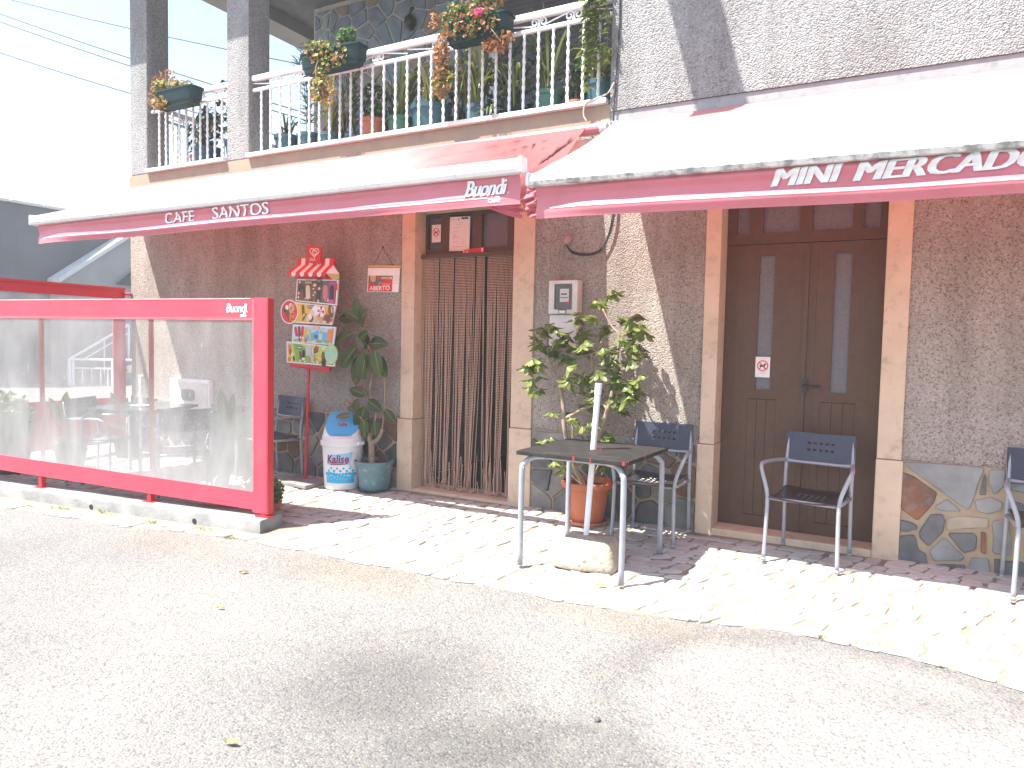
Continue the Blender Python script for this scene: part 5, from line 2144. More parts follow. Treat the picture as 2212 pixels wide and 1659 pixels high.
board([(-4.962, 1.872), (-4.462, 1.853), (-4.482, 1.625), (-4.98, 1.672)], 'white', 'brown', [
    ('rect', 'magenta', 0.80, 0.0 + 0.05, 0.955, 0.93), ('rect', 'slate', 0.64, 0.05, 0.80, 0.93), ('rect', 'choc', 0.04, 0.05, 0.30, 0.93),
    ('ell', 'black', 0.13, 0.6, 0.035, 0.045, 0.3), ('ell', 'choc', 0.20, 0.35, 0.04, 0.05, 0), ('disc', 'cream', 0.08, 0.86, 0.012), ('disc', 'cream', 0.07, 0.36, 0.012), ('disc', 'cream', 0.07, 0.18, 0.012),
    ('pop', 'black', 0.22, 0.45, 0.042, 0.10, 0.1), ('pop', 'cream', 0.30, 0.45, 0.055, 0.125, 0.05), ('pop', 'choc', 0.45, 0.5, 0.072, 0.155, 0.0), ('pop', 'black', 0.56, 0.42, 0.045, 0.105, -0.1),
    ('ell', 'cream', 0.455, 0.76, 0.02, 0.015, 0), ('ell', 'cream', 0.43, 0.6, 0.01, 0.008, 0), ('ell', 'cream', 0.47, 0.45, 0.011, 0.009, 0), ('ell', 'cream', 0.44, 0.33, 0.01, 0.008, 0), ('ell', 'cream', 0.57, 0.62, 0.016, 0.013, 0),
    ('pop', 'pinky', 0.725, 0.5, 0.055, 0.125, 0), ('pop', 'black', 0.875, 0.5, 0.055, 0.13, -0.05),
    ('poly', 'gold', [(0.22, 0.98), (0.38, 0.98), (0.38, 0.82), (0.22, 0.82)]), ('text', 'brown', 0.235, 0.86, 0.07, 0.02, 'PRAZER'),
    ('disc', 'black', 0.555, 0.93, 0.032), ('text', 'gold', 0.52, 0.865, 0.036, 0.03, 'M'),
    ('disc', 'cream', 0.57, 0.1, 0.012), ('disc', 'cream', 0.80, 0.17, 0.012), ('rect', 'red', 0.97, 0.6, 1.01, 0.85)])
b2 = board([(-5.07, 1.668), (-4.49, 1.618), (-4.535, 1.452), (-5.06, 1.475)], 'white', 'yellow', [
    ('poly', 'orange', [(0.72, 0.05), (0.94, 0.05), (0.98, 0.95), (0.88, 0.95)]),
    ('pop', 'choc', 0.33, 0.66, 0.034, 0.095, 0.1), ('poly', 'choc', [(0.3, 0.12), (0.34, 0.10), (0.42, 0.48), (0.38, 0.5)]),
    ('poly', 'slate', [(0.42, 0.93), (0.56, 0.97), (0.55, 0.78), (0.43, 0.74)]), ('text', 'cream', 0.44, 0.8, 0.06, 0.02, 'SNACK'),
    ('poly', 'cream', [(0.50, 0.55), (0.66, 0.62), (0.60, 0.05), (0.55, 0.05)]), ('disc', 'white', 0.60, 0.68, 0.045), ('disc', 'cream', 0.53, 0.5, 0.035), ('disc', 'choc', 0.52, 0.25, 0.032), ('disc', 'white', 0.49, 0.33, 0.026), ('disc', 'cream', 0.45, 0.2, 0.02),
    ('poly', 'gold', [(0.64, 0.5), (0.80, 0.5), (0.72, 0.08)]), ('disc', 'white', 0.72, 0.66, 0.05),
    ('poly', 'red', [(0.72, 0.66), (0.69, 0.93), (0.75, 0.93)]), ('poly', 'red', [(0.72, 0.66), (0.79, 0.75), (0.79, 0.55)]), ('poly', 'red', [(0.72, 0.66), (0.66, 0.4), (0.71, 0.36)]), ('poly', 'red', [(0.72, 0.66), (0.65, 0.62), (0.645, 0.78)]),
    ('ell', 'choc', 0.93, 0.72, 0.03, 0.06, 0.25), ('ell', 'choc', 0.88, 0.3, 0.045, 0.04, 0.6), ('ell', 'cream', 0.94, 0.8, 0.008, 0.03, 0.2), ('ell', 'cream', 0.82, 0.14, 0.03, 0.01, 0.1),
    ('poly', 'grey', [(0.62, 0.06), (0.74, 0.10), (0.77, 0.22), (0.66, 0.18)]), ('poly', 'red', [(0.93, 0.14), (1.0, 0.2), (1.01, 0.36), (0.95, 0.28)]),
    ('disc', 'cream', 0.36, 0.42, 0.012), ('disc', 'cream', 0.86, 0.08, 0.012), ('disc', 'cream', 0.57, 0.07, 0.012)])
mb = MB()
cx, cz = -5.055, 1.572
pts = [(cx + 0.112 * math.cos(2 * math.pi * i / 28), cz + 0.112 * math.sin(2 * math.pi * i / 28)) for i in range(28)]
mb.xz(pts, SY - 0.009, SY + 0.006, ix['white'])
disc_xz(mb, cx, cz, 0.102, SY - 0.0095, ix['red'], 28)
flat_xz(mb, [(cx - 0.085, cz + 0.02), (cx - 0.005, cz + 0.03), (cx + 0.0, cz - 0.085)], SY - 0.0098, ix['choc'])
flat_xz(mb, [(cx - 0.01, cz + 0.03), (cx + 0.075, cz + 0.035), (cx + 0.02, cz - 0.03)], SY - 0.0099, ix['gold'])
for a, b, r, c in ((-0.06, 0.035, 0.026, 'choc'), (-0.03, 0.04, 0.022, 'white'), (-0.05, 0.015, 0.018, 'black'), (0.02, 0.055, 0.026, 'cream'), (0.045, 0.05, 0.022, 'gold'), (0.03, 0.035, 0.016, 'choc'), (0.05, 0.025, 0.014, 'cream')):
    disc_xz(mb, cx + a, cz + b, r, SY - 0.0100 - 0.00003 * (a + 1), ix[c], 14)
disc_xz(mb, cx + 0.045, cz - 0.045, 0.042, SY - 0.0103, ix['yellow'], 20)
disc_xz(mb, cx + 0.045, cz - 0.045, 0.038, SY - 0.0105, ix['red'], 20)
text_xz(mb, '1€', cx + 0.02, cz - 0.063, 0.048, 0.034, SY - 0.0107, ix['yellow'], 0.03)
mb.build('price_roundel', PM, st, world=True)
board([(-5.012, 1.455), (-4.488, 1.435), (-4.515, 1.272), (-5.022, 1.29)], 'white', 'sky', [
    ('poly', 'blue', [(0.3, 0.05), (0.97, 0.05), (0.97, 0.6), (0.6, 0.75), (0.32, 0.4)]), ('poly', 'mint', [(0.04, 0.05), (0.96, 0.05), (0.9, 0.17), (0.1, 0.17)]),
    ('pop', 'red', 0.09, 0.62, 0.035, 0.09, 0.25), ('pop', 'choc', 0.17, 0.65, 0.035, 0.09, 0.1), ('pop', 'red', 0.245, 0.67, 0.035, 0.09, -0.08), ('pop', 'yellow', 0.32, 0.62, 0.035, 0.09, -0.22),
    ('poly', 'magenta', [(0.10, 0.42), (0.16, 0.42), (0.22, 0.05), (0.18, 0.05)]), ('poly', 'choc', [(0.155, 0.42), (0.20, 0.42), (0.225, 0.05), (0.195, 0.05)]), ('poly', 'pinky', [(0.22, 0.42), (0.27, 0.42), (0.235, 0.05), (0.21, 0.05)]), ('poly', 'lime', [(0.28, 0.42), (0.34, 0.42), (0.26, 0.08), (0.235, 0.08)]),
    ('rect', 'white', 0.115, 0.25, 0.165, 0.32), ('rect', 'white', 0.19, 0.25, 0.225, 0.34), ('rect', 'white', 0.25, 0.25, 0.29, 0.34),
    ('pop', 'lime', 0.43, 0.52, 0.03, 0.09, 0.1), ('poly', 'orange', [(0.49, 0.96), (0.64, 0.96), (0.64, 0.80), (0.49, 0.80)]), ('rect', 'cream', 0.505, 0.84, 0.625, 0.92),
    ('pop', 'mint', 0.69, 0.55, 0.045, 0.105, -0.12), ('ell', 'green', 0.69, 0.66, 0.01, 0.014, 0), ('pop', 'orange', 0.90, 0.55, 0.065, 0.11, -0.15), ('poly', 'orange', [(0.92, 0.8), (0.97, 0.95), (0.97, 0.7)]),
    ('disc', 'slate', 0.575, 0.4, 0.019), ('disc', 'yellow', 0.345, 0.15, 0.02), ('disc', 'red', 0.345, 0.15, 0.018), ('text', 'yellow', 0.325, 0.1, 0.024, 0.018, '1€'),
    ('ell', 'green', 0.66, 0.14, 0.045, 0.012, 0), ('ell', 'green', 0.85, 0.14, 0.035, 0.01, 0), ('ell', 'green', 0.10, 0.13, 0.04, 0.008, 0.1), ('disc', 'cream', 0.58, 0.17, 0.011), ('disc', 'cream', 0.93, 0.1, 0.012)])
b4 = board([(-5.092, 1.295), (-4.492, 1.258), (-4.50, 1.08), (-5.088, 1.10)], 'white', 'green', [
    ('poly', 'lime', [(0.3, 0.95), (0.97, 0.95), (0.97, 0.4), (0.6, 0.5)]), ('poly', 'yellow', [(0.6, 0.4), (0.75, 0.55), (0.8, 0.3), (0.7, 0.2)]), ('poly', 'lime', [(0.02, 0.95), (0.13, 0.95), (0.22, 0.06), (0.02, 0.06)]),
    ('pop', 'red', 0.08, 0.6, 0.035, 0.085, 0.15), ('ell', 'pinky', 0.07, 0.77, 0.022, 0.024, 0), ('ell', 'cream', 0.13, 0.42, 0.02, 0.02, 0), ('disc', 'yellow', 0.06, 0.17, 0.022), ('disc', 'red', 0.06, 0.17, 0.019), ('text', 'yellow', 0.043, 0.13, 0.02, 0.016, '1€'),
    ('poly', 'slate', [(0.22, 0.86), (0.33, 0.84), (0.33, 0.68), (0.22, 0.7)]), ('rect', 'cream', 0.235, 0.745, 0.315, 0.80),
    ('pop', 'choc', 0.30, 0.42, 0.03, 0.075, 0.08), ('pop', 'black', 0.365, 0.48, 0.034, 0.08, -0.05), ('rect', 'white', 0.335, 0.2, 0.395, 0.30),
    ('pop', 'grey', 0.47, 0.68, 0.07, 0.095, 0.05), ('poly', 'white', [(0.56, 0.45), (0.66, 0.62), (0.60, 0.9), (0.55, 0.75)]), ('poly', 'choc', [(0.575, 0.5), (0.68, 0.66), (0.62, 0.93), (0.57, 0.78)]), ('poly', 'red', [(0.62, 0.98), (0.69, 0.86), (0.67, 0.74), (0.60, 0.88)]),
    ('poly', 'grey', [(0.51, 0.45), (0.60, 0.4), (0.56, 0.12), (0.53, 0.12)]), ('ell', 'mint', 0.78, 0.85, 0.03, 0.014, 0), ('ell', 'choc', 0.78, 0.42, 0.026, 0.05, 0.1), ('ell', 'black', 0.79, 0.15, 0.03, 0.035, 0), ('poly', 'yellow', [(0.83, 0.2), (0.88, 0.3), (0.9, 0.08), (0.84, 0.06)]), ('poly', 'blue', [(0.86, 0.24), (0.89, 0.28), (0.9, 0.14)]),
    ('ell', 'black', 0.165, 0.22, 0.012, 0.026, 0.2), ('ell', 'pinky', 0.50, 0.18, 0.012, 0.022, 0), ('disc', 'cream', 0.295, 0.12, 0.012), ('disc', 'cream', 0.40, 0.12, 0.012), ('disc', 'cream', 0.58, 0.11, 0.012), ('disc', 'cream', 0.66, 0.14, 0.018),
    ('disc', 'yellow', 0.955, 0.16, 0.02), ('disc', 'red', 0.955, 0.16, 0.017), ('text', 'yellow', 0.94, 0.11, 0.022, 0.017, '1€')])
mb = MB()
cx, cz = -4.535, 1.19
pts = [(cx + 0.075 * math.cos(2 * math.pi * i / 26), cz + 0.088 * math.sin(2 * math.pi * i / 26)) for i in range(26)]
mb.xz(pts, SY - 0.0125, SY + 0.0, ix['lime'])
disc_xz(mb, cx, cz, 0.082, SY - 0.0128, ix['aqua'], 26, 0.07)
pp = [(cx + 0.066 * t * math.cos(t * 15.5), cz + 0.078 * t * math.sin(t * 15.5)) for t in [i / 70 for i in range(71)]]
ribbon_xz(mb, pp, 0.014, SY - 0.0131, ix['lime'])
mb.build('lollipop_cutout', PM, st, world=True)
# striped paper awning with the red emblem square on top
mb = MB()
mb.xz([(-4.962, 2.066), (-4.512, 2.044), (-4.512, 1.856), (-4.962, 1.876)], SY - 0.004, SY + 0.012, ix['red'])
xs5 = 8
for i in range(9):
    u0, u1 = i / 9, (i + 1) / 9
    c = ix['white'] if i % 2 == 1 else ix['red']
    T = lambda u: (-4.955 + 0.44 * u, 2.063 - 0.02 * u)
    M_ = lambda u: (-4.955 + 0.44 * u, 2.005 - 0.02 * u)
    Bq = lambda u: (-5.015 + 0.47 * u, 1.928 - 0.02 * u)
    a, b, a2, b2_, a3, b3 = T(u0), T(u1), M_(u0), M_(u1), Bq(u0), Bq(u1)
    y0, y1, y2 = SY - 0.006, SY - 0.012, SY - 0.075
    mb.add([(a[0], y0, a[1]), (b[0], y0, b[1]), (b2_[0], y1, b2_[1]), (a2[0], y1, a2[1])], [(0, 3, 2, 1)], c)
    mb.add([(a2[0], y1, a2[1]), (b2_[0], y1, b2_[1]), (b3[0], y2, b3[1]), (a3[0], y2, a3[1])], [(0, 3, 2, 1)], c)
    r = (b3[0] - a3[0]) / 2
    sc_ = [(a3[0], y2, a3[1])] + [((a3[0] + b3[0]) / 2 - r * math.cos(math.pi * k / 8), y2, (a3[1] + b3[1]) / 2 - 0.012 - 0.024 * math.sin(math.pi * k / 8)) for k in range(9)] + [(b3[0], y2, b3[1])]
    mb.add(sc_, [tuple(range(len(sc_)))], c)
mb.add([(-4.515, y1, 1.985), (-4.545, y2, 1.908), (-4.455, SY, 1.905)], [(0, 1, 2)], ix['white'])
mb.add([(-4.545, y2, 1.908), (-4.455, SY, 1.905), (-4.455, SY, 1.86), (-4.50, SY - 0.03, 1.85)], [(0, 3, 2, 1)], ix['gold'])
mb.build('paper_awning', PM, st, world=True)
mb = MB()
mb.xz([(-4.812, 2.172), (-4.638, 2.146), (-4.662, 1.996), (-4.826, 2.018)], SY - 0.03, SY - 0.02, ix['red'])
hx, hz, hy = -4.725, 2.105, SY - 0.0305
for k, (s_, w_) in enumerate(((1.0, 0.0085), (0.52, 0.008))):      # the swirl-heart emblem: two nested open hearts
    pts = []
    for i in range(41):
        t = math.pi * 2 * (i / 40) * 0.93 + 0.12
        px = 16 * math.sin(t) ** 3
        pz = 13 * math.cos(t) - 5 * math.cos(2 * t) - 2 * math.cos(3 * t) - math.cos(4 * t)
        pts.append((hx - px * 0.0034 * s_ + 0.004 * k, hz + pz * 0.0027 * s_ - 0.004 * k - 0.07 * px * 0.0034 * -1))
    ribbon_xz(mb, pts, w_, hy - 0.0003 * k, ix['white'])
text_xz(mb, 'OLÁ', -4.782, 2.028, 0.072, 0.032, hy - 0.0004, ix['white'], 0.015)
mb.build('emblem_square', PM, st, world=True)

# ------------------------------------------------------------------ swing-top bin
bn = thing('swing_bin', 'white plastic swing-top bin with a blue flap and dotted blue print', 'rubbish bin', (-4.415, -0.215, gz(-0.3) + 0.012), 0)
mb = MB()
RB = lambda z: 0.162 + 0.020 * z / 0.42
mb.lathe([(0.155, 0.0), (0.160, 0.006), (RB(0.1), 0.1), (RB(0.2), 0.2), (RB(0.3), 0.3), (RB(0.385), 0.385)], 48)
mb.lathe([(0.183, 0.385), (0.196, 0.388), (0.197, 0.425), (0.186, 0.43), (0.182, 0.46)], 48, cap0=False)
for s in (-1, 1):
    mb.bx(s * 0.20 - 0.018, -0.03, 0.40, s * 0.20 + 0.018, 0.03, 0.425)
mb.build('body', BINW, bn, smooth=True, auto=35)
# lid: upright cylinder cut by a slanting plane
mb = MB()
K = 48
TH = math.radians(-25)            # the flap slants down towards the street
dirv = Vector((0.50, -0.86, 0)).normalized()


def lid_h(px, py):
    d = (px * dirv.x + py * dirv.y) / 0.17
    return min(0.205, max(0.018, 0.125 - 0.15 * d))


vs = []
for k in range(7):
    t = k / 6
    for i in range(K):
        a = 2 * math.pi * i / K
        r = 0.182 - 0.028 * t
        px, py = r * math.cos(a), r * math.sin(a)
        vs.append((px, py, 0.46 + lid_h(px, py) * t))
fs = [(k * K + i, k * K + (i + 1) % K, (k + 1) * K + (i + 1) % K, (k + 1) * K + i) for k in range(6) for i in range(K)]
mb.add(vs, fs)
mb.build('lid', BINW, bn, smooth=True)
mb = MB()
vs = [(0, 0, 0.46 + lid_h(0, 0) - 0.004)]
for k in range(1, 9):
    for i in range(K):
        a = 2 * math.pi * i / K
        r = 0.1525 * k / 8
        px, py = r * math.cos(a), r * math.sin(a)
        vs.append((px, py, 0.46 + lid_h(px, py) - 0.004 + (0.003 if k < 8 else 0)))
fs = [(0, 1 + i, 1 + (i + 1) % K) for i in range(K)]
fs += [(1 + (k - 1) * K + i, 1 + k * K + i, 1 + k * K + (i + 1) % K, 1 + (k - 1) * K + (i + 1) % K) for k in range(1, 8) for i in range(K)]
mb.add(vs, fs)
fl = mb.build('flap', BINB, bn, smooth=True)
ORIG[fl.name] = ORIG[bn.name]
# printed design wrapped on the body
FD = math.atan2(-0.86, 0.50)       # angle of the printed front (towards the street corner)


def wrap(a, z, d):
    r = RB(z) + d
    an = FD + a / 0.172
    return (r * math.cos(an), r * math.sin(an), z)


mb = MB()


def wtext(txt, x, z, w, h, mi, bold, shear, d, slope=0.0):
    vs, fs = text_geo(txt, bold, shear, (w, h))
    mb.add([wrap(x + a, z + b + slope * a, d) for a, b in vs], fs, mi)


def wdisc(x, z, r, mi, d, n=14):
    mb.add([wrap(x + r * math.cos(2 * math.pi * i / n), z + r * math.sin(2 * math.pi * i / n), d) for i in range(n)], [tuple(range(n))], mi)


def wgrid(fn, nu, nv, mi):
    b = [fn(i / nu, j / nv) for j in range(nv + 1) for i in range(nu + 1)]
    mb.add(b, [(j * (nu + 1) + i, j * (nu + 1) + i + 1, (j + 1) * (nu + 1) + i + 1, (j + 1) * (nu + 1) + i) for j in range(nv) for i in range(nu)], mi)


wgrid(lambda u, v: wrap(-0.115 + 0.215 * u + 0.02 * v, 0.225 + 0.085 * v + 0.03 * u * v, 0.001), 12, 2, 1)
wtext('Kalise', -0.112, 0.236, 0.20, 0.078, 2, 0.03, 0.12, 0.0022, 0.03)
wgrid(lambda u, v: wrap(-0.075 + 0.15 * u, 0.222 + 0.008 * v + 0.012 * u, 0.0022), 10, 1, 2)
wgrid(lambda u, v: wrap(-0.135 + 0.28 * u, 0.062 + 0.075 * v + 0.012 * v * math.sin(u * 21), 0.001), 34, 3, 0)
rg = random.Random(3)
for i in range(11):
    x = -0.13 + 0.028 * i
    wdisc(x, 0.142 + 0.004 * math.sin(i), 0.0165, 0, 0.0013)
    if i % 2:
        wdisc(x + 0.004, 0.172, 0.012, 0, 0.0013)
    elif 1 < i < 10:
        wdisc(x + 0.004, 0.195, 0.010, 0, 0.0013)
    wdisc(x + 0.01, 0.118 + 0.02 * rg.random(), 0.004, 3, 0.0018, 8)
    wdisc(x, 0.095 + 0.02 * rg.random(), 0.003, 3, 0.0018, 8)
wdisc(0.105, 0.215, 0.007, 0, 0.0013)
mb.build('print', [BINB, BINL, MAROON, BINW], bn)
mb = MB()
vs, fs = text_geo('Kalise', 0.03, 0.15, (0.085, 0.034))
sidev = Vector((-dirv.y, dirv.x, 0))
mb2v = []


def flp(a, b):
    p = sidev * a - dirv * b + dirv * 0.02
    return (p.x, p.y, 0.46 + lid_h(p.x, p.y) + 0.004)


mb.add([flp(-0.05, -0.022), flp(0.05, -0.022), flp(0.058, 0.02), flp(-0.042, 0.02)], [(0, 1, 2, 3)], 0)
mb.add([(lambda p: (p[0], p[1], p[2] + 0.0012))(flp(-0.042 + a, -0.02 + b * 1.1)) for a, b in vs], fs, 1)
mb.build('print', [BINL, MAROON], fl)

# ------------------------------------------------------------------ rubber plant
rp = thing('rubber_plant', 'tall rubber plant with big glossy leaves in a scuffed teal pot beside the bin', 'pot plant', (-4.085, -0.175, gz(-0.17) + 0.012), 0)
mb = MB()
mb.lathe([(0.128, 0.012), (0.15, 0.16), (0.168, 0.235), (0.172, 0.24), (0.178, 0.262), (0.168, 0.264), (0.162, 0.24)], 36)
pot = mb.build('pot', TEAL, rp, auto=35, smooth=True)
mb = MB()
mb.lathe([(0.12, 0.0), (0.15, 0.012), (0.152, 0.02), (0.13, 0.014)], 32)
mb.build('saucer', TEALB, rp)
mb = MB()
mb.lathe([(0.0, 0.235), (0.165, 0.232)], 24, cap0=False)
mb.build('soil', SOIL, rp)
mb = MB()
mb.tube(curve_pts([(-4.125, -0.16, 0.22), (-4.14, -0.15, 0.33), (-4.14, -0.15, 0.42)], 4), [0.03, 0.03, 0.029, 0.029, 0.028, 0.028, 0.028, 0.03, 0.031], 10)
mb.tube(curve_pts([(-4.14, -0.15, 0.40), (-4.165, -0.15, 0.45), (-4.155, -0.15, 0.49)], 3), [0.026, 0.026, 0.025, 0.024, 0.023, 0.022, 0.02], 8)
mb.tube(curve_pts([(-4.135, -0.15, 0.41), (-4.07, -0.15, 0.45), (-4.02, -0.15, 0.545)], 4), [0.025, 0.024, 0.022, 0.021, 0.02, 0.019, 0.018, 0.017, 0.016], 8)
mb.tube(curve_pts([(-4.155, -0.15, 0.47), (-4.10, -0.14, 0.68), (-4.165, -0.15, 0.85), (-4.15, -0.14, 1.05), (-4.19, -0.15, 1.28), (-4.25, -0.15, 1.45), (-4.27, -0.15, 1.52)], 5), 0.009, 8)
mb.tube(curve_pts([(-4.16, -0.15, 0.48), (-4.24, -0.17, 0.62), (-4.33, -0.17, 0.70)], 4), 0.007, 6)
mb.tube(curve_pts([(-4.045, -0.13, 0.5), (-4.03, -0.11, 0.75), (-4.05, -0.1, 1.2)], 4), 0.007, 6)
mb.build('trunk', BARK, rp, smooth=True, world=True)
LVS = [(-4.295, 1.28, -4.453, 1.068, .30), (-4.212, 1.39, -4.21, 1.238, .44), (-4.144, 1.295, -3.911, 1.291, .40), (-4.166, 1.226, -4.185, 0.973, .44), (-4.067, 1.237, -3.998, 0.991, .34), (-4.277, 1.153, -4.331, 0.905, .34), (-4.183, 0.833, -4.393, 0.884, .36), (-4.172, 0.817, -4.189, 0.905, .6), (-4.317, 0.676, -4.426, 0.718, .35), (-4.328, 0.649, -4.46, 0.631, .32), (-4.21, 0.736, -4.303, 0.491, .42), (-4.317, 0.676, -4.239, 0.804, .5), (-4.16, 0.791, -3.994, 0.701, .42), (-4.005, 0.722, -3.885, 0.592, .36), (-4.18, 0.615, -4.151, 0.49, .6), (-4.102, 0.611, -4.057, 0.484, .5), (-4.269, 0.502, -4.307, 0.317, .42), (-4.224, 0.506, -4.173, 0.459, .6),
       (-4.235, 1.432, -4.125, 1.601, .38), (-4.312, 1.52, -4.546, 1.513, .36), (-4.283, 1.476, -4.275, 1.601, .4), (-4.33, 1.387, -4.554, 1.264, .40), (-4.3, 1.262, -4.453, 1.068, .38), (-4.235, 1.388, -4.204, 1.239, .5), (-4.185, 1.22, -4.182, 0.98, .36), (-4.082, 1.201, -3.984, 0.993, .34), (-4.29, 1.196, -4.325, 0.919, .34), (-4.236, 1.462, -4.305, 1.697, .36), (-4.253, 1.315, -4.104, 1.404, .36), (-4.217, 1.491, -4.371, 1.58, .36)]
OL = {7, 9, 11, 23}
rg = random.Random(9)


def big_leaf(mb, p0, p1, ratio, depth, bend, fold=0.16, face=None):
    """a broad pointed leaf from base p0 to tip p1 with a raised pale midrib"""
    p0, p1 = Vector(p0), Vector(p1)
    ax = p1 - p0
    L = ax.length
    t = ax.normalized()
    nrm = Vector(face) if face else Vector((0.25, -1, 0.25))
    nrm = (nrm - t * nrm.dot(t)).normalized()
    sd = t.cross(nrm)
    n = 9
    vs = []
    for i in range(n + 1):
        u = i / n
        w = ratio * L * 0.5 * (math.sin(math.pi * min(1, u ** 0.85)) ** 0.75) if 0 < u < 1 else 0.0015
        c = p0 + ax * u + nrm * (bend * L * math.sin(math.pi * u))
        up = nrm * (fold * w)
        vs += [c - sd * w + up, c - sd * w * 0.5 + up * 0.35, c, c + sd * w * 0.5 + up * 0.35, c + sd * w + up]
    fs = []
    for i in range(n):
        for k in range(4):
            a = 5 * i + k
            fs.append((a, a + 1, a + 6, a + 5))
    mb.add(vs, fs, 0)
    vs = []
    for i in range(n + 1):
        u = i / n
        c = p0 + ax * u + nrm * (bend * L * math.sin(math.pi * u) + 0.0016)
        w = 0.0032 * (1 - 0.75 * u)
        vs += [c - sd * w, c + sd * w]
    mb.add(vs, [(2 * i, 2 * i + 1, 2 * i + 3, 2 * i + 2) for i in range(n)], 1)


for k, (a, b, c, d, r) in enumerate(LVS):
    mb = MB()
    y = -0.16 + (0.05 if k in (5, 8, 13, 19, 26) else 0) - 0.012 * (k % 5)
    yt = y - rg.uniform(-0.02, 0.07)
    big_leaf(mb, (a, y, b), (c, yt, d), r * 1.32, 0, rg.uniform(0.02, 0.09), 0.18, (rg.uniform(-0.2, 0.6), -1, rg.uniform(0.0, 0.6)))
    mb.tube([(a, y, b), (a + (-4.17 - a) * 0.5, -0.155, b + 0.01)], 0.004, 5, 1)
    mb.build('leaf', [LEAFO if k in OL else LEAFR, VEIN], rp, smooth=True, world=True)
for a, b, c, d in ((-4.217, 0.893, -4.303, 0.972), (-4.323, 0.711, -4.439, 0.798), (-4.303, 1.543, -4.45, 1.736)):
    mb = MB()
    mb.tube([(a, -0.17, b), ((a + c) / 2, -0.175, (b + d) / 2), (c, -0.18, d)], [0.008, 0.007, 0.0015], 6)
    mb.build('leaf_sheath', SPIKE, rp, world=True, smooth=True)

# ------------------------------------------------------------------ umbrella plant in terracotta
up = thing('umbrella_plant', 'big umbrella plant with sunlit green leaves in a ribbed terracotta pot', 'pot plant', (-2.035, -0.215, gz(-0.2) + 0.012), 0)
mb = MB()
K = 72
prof = [(0.118, 0.018), (0.122, 0.03), (0.152, 0.24), (0.156, 0.262), (0.182, 0.268), (0.197, 0.285), (0.195, 0.312), (0.186, 0.318), (0.17, 0.31), (0.16, 0.26)]
vs = []
for pi_, (r, z) in enumerate(prof):
    for i in range(K):
        rr = r * (1 + (0.018 if (i % 3 == 0 and 1 <= pi_ <= 2) else 0))
        vs.append((rr * math.cos(2 * math.pi * i / K), rr * math.sin(2 * math.pi * i / K), z))
mb.add(vs, [(i * K + j, i * K + (j + 1) % K, (i + 1) * K + (j + 1) % K, (i + 1) * K + j) for i in range(len(prof) - 1) for j in range(K)] + [tuple(range(K))[::-1]])
mb.build('pot', TERRA, up, auto=30, smooth=True)
mb = MB()
mb.lathe([(0.11, 0.0), (0.148, 0.004), (0.152, 0.026), (0.142, 0.026), (0.135, 0.012)], 36)
mb.build('saucer', TERRA, up)
mb = MB()
mb.lathe([(0.0, 0.275), (0.165, 0.272)], 24, cap0=False)
mb.build('soil', SOIL, up)
Yp = -0.30
mb = MB()


def br(pts, r0, r1):
    c = curve_pts(pts, 5)
    mb.tube(c, [1.2 * (r0 + (r1 - r0) * i / (len(c) - 1)) for i in range(len(c))], 8)


br([(-2.06, -0.22, 0.27), (-2.14, -0.27, 0.45), (-2.19, Yp, 0.65), (-2.21, Yp, 0.86), (-2.25, Yp, 1.06)], 0.019, 0.013)
br([(-2.245, Yp, 1.03), (-2.29, Yp, 1.12), (-2.345, Yp, 1.24), (-2.35, Yp, 1.36)], 0.009, 0.005)
br([(-2.31, Yp, 1.13), (-2.2, Yp + 0.04, 1.20), (-2.09, Yp + 0.06, 1.235), (-1.98, Yp + 0.05, 1.27), (-1.94, Yp + 0.05, 1.35)], 0.007, 0.004)
br([(-2.2, Yp, 0.77), (-2.08, Yp + 0.03, 0.84), (-1.96, Yp, 0.90), (-1.93, Yp, 1.0)], 0.012, 0.007)
br([(-2.03, -0.2, 0.27), (-1.96, -0.27, 0.5), (-1.90, Yp, 0.72), (-1.83, Yp, 0.97), (-1.80, Yp, 1.17)], 0.019, 0.012)
br([(-1.805, Yp, 1.15), (-1.79, Yp, 1.36), (-1.80, Yp, 1.41), (-1.85, Yp, 1.46), (-1.92, Yp, 1.58)], 0.010, 0.005)
br([(-1.82, Yp, 0.99), (-1.76, Yp - 0.03, 1.05), (-1.735, Yp - 0.04, 1.15)], 0.008, 0.004)
br([(-1.86, Yp, 0.86), (-1.95, Yp + 0.02, 0.95), (-1.975, Yp, 1.06), (-2.0, Yp, 1.25)], 0.009, 0.005)
br([(-2.06, -0.24, 0.27), (-2.17, -0.36, 0.40), (-2.24, -0.42, 0.44)], 0.009, 0.004)
br([(-2.15, -0.28, 0.45), (-2.13, Yp, 0.7), (-2.16, Yp, 0.8)], 0.006, 0.004)
br([(-2.02, -0.23, 0.27), (-1.9, -0.3, 0.5), (-1.86, -0.36, 0.62)], 0.008, 0.004)
mb.build('trunk', BARK, up, world=True, smooth=True)
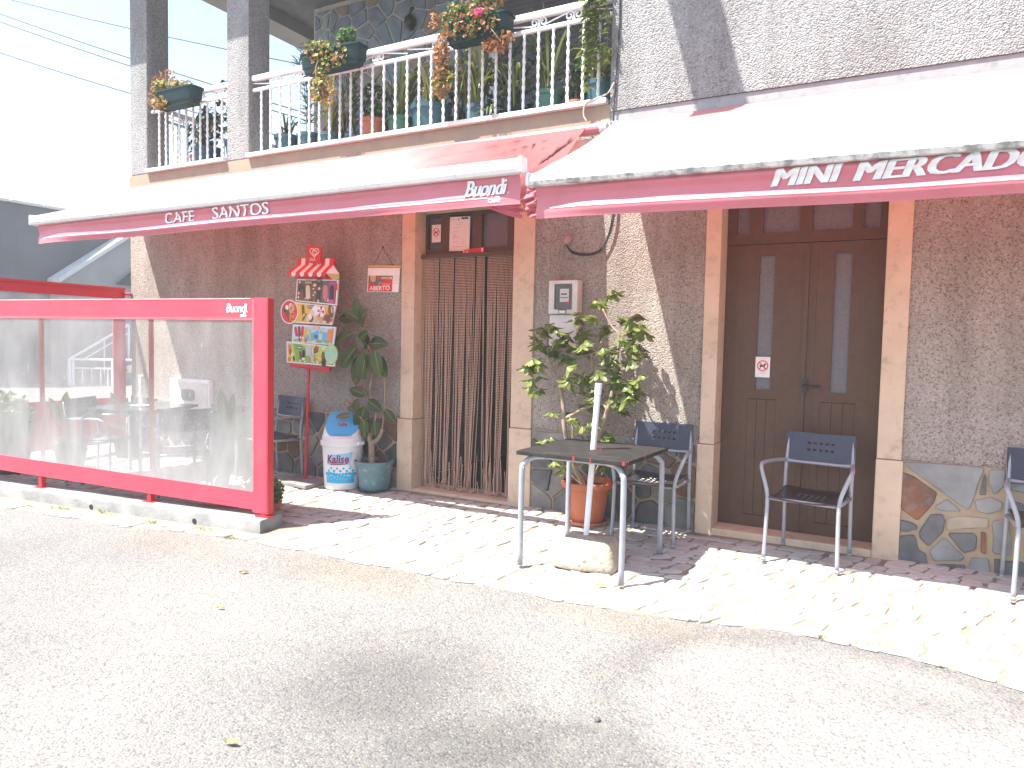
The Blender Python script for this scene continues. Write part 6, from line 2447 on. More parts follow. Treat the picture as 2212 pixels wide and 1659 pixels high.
# one compound leaf: leaflets like umbrella ribs; shared by all copies
comp = []
for var in range(4):
    mb = MB()
    rg = random.Random(60 + var)
    nl = 7 + var % 2
    for i in range(nl):
        a = 2 * math.pi * i / nl + rg.uniform(-0.15, 0.15)
        L = rg.uniform(0.06, 0.09)
        dr = rg.uniform(0.25, 0.75)
        p0 = Vector((math.cos(a), math.sin(a), 0)) * 0.014
        p1 = Vector((math.cos(a) * L, math.sin(a) * L, -dr * L))
        n = 5
        ax = p1 - p0
        t = ax.normalized()
        sd = Vector((-math.sin(a), math.cos(a), 0))
        nr = t.cross(sd)
        vs = []
        for k in range(n + 1):
            u = k / n
            w = 0.0205 * (math.sin(math.pi * min(1, (u * 0.93 + 0.04))) ** 0.8) * (0.6 + 0.55 * u)
            if k == n:
                w = 0.0075
            c = p0 + ax * u + nr * (-0.16 * L * math.sin(math.pi * u))
            vs += [c - sd * w - nr * -w * 0.25, c, c + sd * w - nr * -w * 0.25]
        mb.add(vs, [(3 * k + q, 3 * k + q + 1, 3 * k + q + 4, 3 * k + q + 3) for k in range(n) for q in (0, 1)])
        mb.tube([(0, 0, 0), p0], 0.0015, 3)
    mb.tube([(0, 0, 0), (0, 0, -0.05)], 0.002, 4)
    comp.append(mb.mesh('leaf', LEAFS, smooth=True))
CL = [(-2.35, 1.43), (-2.45, 1.37), (-2.23, 1.42), (-2.22, 1.35), (-2.48, 1.12), (-2.41, 1.01), (-2.19, 1.22), (-2.11, 1.42), (-1.94, 1.45), (-1.99, 1.62), (-1.89, 1.70), (-2.09, 1.54), (-1.76, 1.53), (-1.63, 1.52), (-1.71, 1.42), (-1.61, 1.43), (-1.63, 1.34), (-1.82, 1.31), (-1.70, 1.29), (-1.90, 1.22), (-1.81, 1.22), (-1.59, 1.11), (-1.70, 1.04), (-1.77, 1.14), (-1.98, 1.01), (-1.79, 0.95), (-1.73, 0.89), (-2.04, 1.10), (-2.03, 0.98), (-2.04, 0.88), (-2.01, 0.73), (-1.84, 0.69), (-2.23, 0.82),
      (-2.27, 1.36), (-2.30, 1.46), (-2.38, 1.20), (-2.45, 1.16), (-2.42, 1.07), (-1.68, 1.48), (-1.60, 1.28), (-1.68, 1.21), (-1.74, 1.36), (-1.88, 1.15), (-1.66, 1.08), (-1.62, 1.0), (-1.92, 0.92), (-2.10, 1.05), (-2.08, 0.78), (-1.95, 0.78), (-2.30, 0.62), (-2.22, 0.56), (-2.24, 0.45), (-2.14, 0.42), (-1.88, 0.44), (-1.92, 0.55), (-1.86, 0.62), (-2.1, 1.3), (-2.14, 1.18), (-2.03, 1.34), (-1.97, 1.53), (-2.32, 1.28), (-2.40, 1.33), (-1.78, 1.06), (-1.70, 0.97)]
rg = random.Random(77)
off = ORIG[up.name]
for i, (x, z) in enumerate(CL):
    for rep in range(2):
        o = bpy.data.objects.new('leaf', comp[(i + rep) % 4])
        COL.objects.link(o)
        o.parent = up
        o.location = Vector((x + rg.uniform(-0.03, 0.03), Yp + rg.uniform(-0.16, 0.10) + (0.12 if i in (6, 7, 8, 27, 28, 29) else 0), z + rg.uniform(-0.03, 0.03))) - off
        o.rotation_euler = (rg.uniform(-0.2, 0.75), rg.uniform(-0.45, 0.45), rg.uniform(0, 6.28))
        s = rg.uniform(0.8, 1.15)
        o.scale = (s, s, s)

# ------------------------------------------------------------------ things on the wall
ab = thing('hanging_sign', 'small printed open sign hung on a string beside the café door', 'sign', (-4.14, -0.006, 1.75), 0)
mb = MB()
Q = [(-4.31, 2.0), (-3.95, 1.985), (-3.965, 1.752), (-4.32, 1.758)]
mb.xz(Q, -0.018, -0.008, ix['white'])
qq = lambda u, v: tuple((Q[3][k] * (1 - u) + Q[2][k] * u) * (1 - v) + (Q[0][k] * (1 - u) + Q[1][k] * u) * v for k in (0, 1))
R = lambda u0, v0, u1, v1: [qq(u0, v0), qq(u1, v0), qq(u1, v1), qq(u0, v1)]
flat_xz(mb, R(0.0, 0.925, 1.0, 1.0), -0.0183, ix['gold'])
flat_xz(mb, R(0.0, 0.905, 1.0, 0.925), -0.0184, ix['choc'])
flat_xz(mb, R(0.03, 0.02, 0.80, 0.62), -0.0183, ix['red'])
flat_xz(mb, [qq(0.03, 0.62), qq(0.80, 0.62), qq(0.80, 0.5), qq(0.5, 0.42), qq(0.34, 0.22), qq(0.2, 0.3), qq(0.03, 0.38)], -0.0185, ix['slate'])
flat_xz(mb, [qq(0.07, 0.62), qq(0.27, 0.62), qq(0.26, 0.42), qq(0.2, 0.37), qq(0.11, 0.40)], -0.0187, ix['gold'])
disc_xz(mb, *qq(0.35, 0.53), 0.014, -0.0189, ix['red'], 12)
flat_xz(mb, R(0.44, 0.49, 0.64, 0.57), -0.0187, ix['gold'])
flat_xz(mb, R(0.64, 0.48, 0.72, 0.58), -0.0188, ix['orange'])
disc_xz(mb, *qq(0.755, 0.53), 0.009, -0.0189, ix['white'], 10)
flat_xz(mb, [qq(0.33, 0.28), qq(0.42, 0.4), qq(0.43, 0.36), qq(0.36, 0.28)], -0.0189, ix['gold'])
for (u0, v0, u1, v1) in ((0.83, 0.60, 0.985, 0.606), (0.83, 0.33, 0.985, 0.336), (0.83, 0.33, 0.835, 0.606), (0.98, 0.33, 0.985, 0.606), (0.88, 0.41, 0.93, 0.416), (0.88, 0.52, 0.93, 0.526), (0.88, 0.41, 0.884, 0.526), (0.926, 0.41, 0.93, 0.526), (0.46, 0.30, 0.74, 0.315), (0.52, 0.255, 0.72, 0.27)):
    flat_xz(mb, R(u0, v0, u1, v1), -0.0189, ix['slate'] if u0 > 0.8 else ix['cream'])
tx = qq(0.075, 0.06)
text_xz(mb, 'ABERTO', tx[0], tx[1], 0.232, 0.04, -0.0195, ix['white'], 0.02)
mb.build('card', PM, ab, world=True)
mb = MB()
mb.tube([(-4.255, -0.014, 1.99), (-4.15, -0.012, 2.155), (-4.025, -0.014, 1.985)], 0.0022, 5)
mb.tube([(-4.15, 0.0, 2.155), (-4.15, -0.02, 2.16)], 0.005, 6)
mb.build('string', WIREB, ab, world=True)

mt = thing('electricity_meter', 'white electricity meter box with a small window on the wall above the umbrella plant', 'meter box', (-2.33, 0, 1.55), 0)
mb = MB()
mb.bx(-2.452, -0.10, 1.552, -2.205, -0.001, 1.812)
mb.build('cover', METERB, mt, world=True, bevel=0.012)
mb = MB()
mb.bx(-2.447, -0.085, 1.30, -2.21, -0.001, 1.548)
mb.build('lower_cover', METERB, mt, world=True, bevel=0.01)
mb = MB()
frame_boxes(mb, -2.398, -2.252, 1.588, 1.783, -0.108, -0.099, [(-2.386, -2.264, 1.60, 1.771)])
mb.build('window_frame', METERG, mt, world=True, bevel=0.003)
mb = MB()
mb.bx(-2.388, -0.103, 1.598, -2.262, -0.1005, 1.773, 0)
mb.bx(-2.35, -0.105, 1.645, -2.275, -0.1032, 1.745, 1)
mb.bx(-2.34, -0.1056, 1.70, -2.29, -0.1052, 1.71, 2)
mb.bx(-2.345, -0.1056, 1.675, -2.28, -0.1052, 1.68, 2)
mb.bx(-2.295, -0.1066, 1.63, -2.272, -0.1042, 1.648, 3)
mb.build('window', [METERG, PR['grey'], INK, PR['red']], mt, world=True)
mb = MB()
mb.bx(-2.36, -0.104, 1.557, -2.295, -0.0995, 1.588, 0)
mb.bx(-2.353, -0.1055, 1.56, -2.302, -0.1035, 1.58, 1)
mb.build('seal', [METERG, PAPER], mt, world=True)

gl = thing('wall_cable', 'black cables looping from a pink wall gland up behind the awning', 'cable', (-2.33, 0, 2.12), 0)
mb = MB()
mb.tube([(-2.33, 0.01, 2.14), (-2.33, -0.03, 2.125), (-2.345, -0.045, 2.095)], [0.034, 0.032, 0.02], 12)
mb.build('gland', mk('pinkish_plastic', (0.5, 0.33, 0.29), 0.6), gl, world=True, smooth=True)
for k in range(3):
    mb = MB()
    d = 0.008 * k
    mb.tube(curve_pts([(-2.345, -0.04, 2.10), (-2.28, -0.03 - d, 2.035 - d), (-2.14, -0.03 - d, 2.015 - d), (-2.04, -0.03, 2.06 - d), (-1.985 + d, -0.03, 2.2), (-1.965 + d, -0.03, 2.36), (-1.955 + d * 0.5, -0.02, 2.6), (-1.96, -0.02, 2.95)], 6), 0.004, 6)
    mb.build('wire', WIREB, gl, world=True, smooth=True)
vc = thing('wall_cable', 'thin black cable running down the corner of the upper wall', 'cable', (-1.97, -0.02, 3.0), 0)
mb = MB()
mb.tube(curve_pts([(-1.965, -0.022, 5.2), (-1.97, -0.024, 4.2), (-1.96, -0.023, 3.7), (-1.975, -0.024, 3.3), (-1.985, -0.024, 3.05), (-1.985, -0.012, 2.97)], 5), 0.006, 6)
mb.build('wire', WIREB, vc, world=True, smooth=True)
pc = thing('wall_cable', 'loose pale cable drooping past the right end of the balcony sill', 'cable', (-2.02, -0.03, 3.1), 0)
mb = MB()
mb.tube(curve_pts([(-1.985, -0.03, 3.26), (-2.03, -0.035, 3.19), (-2.12, -0.05, 3.155), (-2.2, -0.055, 3.13), (-2.215, -0.05, 3.05), (-2.19, -0.05, 3.0)], 6), 0.0065, 6)
mb.build('wire', mk('pale_cable', (0.55, 0.47, 0.38), 0.6), pc, world=True, smooth=True)
sp = thing('wall_plate', 'plain pale bracket plate on the wall in the gap between the awnings', 'plate', (-2.2, 0, 2.84), 0)
mb = MB()
mb.bx(-2.34, -0.03, 2.76, -2.08, -0.001, 2.875)
mb.build('plate', BARB, sp, world=True, bevel=0.004)

gb = thing('meter_cupboard', 'white wall cupboard with a dark oval window behind the wind screen', 'meter box', (-6.70, 0, 0.6), 0)
mb = MB()
mb.bx(-7.035, -0.06, 0.50, -6.40, -0.001, 0.868)
mb.build('case', BINW, gb, world=True, bevel=0.008)
mb = MB()
mb.bx(-7.01, -0.068, 0.52, -6.425, -0.0605, 0.835)
mb.build('door', METERB, gb, world=True, bevel=0.004)
mb = MB()
pts = []
for i in range(24):
    px, pz = sq(1.0, 0.5, i, 24)
    pts.append((-6.72 + 0.105 * px, 0.70 + 0.062 * pz))
mb.xz(pts, -0.078, -0.068)
mb.build('window', METERG, gb, world=True, bevel=0.004)

# notices on the doors
nt_ = thing('paper_notice', 'white typed notice taped inside the transom over the bead curtain', 'notice', (-3.42, 0.138, 2.11), 0)
mb = MB()
mb.xz([(-3.53, 2.405), (-3.325, 2.398), (-3.33, 2.105), (-3.535, 2.112)], 0.134, 0.1385, 0)
for k, (u0, u1, z) in enumerate(((0.3, 0.7, 2.35), (0.28, 0.66, 2.335), (0.15, 0.5, 2.31), (0.18, 0.45, 2.275), (0.15, 0.34, 2.255), (0.15, 0.36, 2.245), (0.15, 0.34, 2.235), (0.15, 0.37, 2.225), (0.14, 0.5, 2.222), (0.15, 0.4, 2.185), (0.6, 0.8, 2.185), (0.62, 0.75, 2.17), (0.15, 0.85, 2.145))):
    x0, x1 = -3.53 + 0.2 * u0, -3.53 + 0.2 * u1
    mb.bx(x0, 0.1334, z, x1, 0.134, z + 0.004, 1)
disc_xz(mb, -3.44, 2.378, 0.007, 0.1333, 2, 10)
for k in range(7):
    disc_xz(mb, -3.408 + 0.010 * k, 2.386 + 0.004 * math.sin(k * 2), 0.008, 0.1333 - 0.0001 * k, 2, 10)
mb.build('sheet', [PAPER, PR['grey'], INK], nt_, world=True)


def no_dogs(label, x0, x1, z0, z1, y):
    t = thing('no_dogs_sticker', label, 'sticker', ((x0 + x1) / 2, y, z0), 0, 'no-dogs stickers')
    mb = MB()
    w, h = x1 - x0, z1 - z0
    mb.bx(x0, y - 0.003, z0, x1, y, z1, 0)
    cx, cz, r = (x0 + x1) / 2, z0 + h * 0.57, w * 0.385
    yy = y - 0.0034
    ring_xz(mb, cx, cz, r * 0.80, r * 1.0, yy - 0.0003, 1, 28)
    f = lambda u, v: (cx + u * r, cz + v * r)
    flat_xz(mb, [f(-0.55, 0.12), f(0.30, 0.12), f(0.36, -0.2), f(-0.42, -0.25)], yy, 2)
    flat_xz(mb, [f(0.1, 0.1), f(0.30, 0.30), f(0.45, 0.02), f(0.33, -0.2)], yy - 0.00005, 2)
    flat_xz(mb, [f(0.28, 0.28), f(0.36, 0.50), f(0.46, 0.42), f(0.66, 0.34), f(0.62, 0.18), f(0.38, 0.14)], yy - 0.0001, 2)
    flat_xz(mb, [f(-0.66, 0.2), f(-0.4, 0.12), f(-0.42, 0.02), f(-0.64, 0.14)], yy - 0.0001, 2)
    for a in (-0.5, 0.24):
        flat_xz(mb, [f(a, -0.1), f(a + 0.15, -0.1), f(a + 0.13, -0.6), f(a - 0.02, -0.6)], yy - 0.0001, 2)
    k = math.sqrt(0.5) * 0.86
    flat_xz(mb, [f(-k - 0.07, k - 0.07), f(-k + 0.07, k + 0.07), f(k + 0.07, -k + 0.07), f(k - 0.07, -k - 0.07)], yy - 0.0004, 1)
    for (u0, u1, v) in ((0.3, 0.7, 0.885), (0.3, 0.68, 0.255), (0.27, 0.72, 0.185)):
        mb.bx(x0 + w * u0, y - 0.0034, z0 + h * v, x0 + w * u1, y - 0.003, z0 + h * (v + 0.025), 3)
    mb.build('print', [PAPER, PR['red'], INK, PR['grey']], t, world=True)


no_dogs('white no-dogs sticker on the left pane of the brown double door', -0.937, -0.838, 1.118, 1.262, 0.168)
no_dogs('white no-dogs sticker behind the transom over the café door', -3.722, -3.627, 2.195, 2.348, 0.1385)
tk = thing('red_label', 'small bright red printed strip stuck below the typed notice', 'label', (-3.28, 0.132, 2.065), 0)
mb = MB()
mb.xz([(-3.39, 2.115), (-3.172, 2.128), (-3.178, 2.068), (-3.385, 2.062)], 0.124, 0.133, 0)
for a in (0.0, 1.05, 2.1):
    dx, dz = 0.02 * math.cos(a), 0.02 * math.sin(a)
    ribbon_xz(mb, [(-3.345 - dx, 2.09 - dz), (-3.345 + dx, 2.09 + dz)], 0.005, 0.1237, 1)
flat_xz(mb, [(-3.385, 2.112), (-3.372, 2.112), (-3.372, 2.068), (-3.38, 2.066)], 0.1236, 1)
flat_xz(mb, [(-3.20, 2.122), (-3.185, 2.122), (-3.186, 2.072), (-3.2, 2.072)], 0.1236, 1)
mb.build('strip', [PR['red'], PR['white']], tk, world=True)

# ------------------------------------------------------------------ bead curtain
bc = thing('bead_curtain', 'brown and tan bead curtain hanging in the café doorway', 'bead curtain', (-3.30, 0.09, 0.05), 0)
mb = MB()
mb.bx(-3.787, 0.07, 2.048, -2.813, 0.125, 2.082)
mb.build('rail', WOOD, bc, world=True, bevel=0.003)
rg = random.Random(15)
bead = [(0, 0, 0.0058), (0.0052, 0, 0), (0, 0.0052, 0), (-0.0052, 0, 0), (0, -0.0052, 0), (0, 0, -0.0058)]
bf = [(0, 1, 2), (0, 2, 3), (0, 3, 4), (0, 4, 1), (5, 2, 1), (5, 3, 2), (5, 4, 3), (5, 1, 4)]
gaps = {14, 27, 45}
NS = 80
groups = [(-3.62, 0.10), (-3.44, 0.05), (-3.24, 0.06), (-3.02, 0.05), (-2.88, 0.05)]
for s in range(NS):
    if s in gaps or s in (53, 54):
        continue
    x = -3.772 + 0.945 * s / (NS - 1)
    # strands gather in bunches towards the bottom and curl where they meet the step
    tgt = min([(-3.80, 0), (-3.70, 0), (-3.60, 0), (-3.50, 0), (-3.385, 0), (-3.27, 0), (-3.07, 0), (-2.97, 0), (-2.87, 0)], key=lambda g: abs(g[0] - x))[0]
    amt = rg.uniform(0.35, 0.9)
    xb = x + (tgt - x) * amt - 0.02 + rg.uniform(-0.012, 0.012)
    ph = rg.uniform(0, 6.28)
    yb = rg.uniform(-0.05, 0.05)
    zend = rg.uniform(0.04, 0.07)
    if s == 43:
        zend = 0.9
    path = []
    n = 40
    for i in range(n + 1):
        t = i / n
        e = t ** 1.7
        path.append(Vector((x + (xb - x) * e + 0.004 * math.sin(t * 9 + ph) * t, 0.095 + (yb * 0.8) * e, 2.048 + (zend - 2.048) * t)))
    if s % 3 != 1 and zend < 0.5:        # curled-up tail
        r = rg.uniform(0.02, 0.05)
        sg = rg.choice((-1, 1))
        c = path[-1]
        for i in range(1, 12):
            a = math.pi * i / 11
            path.append(c + Vector((sg * r * (1 - math.cos(a)), -0.01 * i / 11, -r * 0.55 * math.sin(a) + 0.0)))
        up_ = rg.uniform(0.05, 0.3)
        q = path[-1]
        path += [q + Vector((0, 0, up_ * 0.5)), q + Vector((sg * 0.008, 0, up_))]
    mb = MB()
    acc, step = 0.0, 0.0135
    for i in range(len(path) - 1):
        a, b = path[i], path[i + 1]
        l = (b - a).length
        d = (b - a).normalized() if l > 1e-9 else Vector((0, 0, -1))
        while acc < l:
            p = a + d * acc
            vert = abs(d.z) > 0.7
            mb.add([(p.x + v[0], p.y + v[1], p.z + v[2]) if vert else (p.x + v[2], p.y + v[1], p.z + v[0]) for v in bead], bf, 0)
            acc += step
        acc -= l
    mb.tube(path[::3] + [path[-1]], 0.0018, 3, 1)
    mb.build('strand', [BEAD, THREAD], bc, world=True)

# ------------------------------------------------------------------ terrace plants behind the screen


def big_pot(mb_name, c, r0, r1, h, mat, par):
    mb = MB()
    mb.lathe([(r0, 0.0), (r1 * 0.95, h * 0.85), (r1, h * 0.86), (r1, h), (r1 * 0.9, h), (r1 * 0.88, h * 0.85), (0.0, h * 0.84)], 26, c=c)
    return mb.build(mb_name, mat, par, auto=35)


fp = thing('rubber_plant', 'young rubber plant in a terracotta pot just behind the right end of the wind screen', 'pot plant', (-4.68, -1.28, gz(-1.28) + 0.01), 0)
big_pot('pot', (0, 0, 0), 0.10, 0.14, 0.19, TERRA, fp)
mb = MB()
mb.tube(curve_pts([(0, 0, 0.16), (0.06, 0.02, 0.40), (0.09, 0.03, 0.62), (0.13, 0.03, 0.82)], 5), 0.008, 7)
mb.build('trunk', BARK, fp)
for (a, b, c, d, r) in ((0.10, 0.68, 0.05, 0.98, .42), (0.13, 0.70, 0.20, 0.96, .36), (0.09, 0.66, -0.10, 0.80, .34), (0.08, 0.60, -0.16, 0.735, .24), (0.07, 0.50, -0.12, 0.22, .44), (0.09, 0.60, 0.20, 0.66, .3), (0.07, 0.42, 0.09, 0.15, .42), (0.08, 0.5, 0.18, 0.38, .4), (0.05, 0.35, -0.02, 0.15, .4)):
    mb = MB()
    big_leaf(mb, (a, -0.02, b), (c, -0.08, d), r * 0.85, 0, 0.06, 0.18, (0.3, -1, 0.3))
    mb.build('leaf', [LEAFR, VEIN], fp, smooth=True)
sm = thing('potted_plant', 'small reddish-green plant in a low terracotta pot under the wind screen end', 'pot plant', (-4.42, -1.20, gz(-1.2) + 0.01), 0)
big_pot('pot', (0, 0, 0), 0.06, 0.085, 0.09, TERRA, sm)
mb = MB()
leafy(mb, (-0.05, 0, 0.24), 40, (0.10, 0.06, 0.12), 0.03, [0, 1, 0, 2], rngp)
mb.tube([(0, 0, 0.06), (-0.03, 0, 0.3)], 0.005, 5, 3)
tag(mb.build('foliage', [LEAFG, LEAFD, LEAFY, BARK], sm), kind='stuff')
eb = thing('potted_plant', 'bright green succulent bush poking out beside the red end post', 'pot plant', (-4.29, -1.08, gz(-1.08) + 0.01), 0)
big_pot('pot', (-0.10, 0.03, 0), 0.05, 0.07, 0.07, TERRA, eb)
mb = MB()
leafy(mb, (-0.02, -0.02, 0.17), 90, (0.07, 0.06, 0.085), 0.022, [0, 0, 1], rngp)
mb.tube([(-0.08, -0.02, 0.05), (-0.02, -0.02, 0.16)], 0.006, 5, 2)
tag(mb.build('foliage', [LEAFS, LEAFG, BARK], eb), kind='stuff')
bp_ = thing('banana_plant', 'young broad-leaved plant in a dark pot behind the left of the wind screen', 'pot plant', (-7.35, -0.95, gz(-0.95) + 0.01), 0)
big_pot('pot', (0, 0, 0), 0.11, 0.15, 0.22, mk('dark_pot', (0.09, 0.075, 0.07), 0.7), bp_)
mb = MB()
mb.tube(curve_pts([(0, 0, 0.18), (0.02, 0, 0.36), (0.03, 0, 0.46)], 4), [0.02, 0.02, 0.018, 0.017, 0.016, 0.014, 0.012, 0.01, 0.008], 8)
mb.build('stem', LEAFS, bp_)
for (a, b, c, d, r) in ((0.0, 0.46, -0.19, 0.72, .36), (0.02, 0.46, 0.13, 0.80, .46), (0.03, 0.42, 0.2, 0.62, .3)):
    mb = MB()
    big_leaf(mb, (a, 0, b), (c, -0.1, d), r, 0, 0.05, 0.2, (0.3, -1, 0.2))
    mb.tube([(0.02, 0, 0.3), (a, 0, b)], 0.006, 5, 1)
    mb.build('leaf', [LEAFS, VEIN], bp_, smooth=True)
mb = MB()
leafy(mb, (-0.02, -0.02, 0.28), 50, (0.13, 0.1, 0.06), 0.03, [0, 1], rngp)
tag(mb.build('foliage', [LEAFG, LEAFY], bp_), kind='stuff')
bq = thing('banana_plant', 'broad-leaved plant in a pot at the house corner beyond the glass table', 'pot plant', (-7.45, -0.28, 0.0), 0)
big_pot('pot', (0, 0, 0), 0.11, 0.15, 0.22, mk('dark_pot3', (0.1, 0.085, 0.08), 0.7), bq)
mb = MB()
mb.tube([(0, 0, 0.18), (0.02, 0, 0.42)], 0.012, 7)
mb.build('stem', LEAFS, bq)
for (a, b, c, d, r) in ((0.0, 0.42, -0.14, 0.70, .34), (0.02, 0.42, 0.16, 0.66, .36), (0.0, 0.3, -0.2, 0.36, .25), (0.0, 0.3, 0.2, 0.38, .25)):
    mb = MB()
    big_leaf(mb, (a, 0, b), (c, -0.1, d), r, 0, 0.05, 0.2, (0.3, -1, 0.2))
    mb.build('leaf', [LEAFS, VEIN], bq, smooth=True)
bu = thing('shrub', 'rounded feathery green shrub in a pot at the far left behind the wind screen', 'shrub', (-7.72, -1.3, gz(-1.3)), 0)
big_pot('pot', (0, 0, 0), 0.12, 0.16, 0.24, mk('dark_pot2', (0.1, 0.09, 0.09), 0.7), bu)
mb = MB()
leafy(mb, (-0.06, 0, 0.55), 420, (0.28, 0.16, 0.24), 0.028, [0, 0, 1], rngp)
for k in range(6):
    mb.tube([(0, 0, 0.2), (rngp.uniform(-0.2, 0.15), 0, rngp.uniform(0.45, 0.65))], 0.005, 4, 2)
tag(mb.build('foliage', [LEAFG, LEAFS, BARK], bu), kind='stuff')

# weeds in the joints along the curb and the pavement edge
mb = MB()
rg = random.Random(8)
for (s, d, n, sz) in ((0.15, -0.14, 26, 0.05), (0.95, -0.09, 30, 0.05), (1.55, -0.02, 30, 0.06), (1.95, -0.07, 26, 0.06), (2.35, -0.12, 20, 0.05), (2.9, -0.1, 50, 0.07), (3.3, -0.14, 40, 0.06), (0.45, -0.05, 14, 0.07)):
    c = cpt(s, d, 0)
    for i in range(n):
        x, y = c[0] + rg.gauss(0, 0.06), c[1] + rg.gauss(0, 0.018)
        a = rg.uniform(0, 6.28)
        blade(mb, (x, y, gz(y)), math.cos(a), math.sin(a), rg.uniform(0.3, 1) * sz, rg.uniform(0.3, 0.9) * sz, 0.006, 0.5, rg.choice((0, 0, 1)), 3)
for (x, y, n) in ((-0.30, -1.40, 24), (-0.12, -1.39, 12), (-0.95, -1.50, 8), (0.2, -1.47, 8)):
    for i in range(n):
        xx, yy = x + rg.gauss(0, 0.03), y + rg.gauss(0, 0.012)
        a = rg.uniform(0, 6.28)
        blade(mb, (xx, yy, gz(yy)), math.cos(a), math.sin(a), rg.uniform(0.01, 0.03), rg.uniform(0.01, 0.03), 0.006, 0.5, rg.choice((0, 1)), 3)
tag(mb.build('weeds', [LEAFG, LEAFY]), 'small tufts of weeds growing in the joints along curb and pavement edge', 'weeds', kind='stuff')


def fallen(x, y, L, w, a, mat, label):
    mb = MB()
    t = Vector((math.cos(a), math.sin(a), 0))
    s = Vector((-t.y, t.x, 0))
    vs = []
    for i in range(6):
        u = i / 5
        ww = w * math.sin(math.pi * (0.06 + 0.9 * u))
        c = t * (L * (u - 0.5)) + Vector((0, 0, 0.004 + 0.008 * math.sin(math.pi * u)))
        vs += [c - s * ww + Vector((0, 0, 0.006)), c, c + s * ww + Vector((0, 0, 0.008))]
    mb.add(vs, [(3 * i + k, 3 * i + k + 1, 3 * i + k + 4, 3 * i + k + 3) for i in range(5) for k in (0, 1)])
    z = gz(y) + (0.016 if y > edge(x) else 0.0)
    tag(mb.build('fallen_leaf', mat, loc=(x, y, z)), label, 'fallen leaf', 'dry leaves on the ground')


fallen(-1.464, -1.345, 0.07, 0.014, 0.3, LEAFY, 'yellow dry leaf on the cobbles in front of the black table')
fallen(-2.08, -3.391, 0.055, 0.011, 0.25, LEAFY, 'yellow dry leaf on the road nearest to the camera')
fallen(-3.487, -2.12, 0.05, 0.012, 0.8, LEAFD, 'curled brown leaf on the road left of centre')
fallen(-3.168, -2.552, 0.04, 0.009, 0.4, LEAFY, 'small yellowish leaf on the road between the other two')
mb = MB()
mb.lathe([(0.0, 0.0), (0.014, 0.002), (0.012, 0.009), (0.0, 0.012)], 7, cap0=False)
tag(mb.build('pebble', ST_DARK, loc=(-0.993, -2.569, gz(-2.569) - 0.002)), 'single dark pebble lying on the road right of the stain', 'pebble')

# ------------------------------------------------------------------ beyond the terrace
nw = thing('neighbour_wall', 'tall dark grey rendered gable wall beyond the terrace', 'wall', (-20.2, 12, -0.05), 0)
mb = MB()
mb.bx(-20.6, 3.2, -0.3, -20.0, 24, 4.62)
mb.build('gable', GREYW, nw, world=True)
mb = MB()
for i in range(26):
    a = 3.2 + 0.8 * i
    mb.bx(-20.65, a + 0.006, 4.62, -19.93, a + 0.794, 4.70)
mb.build('wall_cap', COPING, nw, world=True, bevel=0.02)
sw = thing('staircase', 'outside stair with a light grey parapet wall and pale sloping coping', 'staircase', (-19.6, 8, 0), 0)
mb = MB()
mb.add([(x, y, z) for x in (-19.97, -19.5) for y, z in ((5.75, -0.2), (5.75, 2.70), (7.75, 4.15), (9.6, 4.15), (9.6, -0.2))],
       [(0, 1, 2, 3, 4), (9, 8, 7, 6, 5), (0, 5, 6, 1), (1, 6, 7, 2), (2, 7, 8, 3), (3, 8, 9, 4)])
mb.build('parapet', GREYW2, sw, world=True)
mb = MB()
mb.add([(x, y, z) for x in (-20.0, -19.44) for y, z in ((5.70, 2.66), (7.75, 4.16), (7.75, 4.28), (5.70, 2.78))],
       [(0, 1, 2, 3), (7, 6, 5, 4), (0, 4, 5, 1), (2, 6, 7, 3), (3, 7, 4, 0), (1, 5, 6, 2)])
mb.build('coping', COPING, sw, world=True)
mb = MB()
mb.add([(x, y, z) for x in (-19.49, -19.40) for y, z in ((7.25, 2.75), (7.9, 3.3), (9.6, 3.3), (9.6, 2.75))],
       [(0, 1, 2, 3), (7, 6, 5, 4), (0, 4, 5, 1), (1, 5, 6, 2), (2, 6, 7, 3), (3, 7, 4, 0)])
mb.build('doorway_shade', mk('doorway_shade_paint', (0.07, 0.075, 0.085), 0.9), sw, world=True)  # dark slab painted to stand in for the doorway's shadow
mb = MB()
for i in range(8):
    mb.bx(-19.35, 6.1 + 0.26 * i, -0.2, -18.2, 6.36 + 0.26 * i, 0.0 + 0.17 * i)
mb.build('steps', CONC, sw, world=True)
rt = thing('ridge_tile', 'single orange roof tile showing past the roughcast corner', 'roof tile', (-18.0, 7.2, 3.65), 0)
mb = MB()
vs = []
for i in range(9):
    a = math.pi * i / 8
    for L_ in (0, 0.5):
        vs.append((0.1 * math.cos(a), L_, 0.1 * math.sin(a)))
mb.add(vs, [(2 * i, 2 * i + 1, 2 * i + 3, 2 * i + 2) for i in range(8)])
o = mb.build('tile', TILE, rt, solid=0.02)
rl = thing('stair_railing', 'white iron railing rising with the outside stair beyond the terrace', 'railing', (-19.0, 6.1, -0.2), 0)
mb = MB()
X = -19.0
mb.tube([(X, 5.68, 0.68), (X, 7.3, 1.62)], 0.035, 6)
mb.tube([(X, 6.05, 0.68), (X, 7.3, 1.40)], 0.022, 6)
mb.tube([(X, 5.68, 0.68), (X + 1.0, 6.3, 0.68)], 0.03, 6)
mb.tube([(X, 5.72, 0.45), (X + 1.0, 6.3, 0.45)], 0.022, 6)
mb.tube([(X + 1.0, 6.3, 0.68), (X + 1.5, 7.4, 0.68)], 0.03, 6)
mb.build('handrail', WHITEM, rl, world=True)
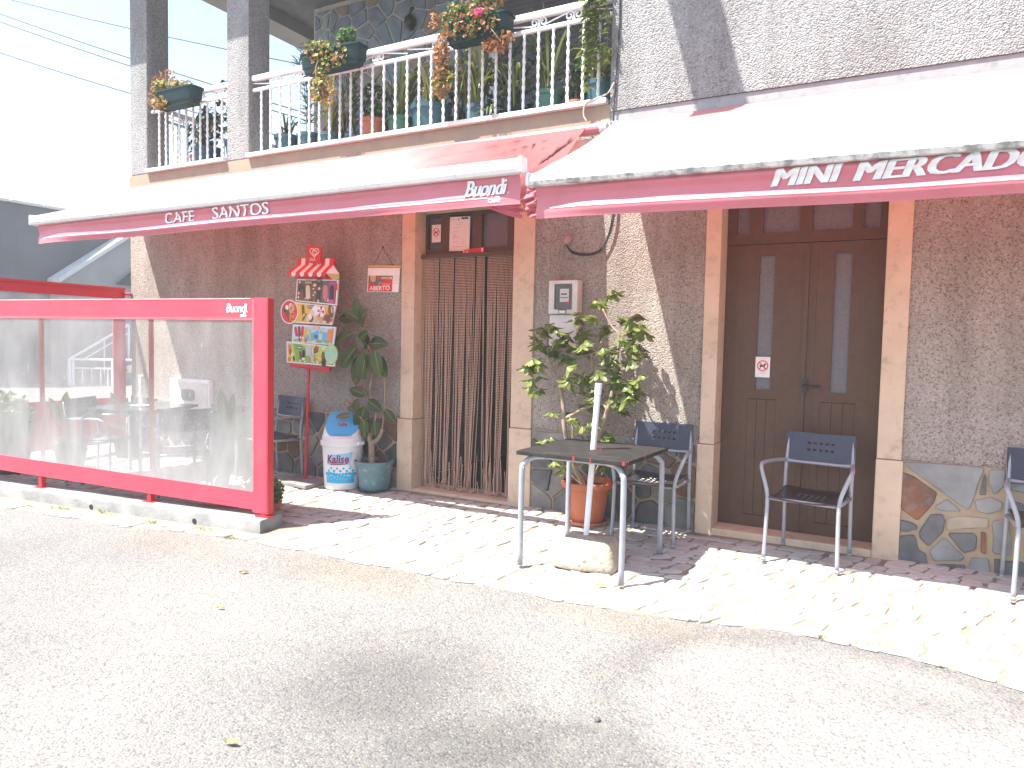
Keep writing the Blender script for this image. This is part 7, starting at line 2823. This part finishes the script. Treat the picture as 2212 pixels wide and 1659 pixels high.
for (dx, y, z1, r) in ((0, 5.68, 0.68, 0.05), (0.06, 5.74, 0.68, 0.03), (0.95, 6.27, 0.68, 0.06), (0, 6.6, 1.2, 0.02), (0, 7.0, 1.42, 0.02), (0, 7.3, 1.6, 0.03), (0.25, 5.86, 0.45, 0.016), (0.45, 5.98, 0.45, 0.016), (0.65, 6.1, 0.45, 0.016), (0.8, 6.2, 0.45, 0.016), (1.2, 6.75, 0.66, 0.018), (1.35, 7.1, 0.66, 0.018)):
    mb = MB()
    mb.tube([(X + dx, y, -0.2), (X + dx, y, z1)], r, 6)
    mb.build('post', WHITEM, rl, world=True)

for k, (a, b) in enumerate((((-20.1, 5, 9.672), (-12.186, 5, 7.054)), ((-20.653, 5, 9.441), (-12.365, 5, 6.336)), ((-20.66, 5, 9.247), (-12.503, 5, 6.237)), ((-20.687, 5, 8.479), (-12.367, 5, 5.694)))):
    a, b = Vector(a), Vector(b)
    d = b - a
    mb = MB()
    p = []
    for i in range(25):
        t = -0.8 + 2.4 * i / 24
        p.append(a + d * t + Vector((0, 0, 0.12 * ((t - 0.4) ** 2 - 0.16))))
    mb.tube(p, (0.011, 0.014, 0.014, 0.014)[k], 5)
    tag(mb.build('overhead_wire', WIREB), ['topmost overhead wire, thinnest of the four crossing the sky', 'second overhead wire from the top, running close above another', 'third overhead wire from the top, just under its twin', 'lowest overhead wire crossing the sky'][k], 'overhead wire', 'overhead wires')

# ------------------------------------------------------------------ thin volume added to imitate lens glare lifting the dark tones
hm = bpy.data.materials.new('glare_veil')
hm.use_nodes = True
hn = hm.node_tree.nodes
hn.remove(hn['Principled BSDF'])
pv = hn.new('ShaderNodeVolumePrincipled')
pv.inputs['Color'].default_value = (0.98, 0.98, 1.0, 1)
pv.inputs['Density'].default_value = 0.0038
pv.inputs['Anisotropy'].default_value = 0.0
hm.node_tree.links.new(pv.outputs[0], hn['Material Output'].inputs['Volume'])
mb = MB()
mb.bx(-84, -74, -3.2, 84, 74, 14.5)
tag(mb.build('glare_haze', hm), kind='stuff')
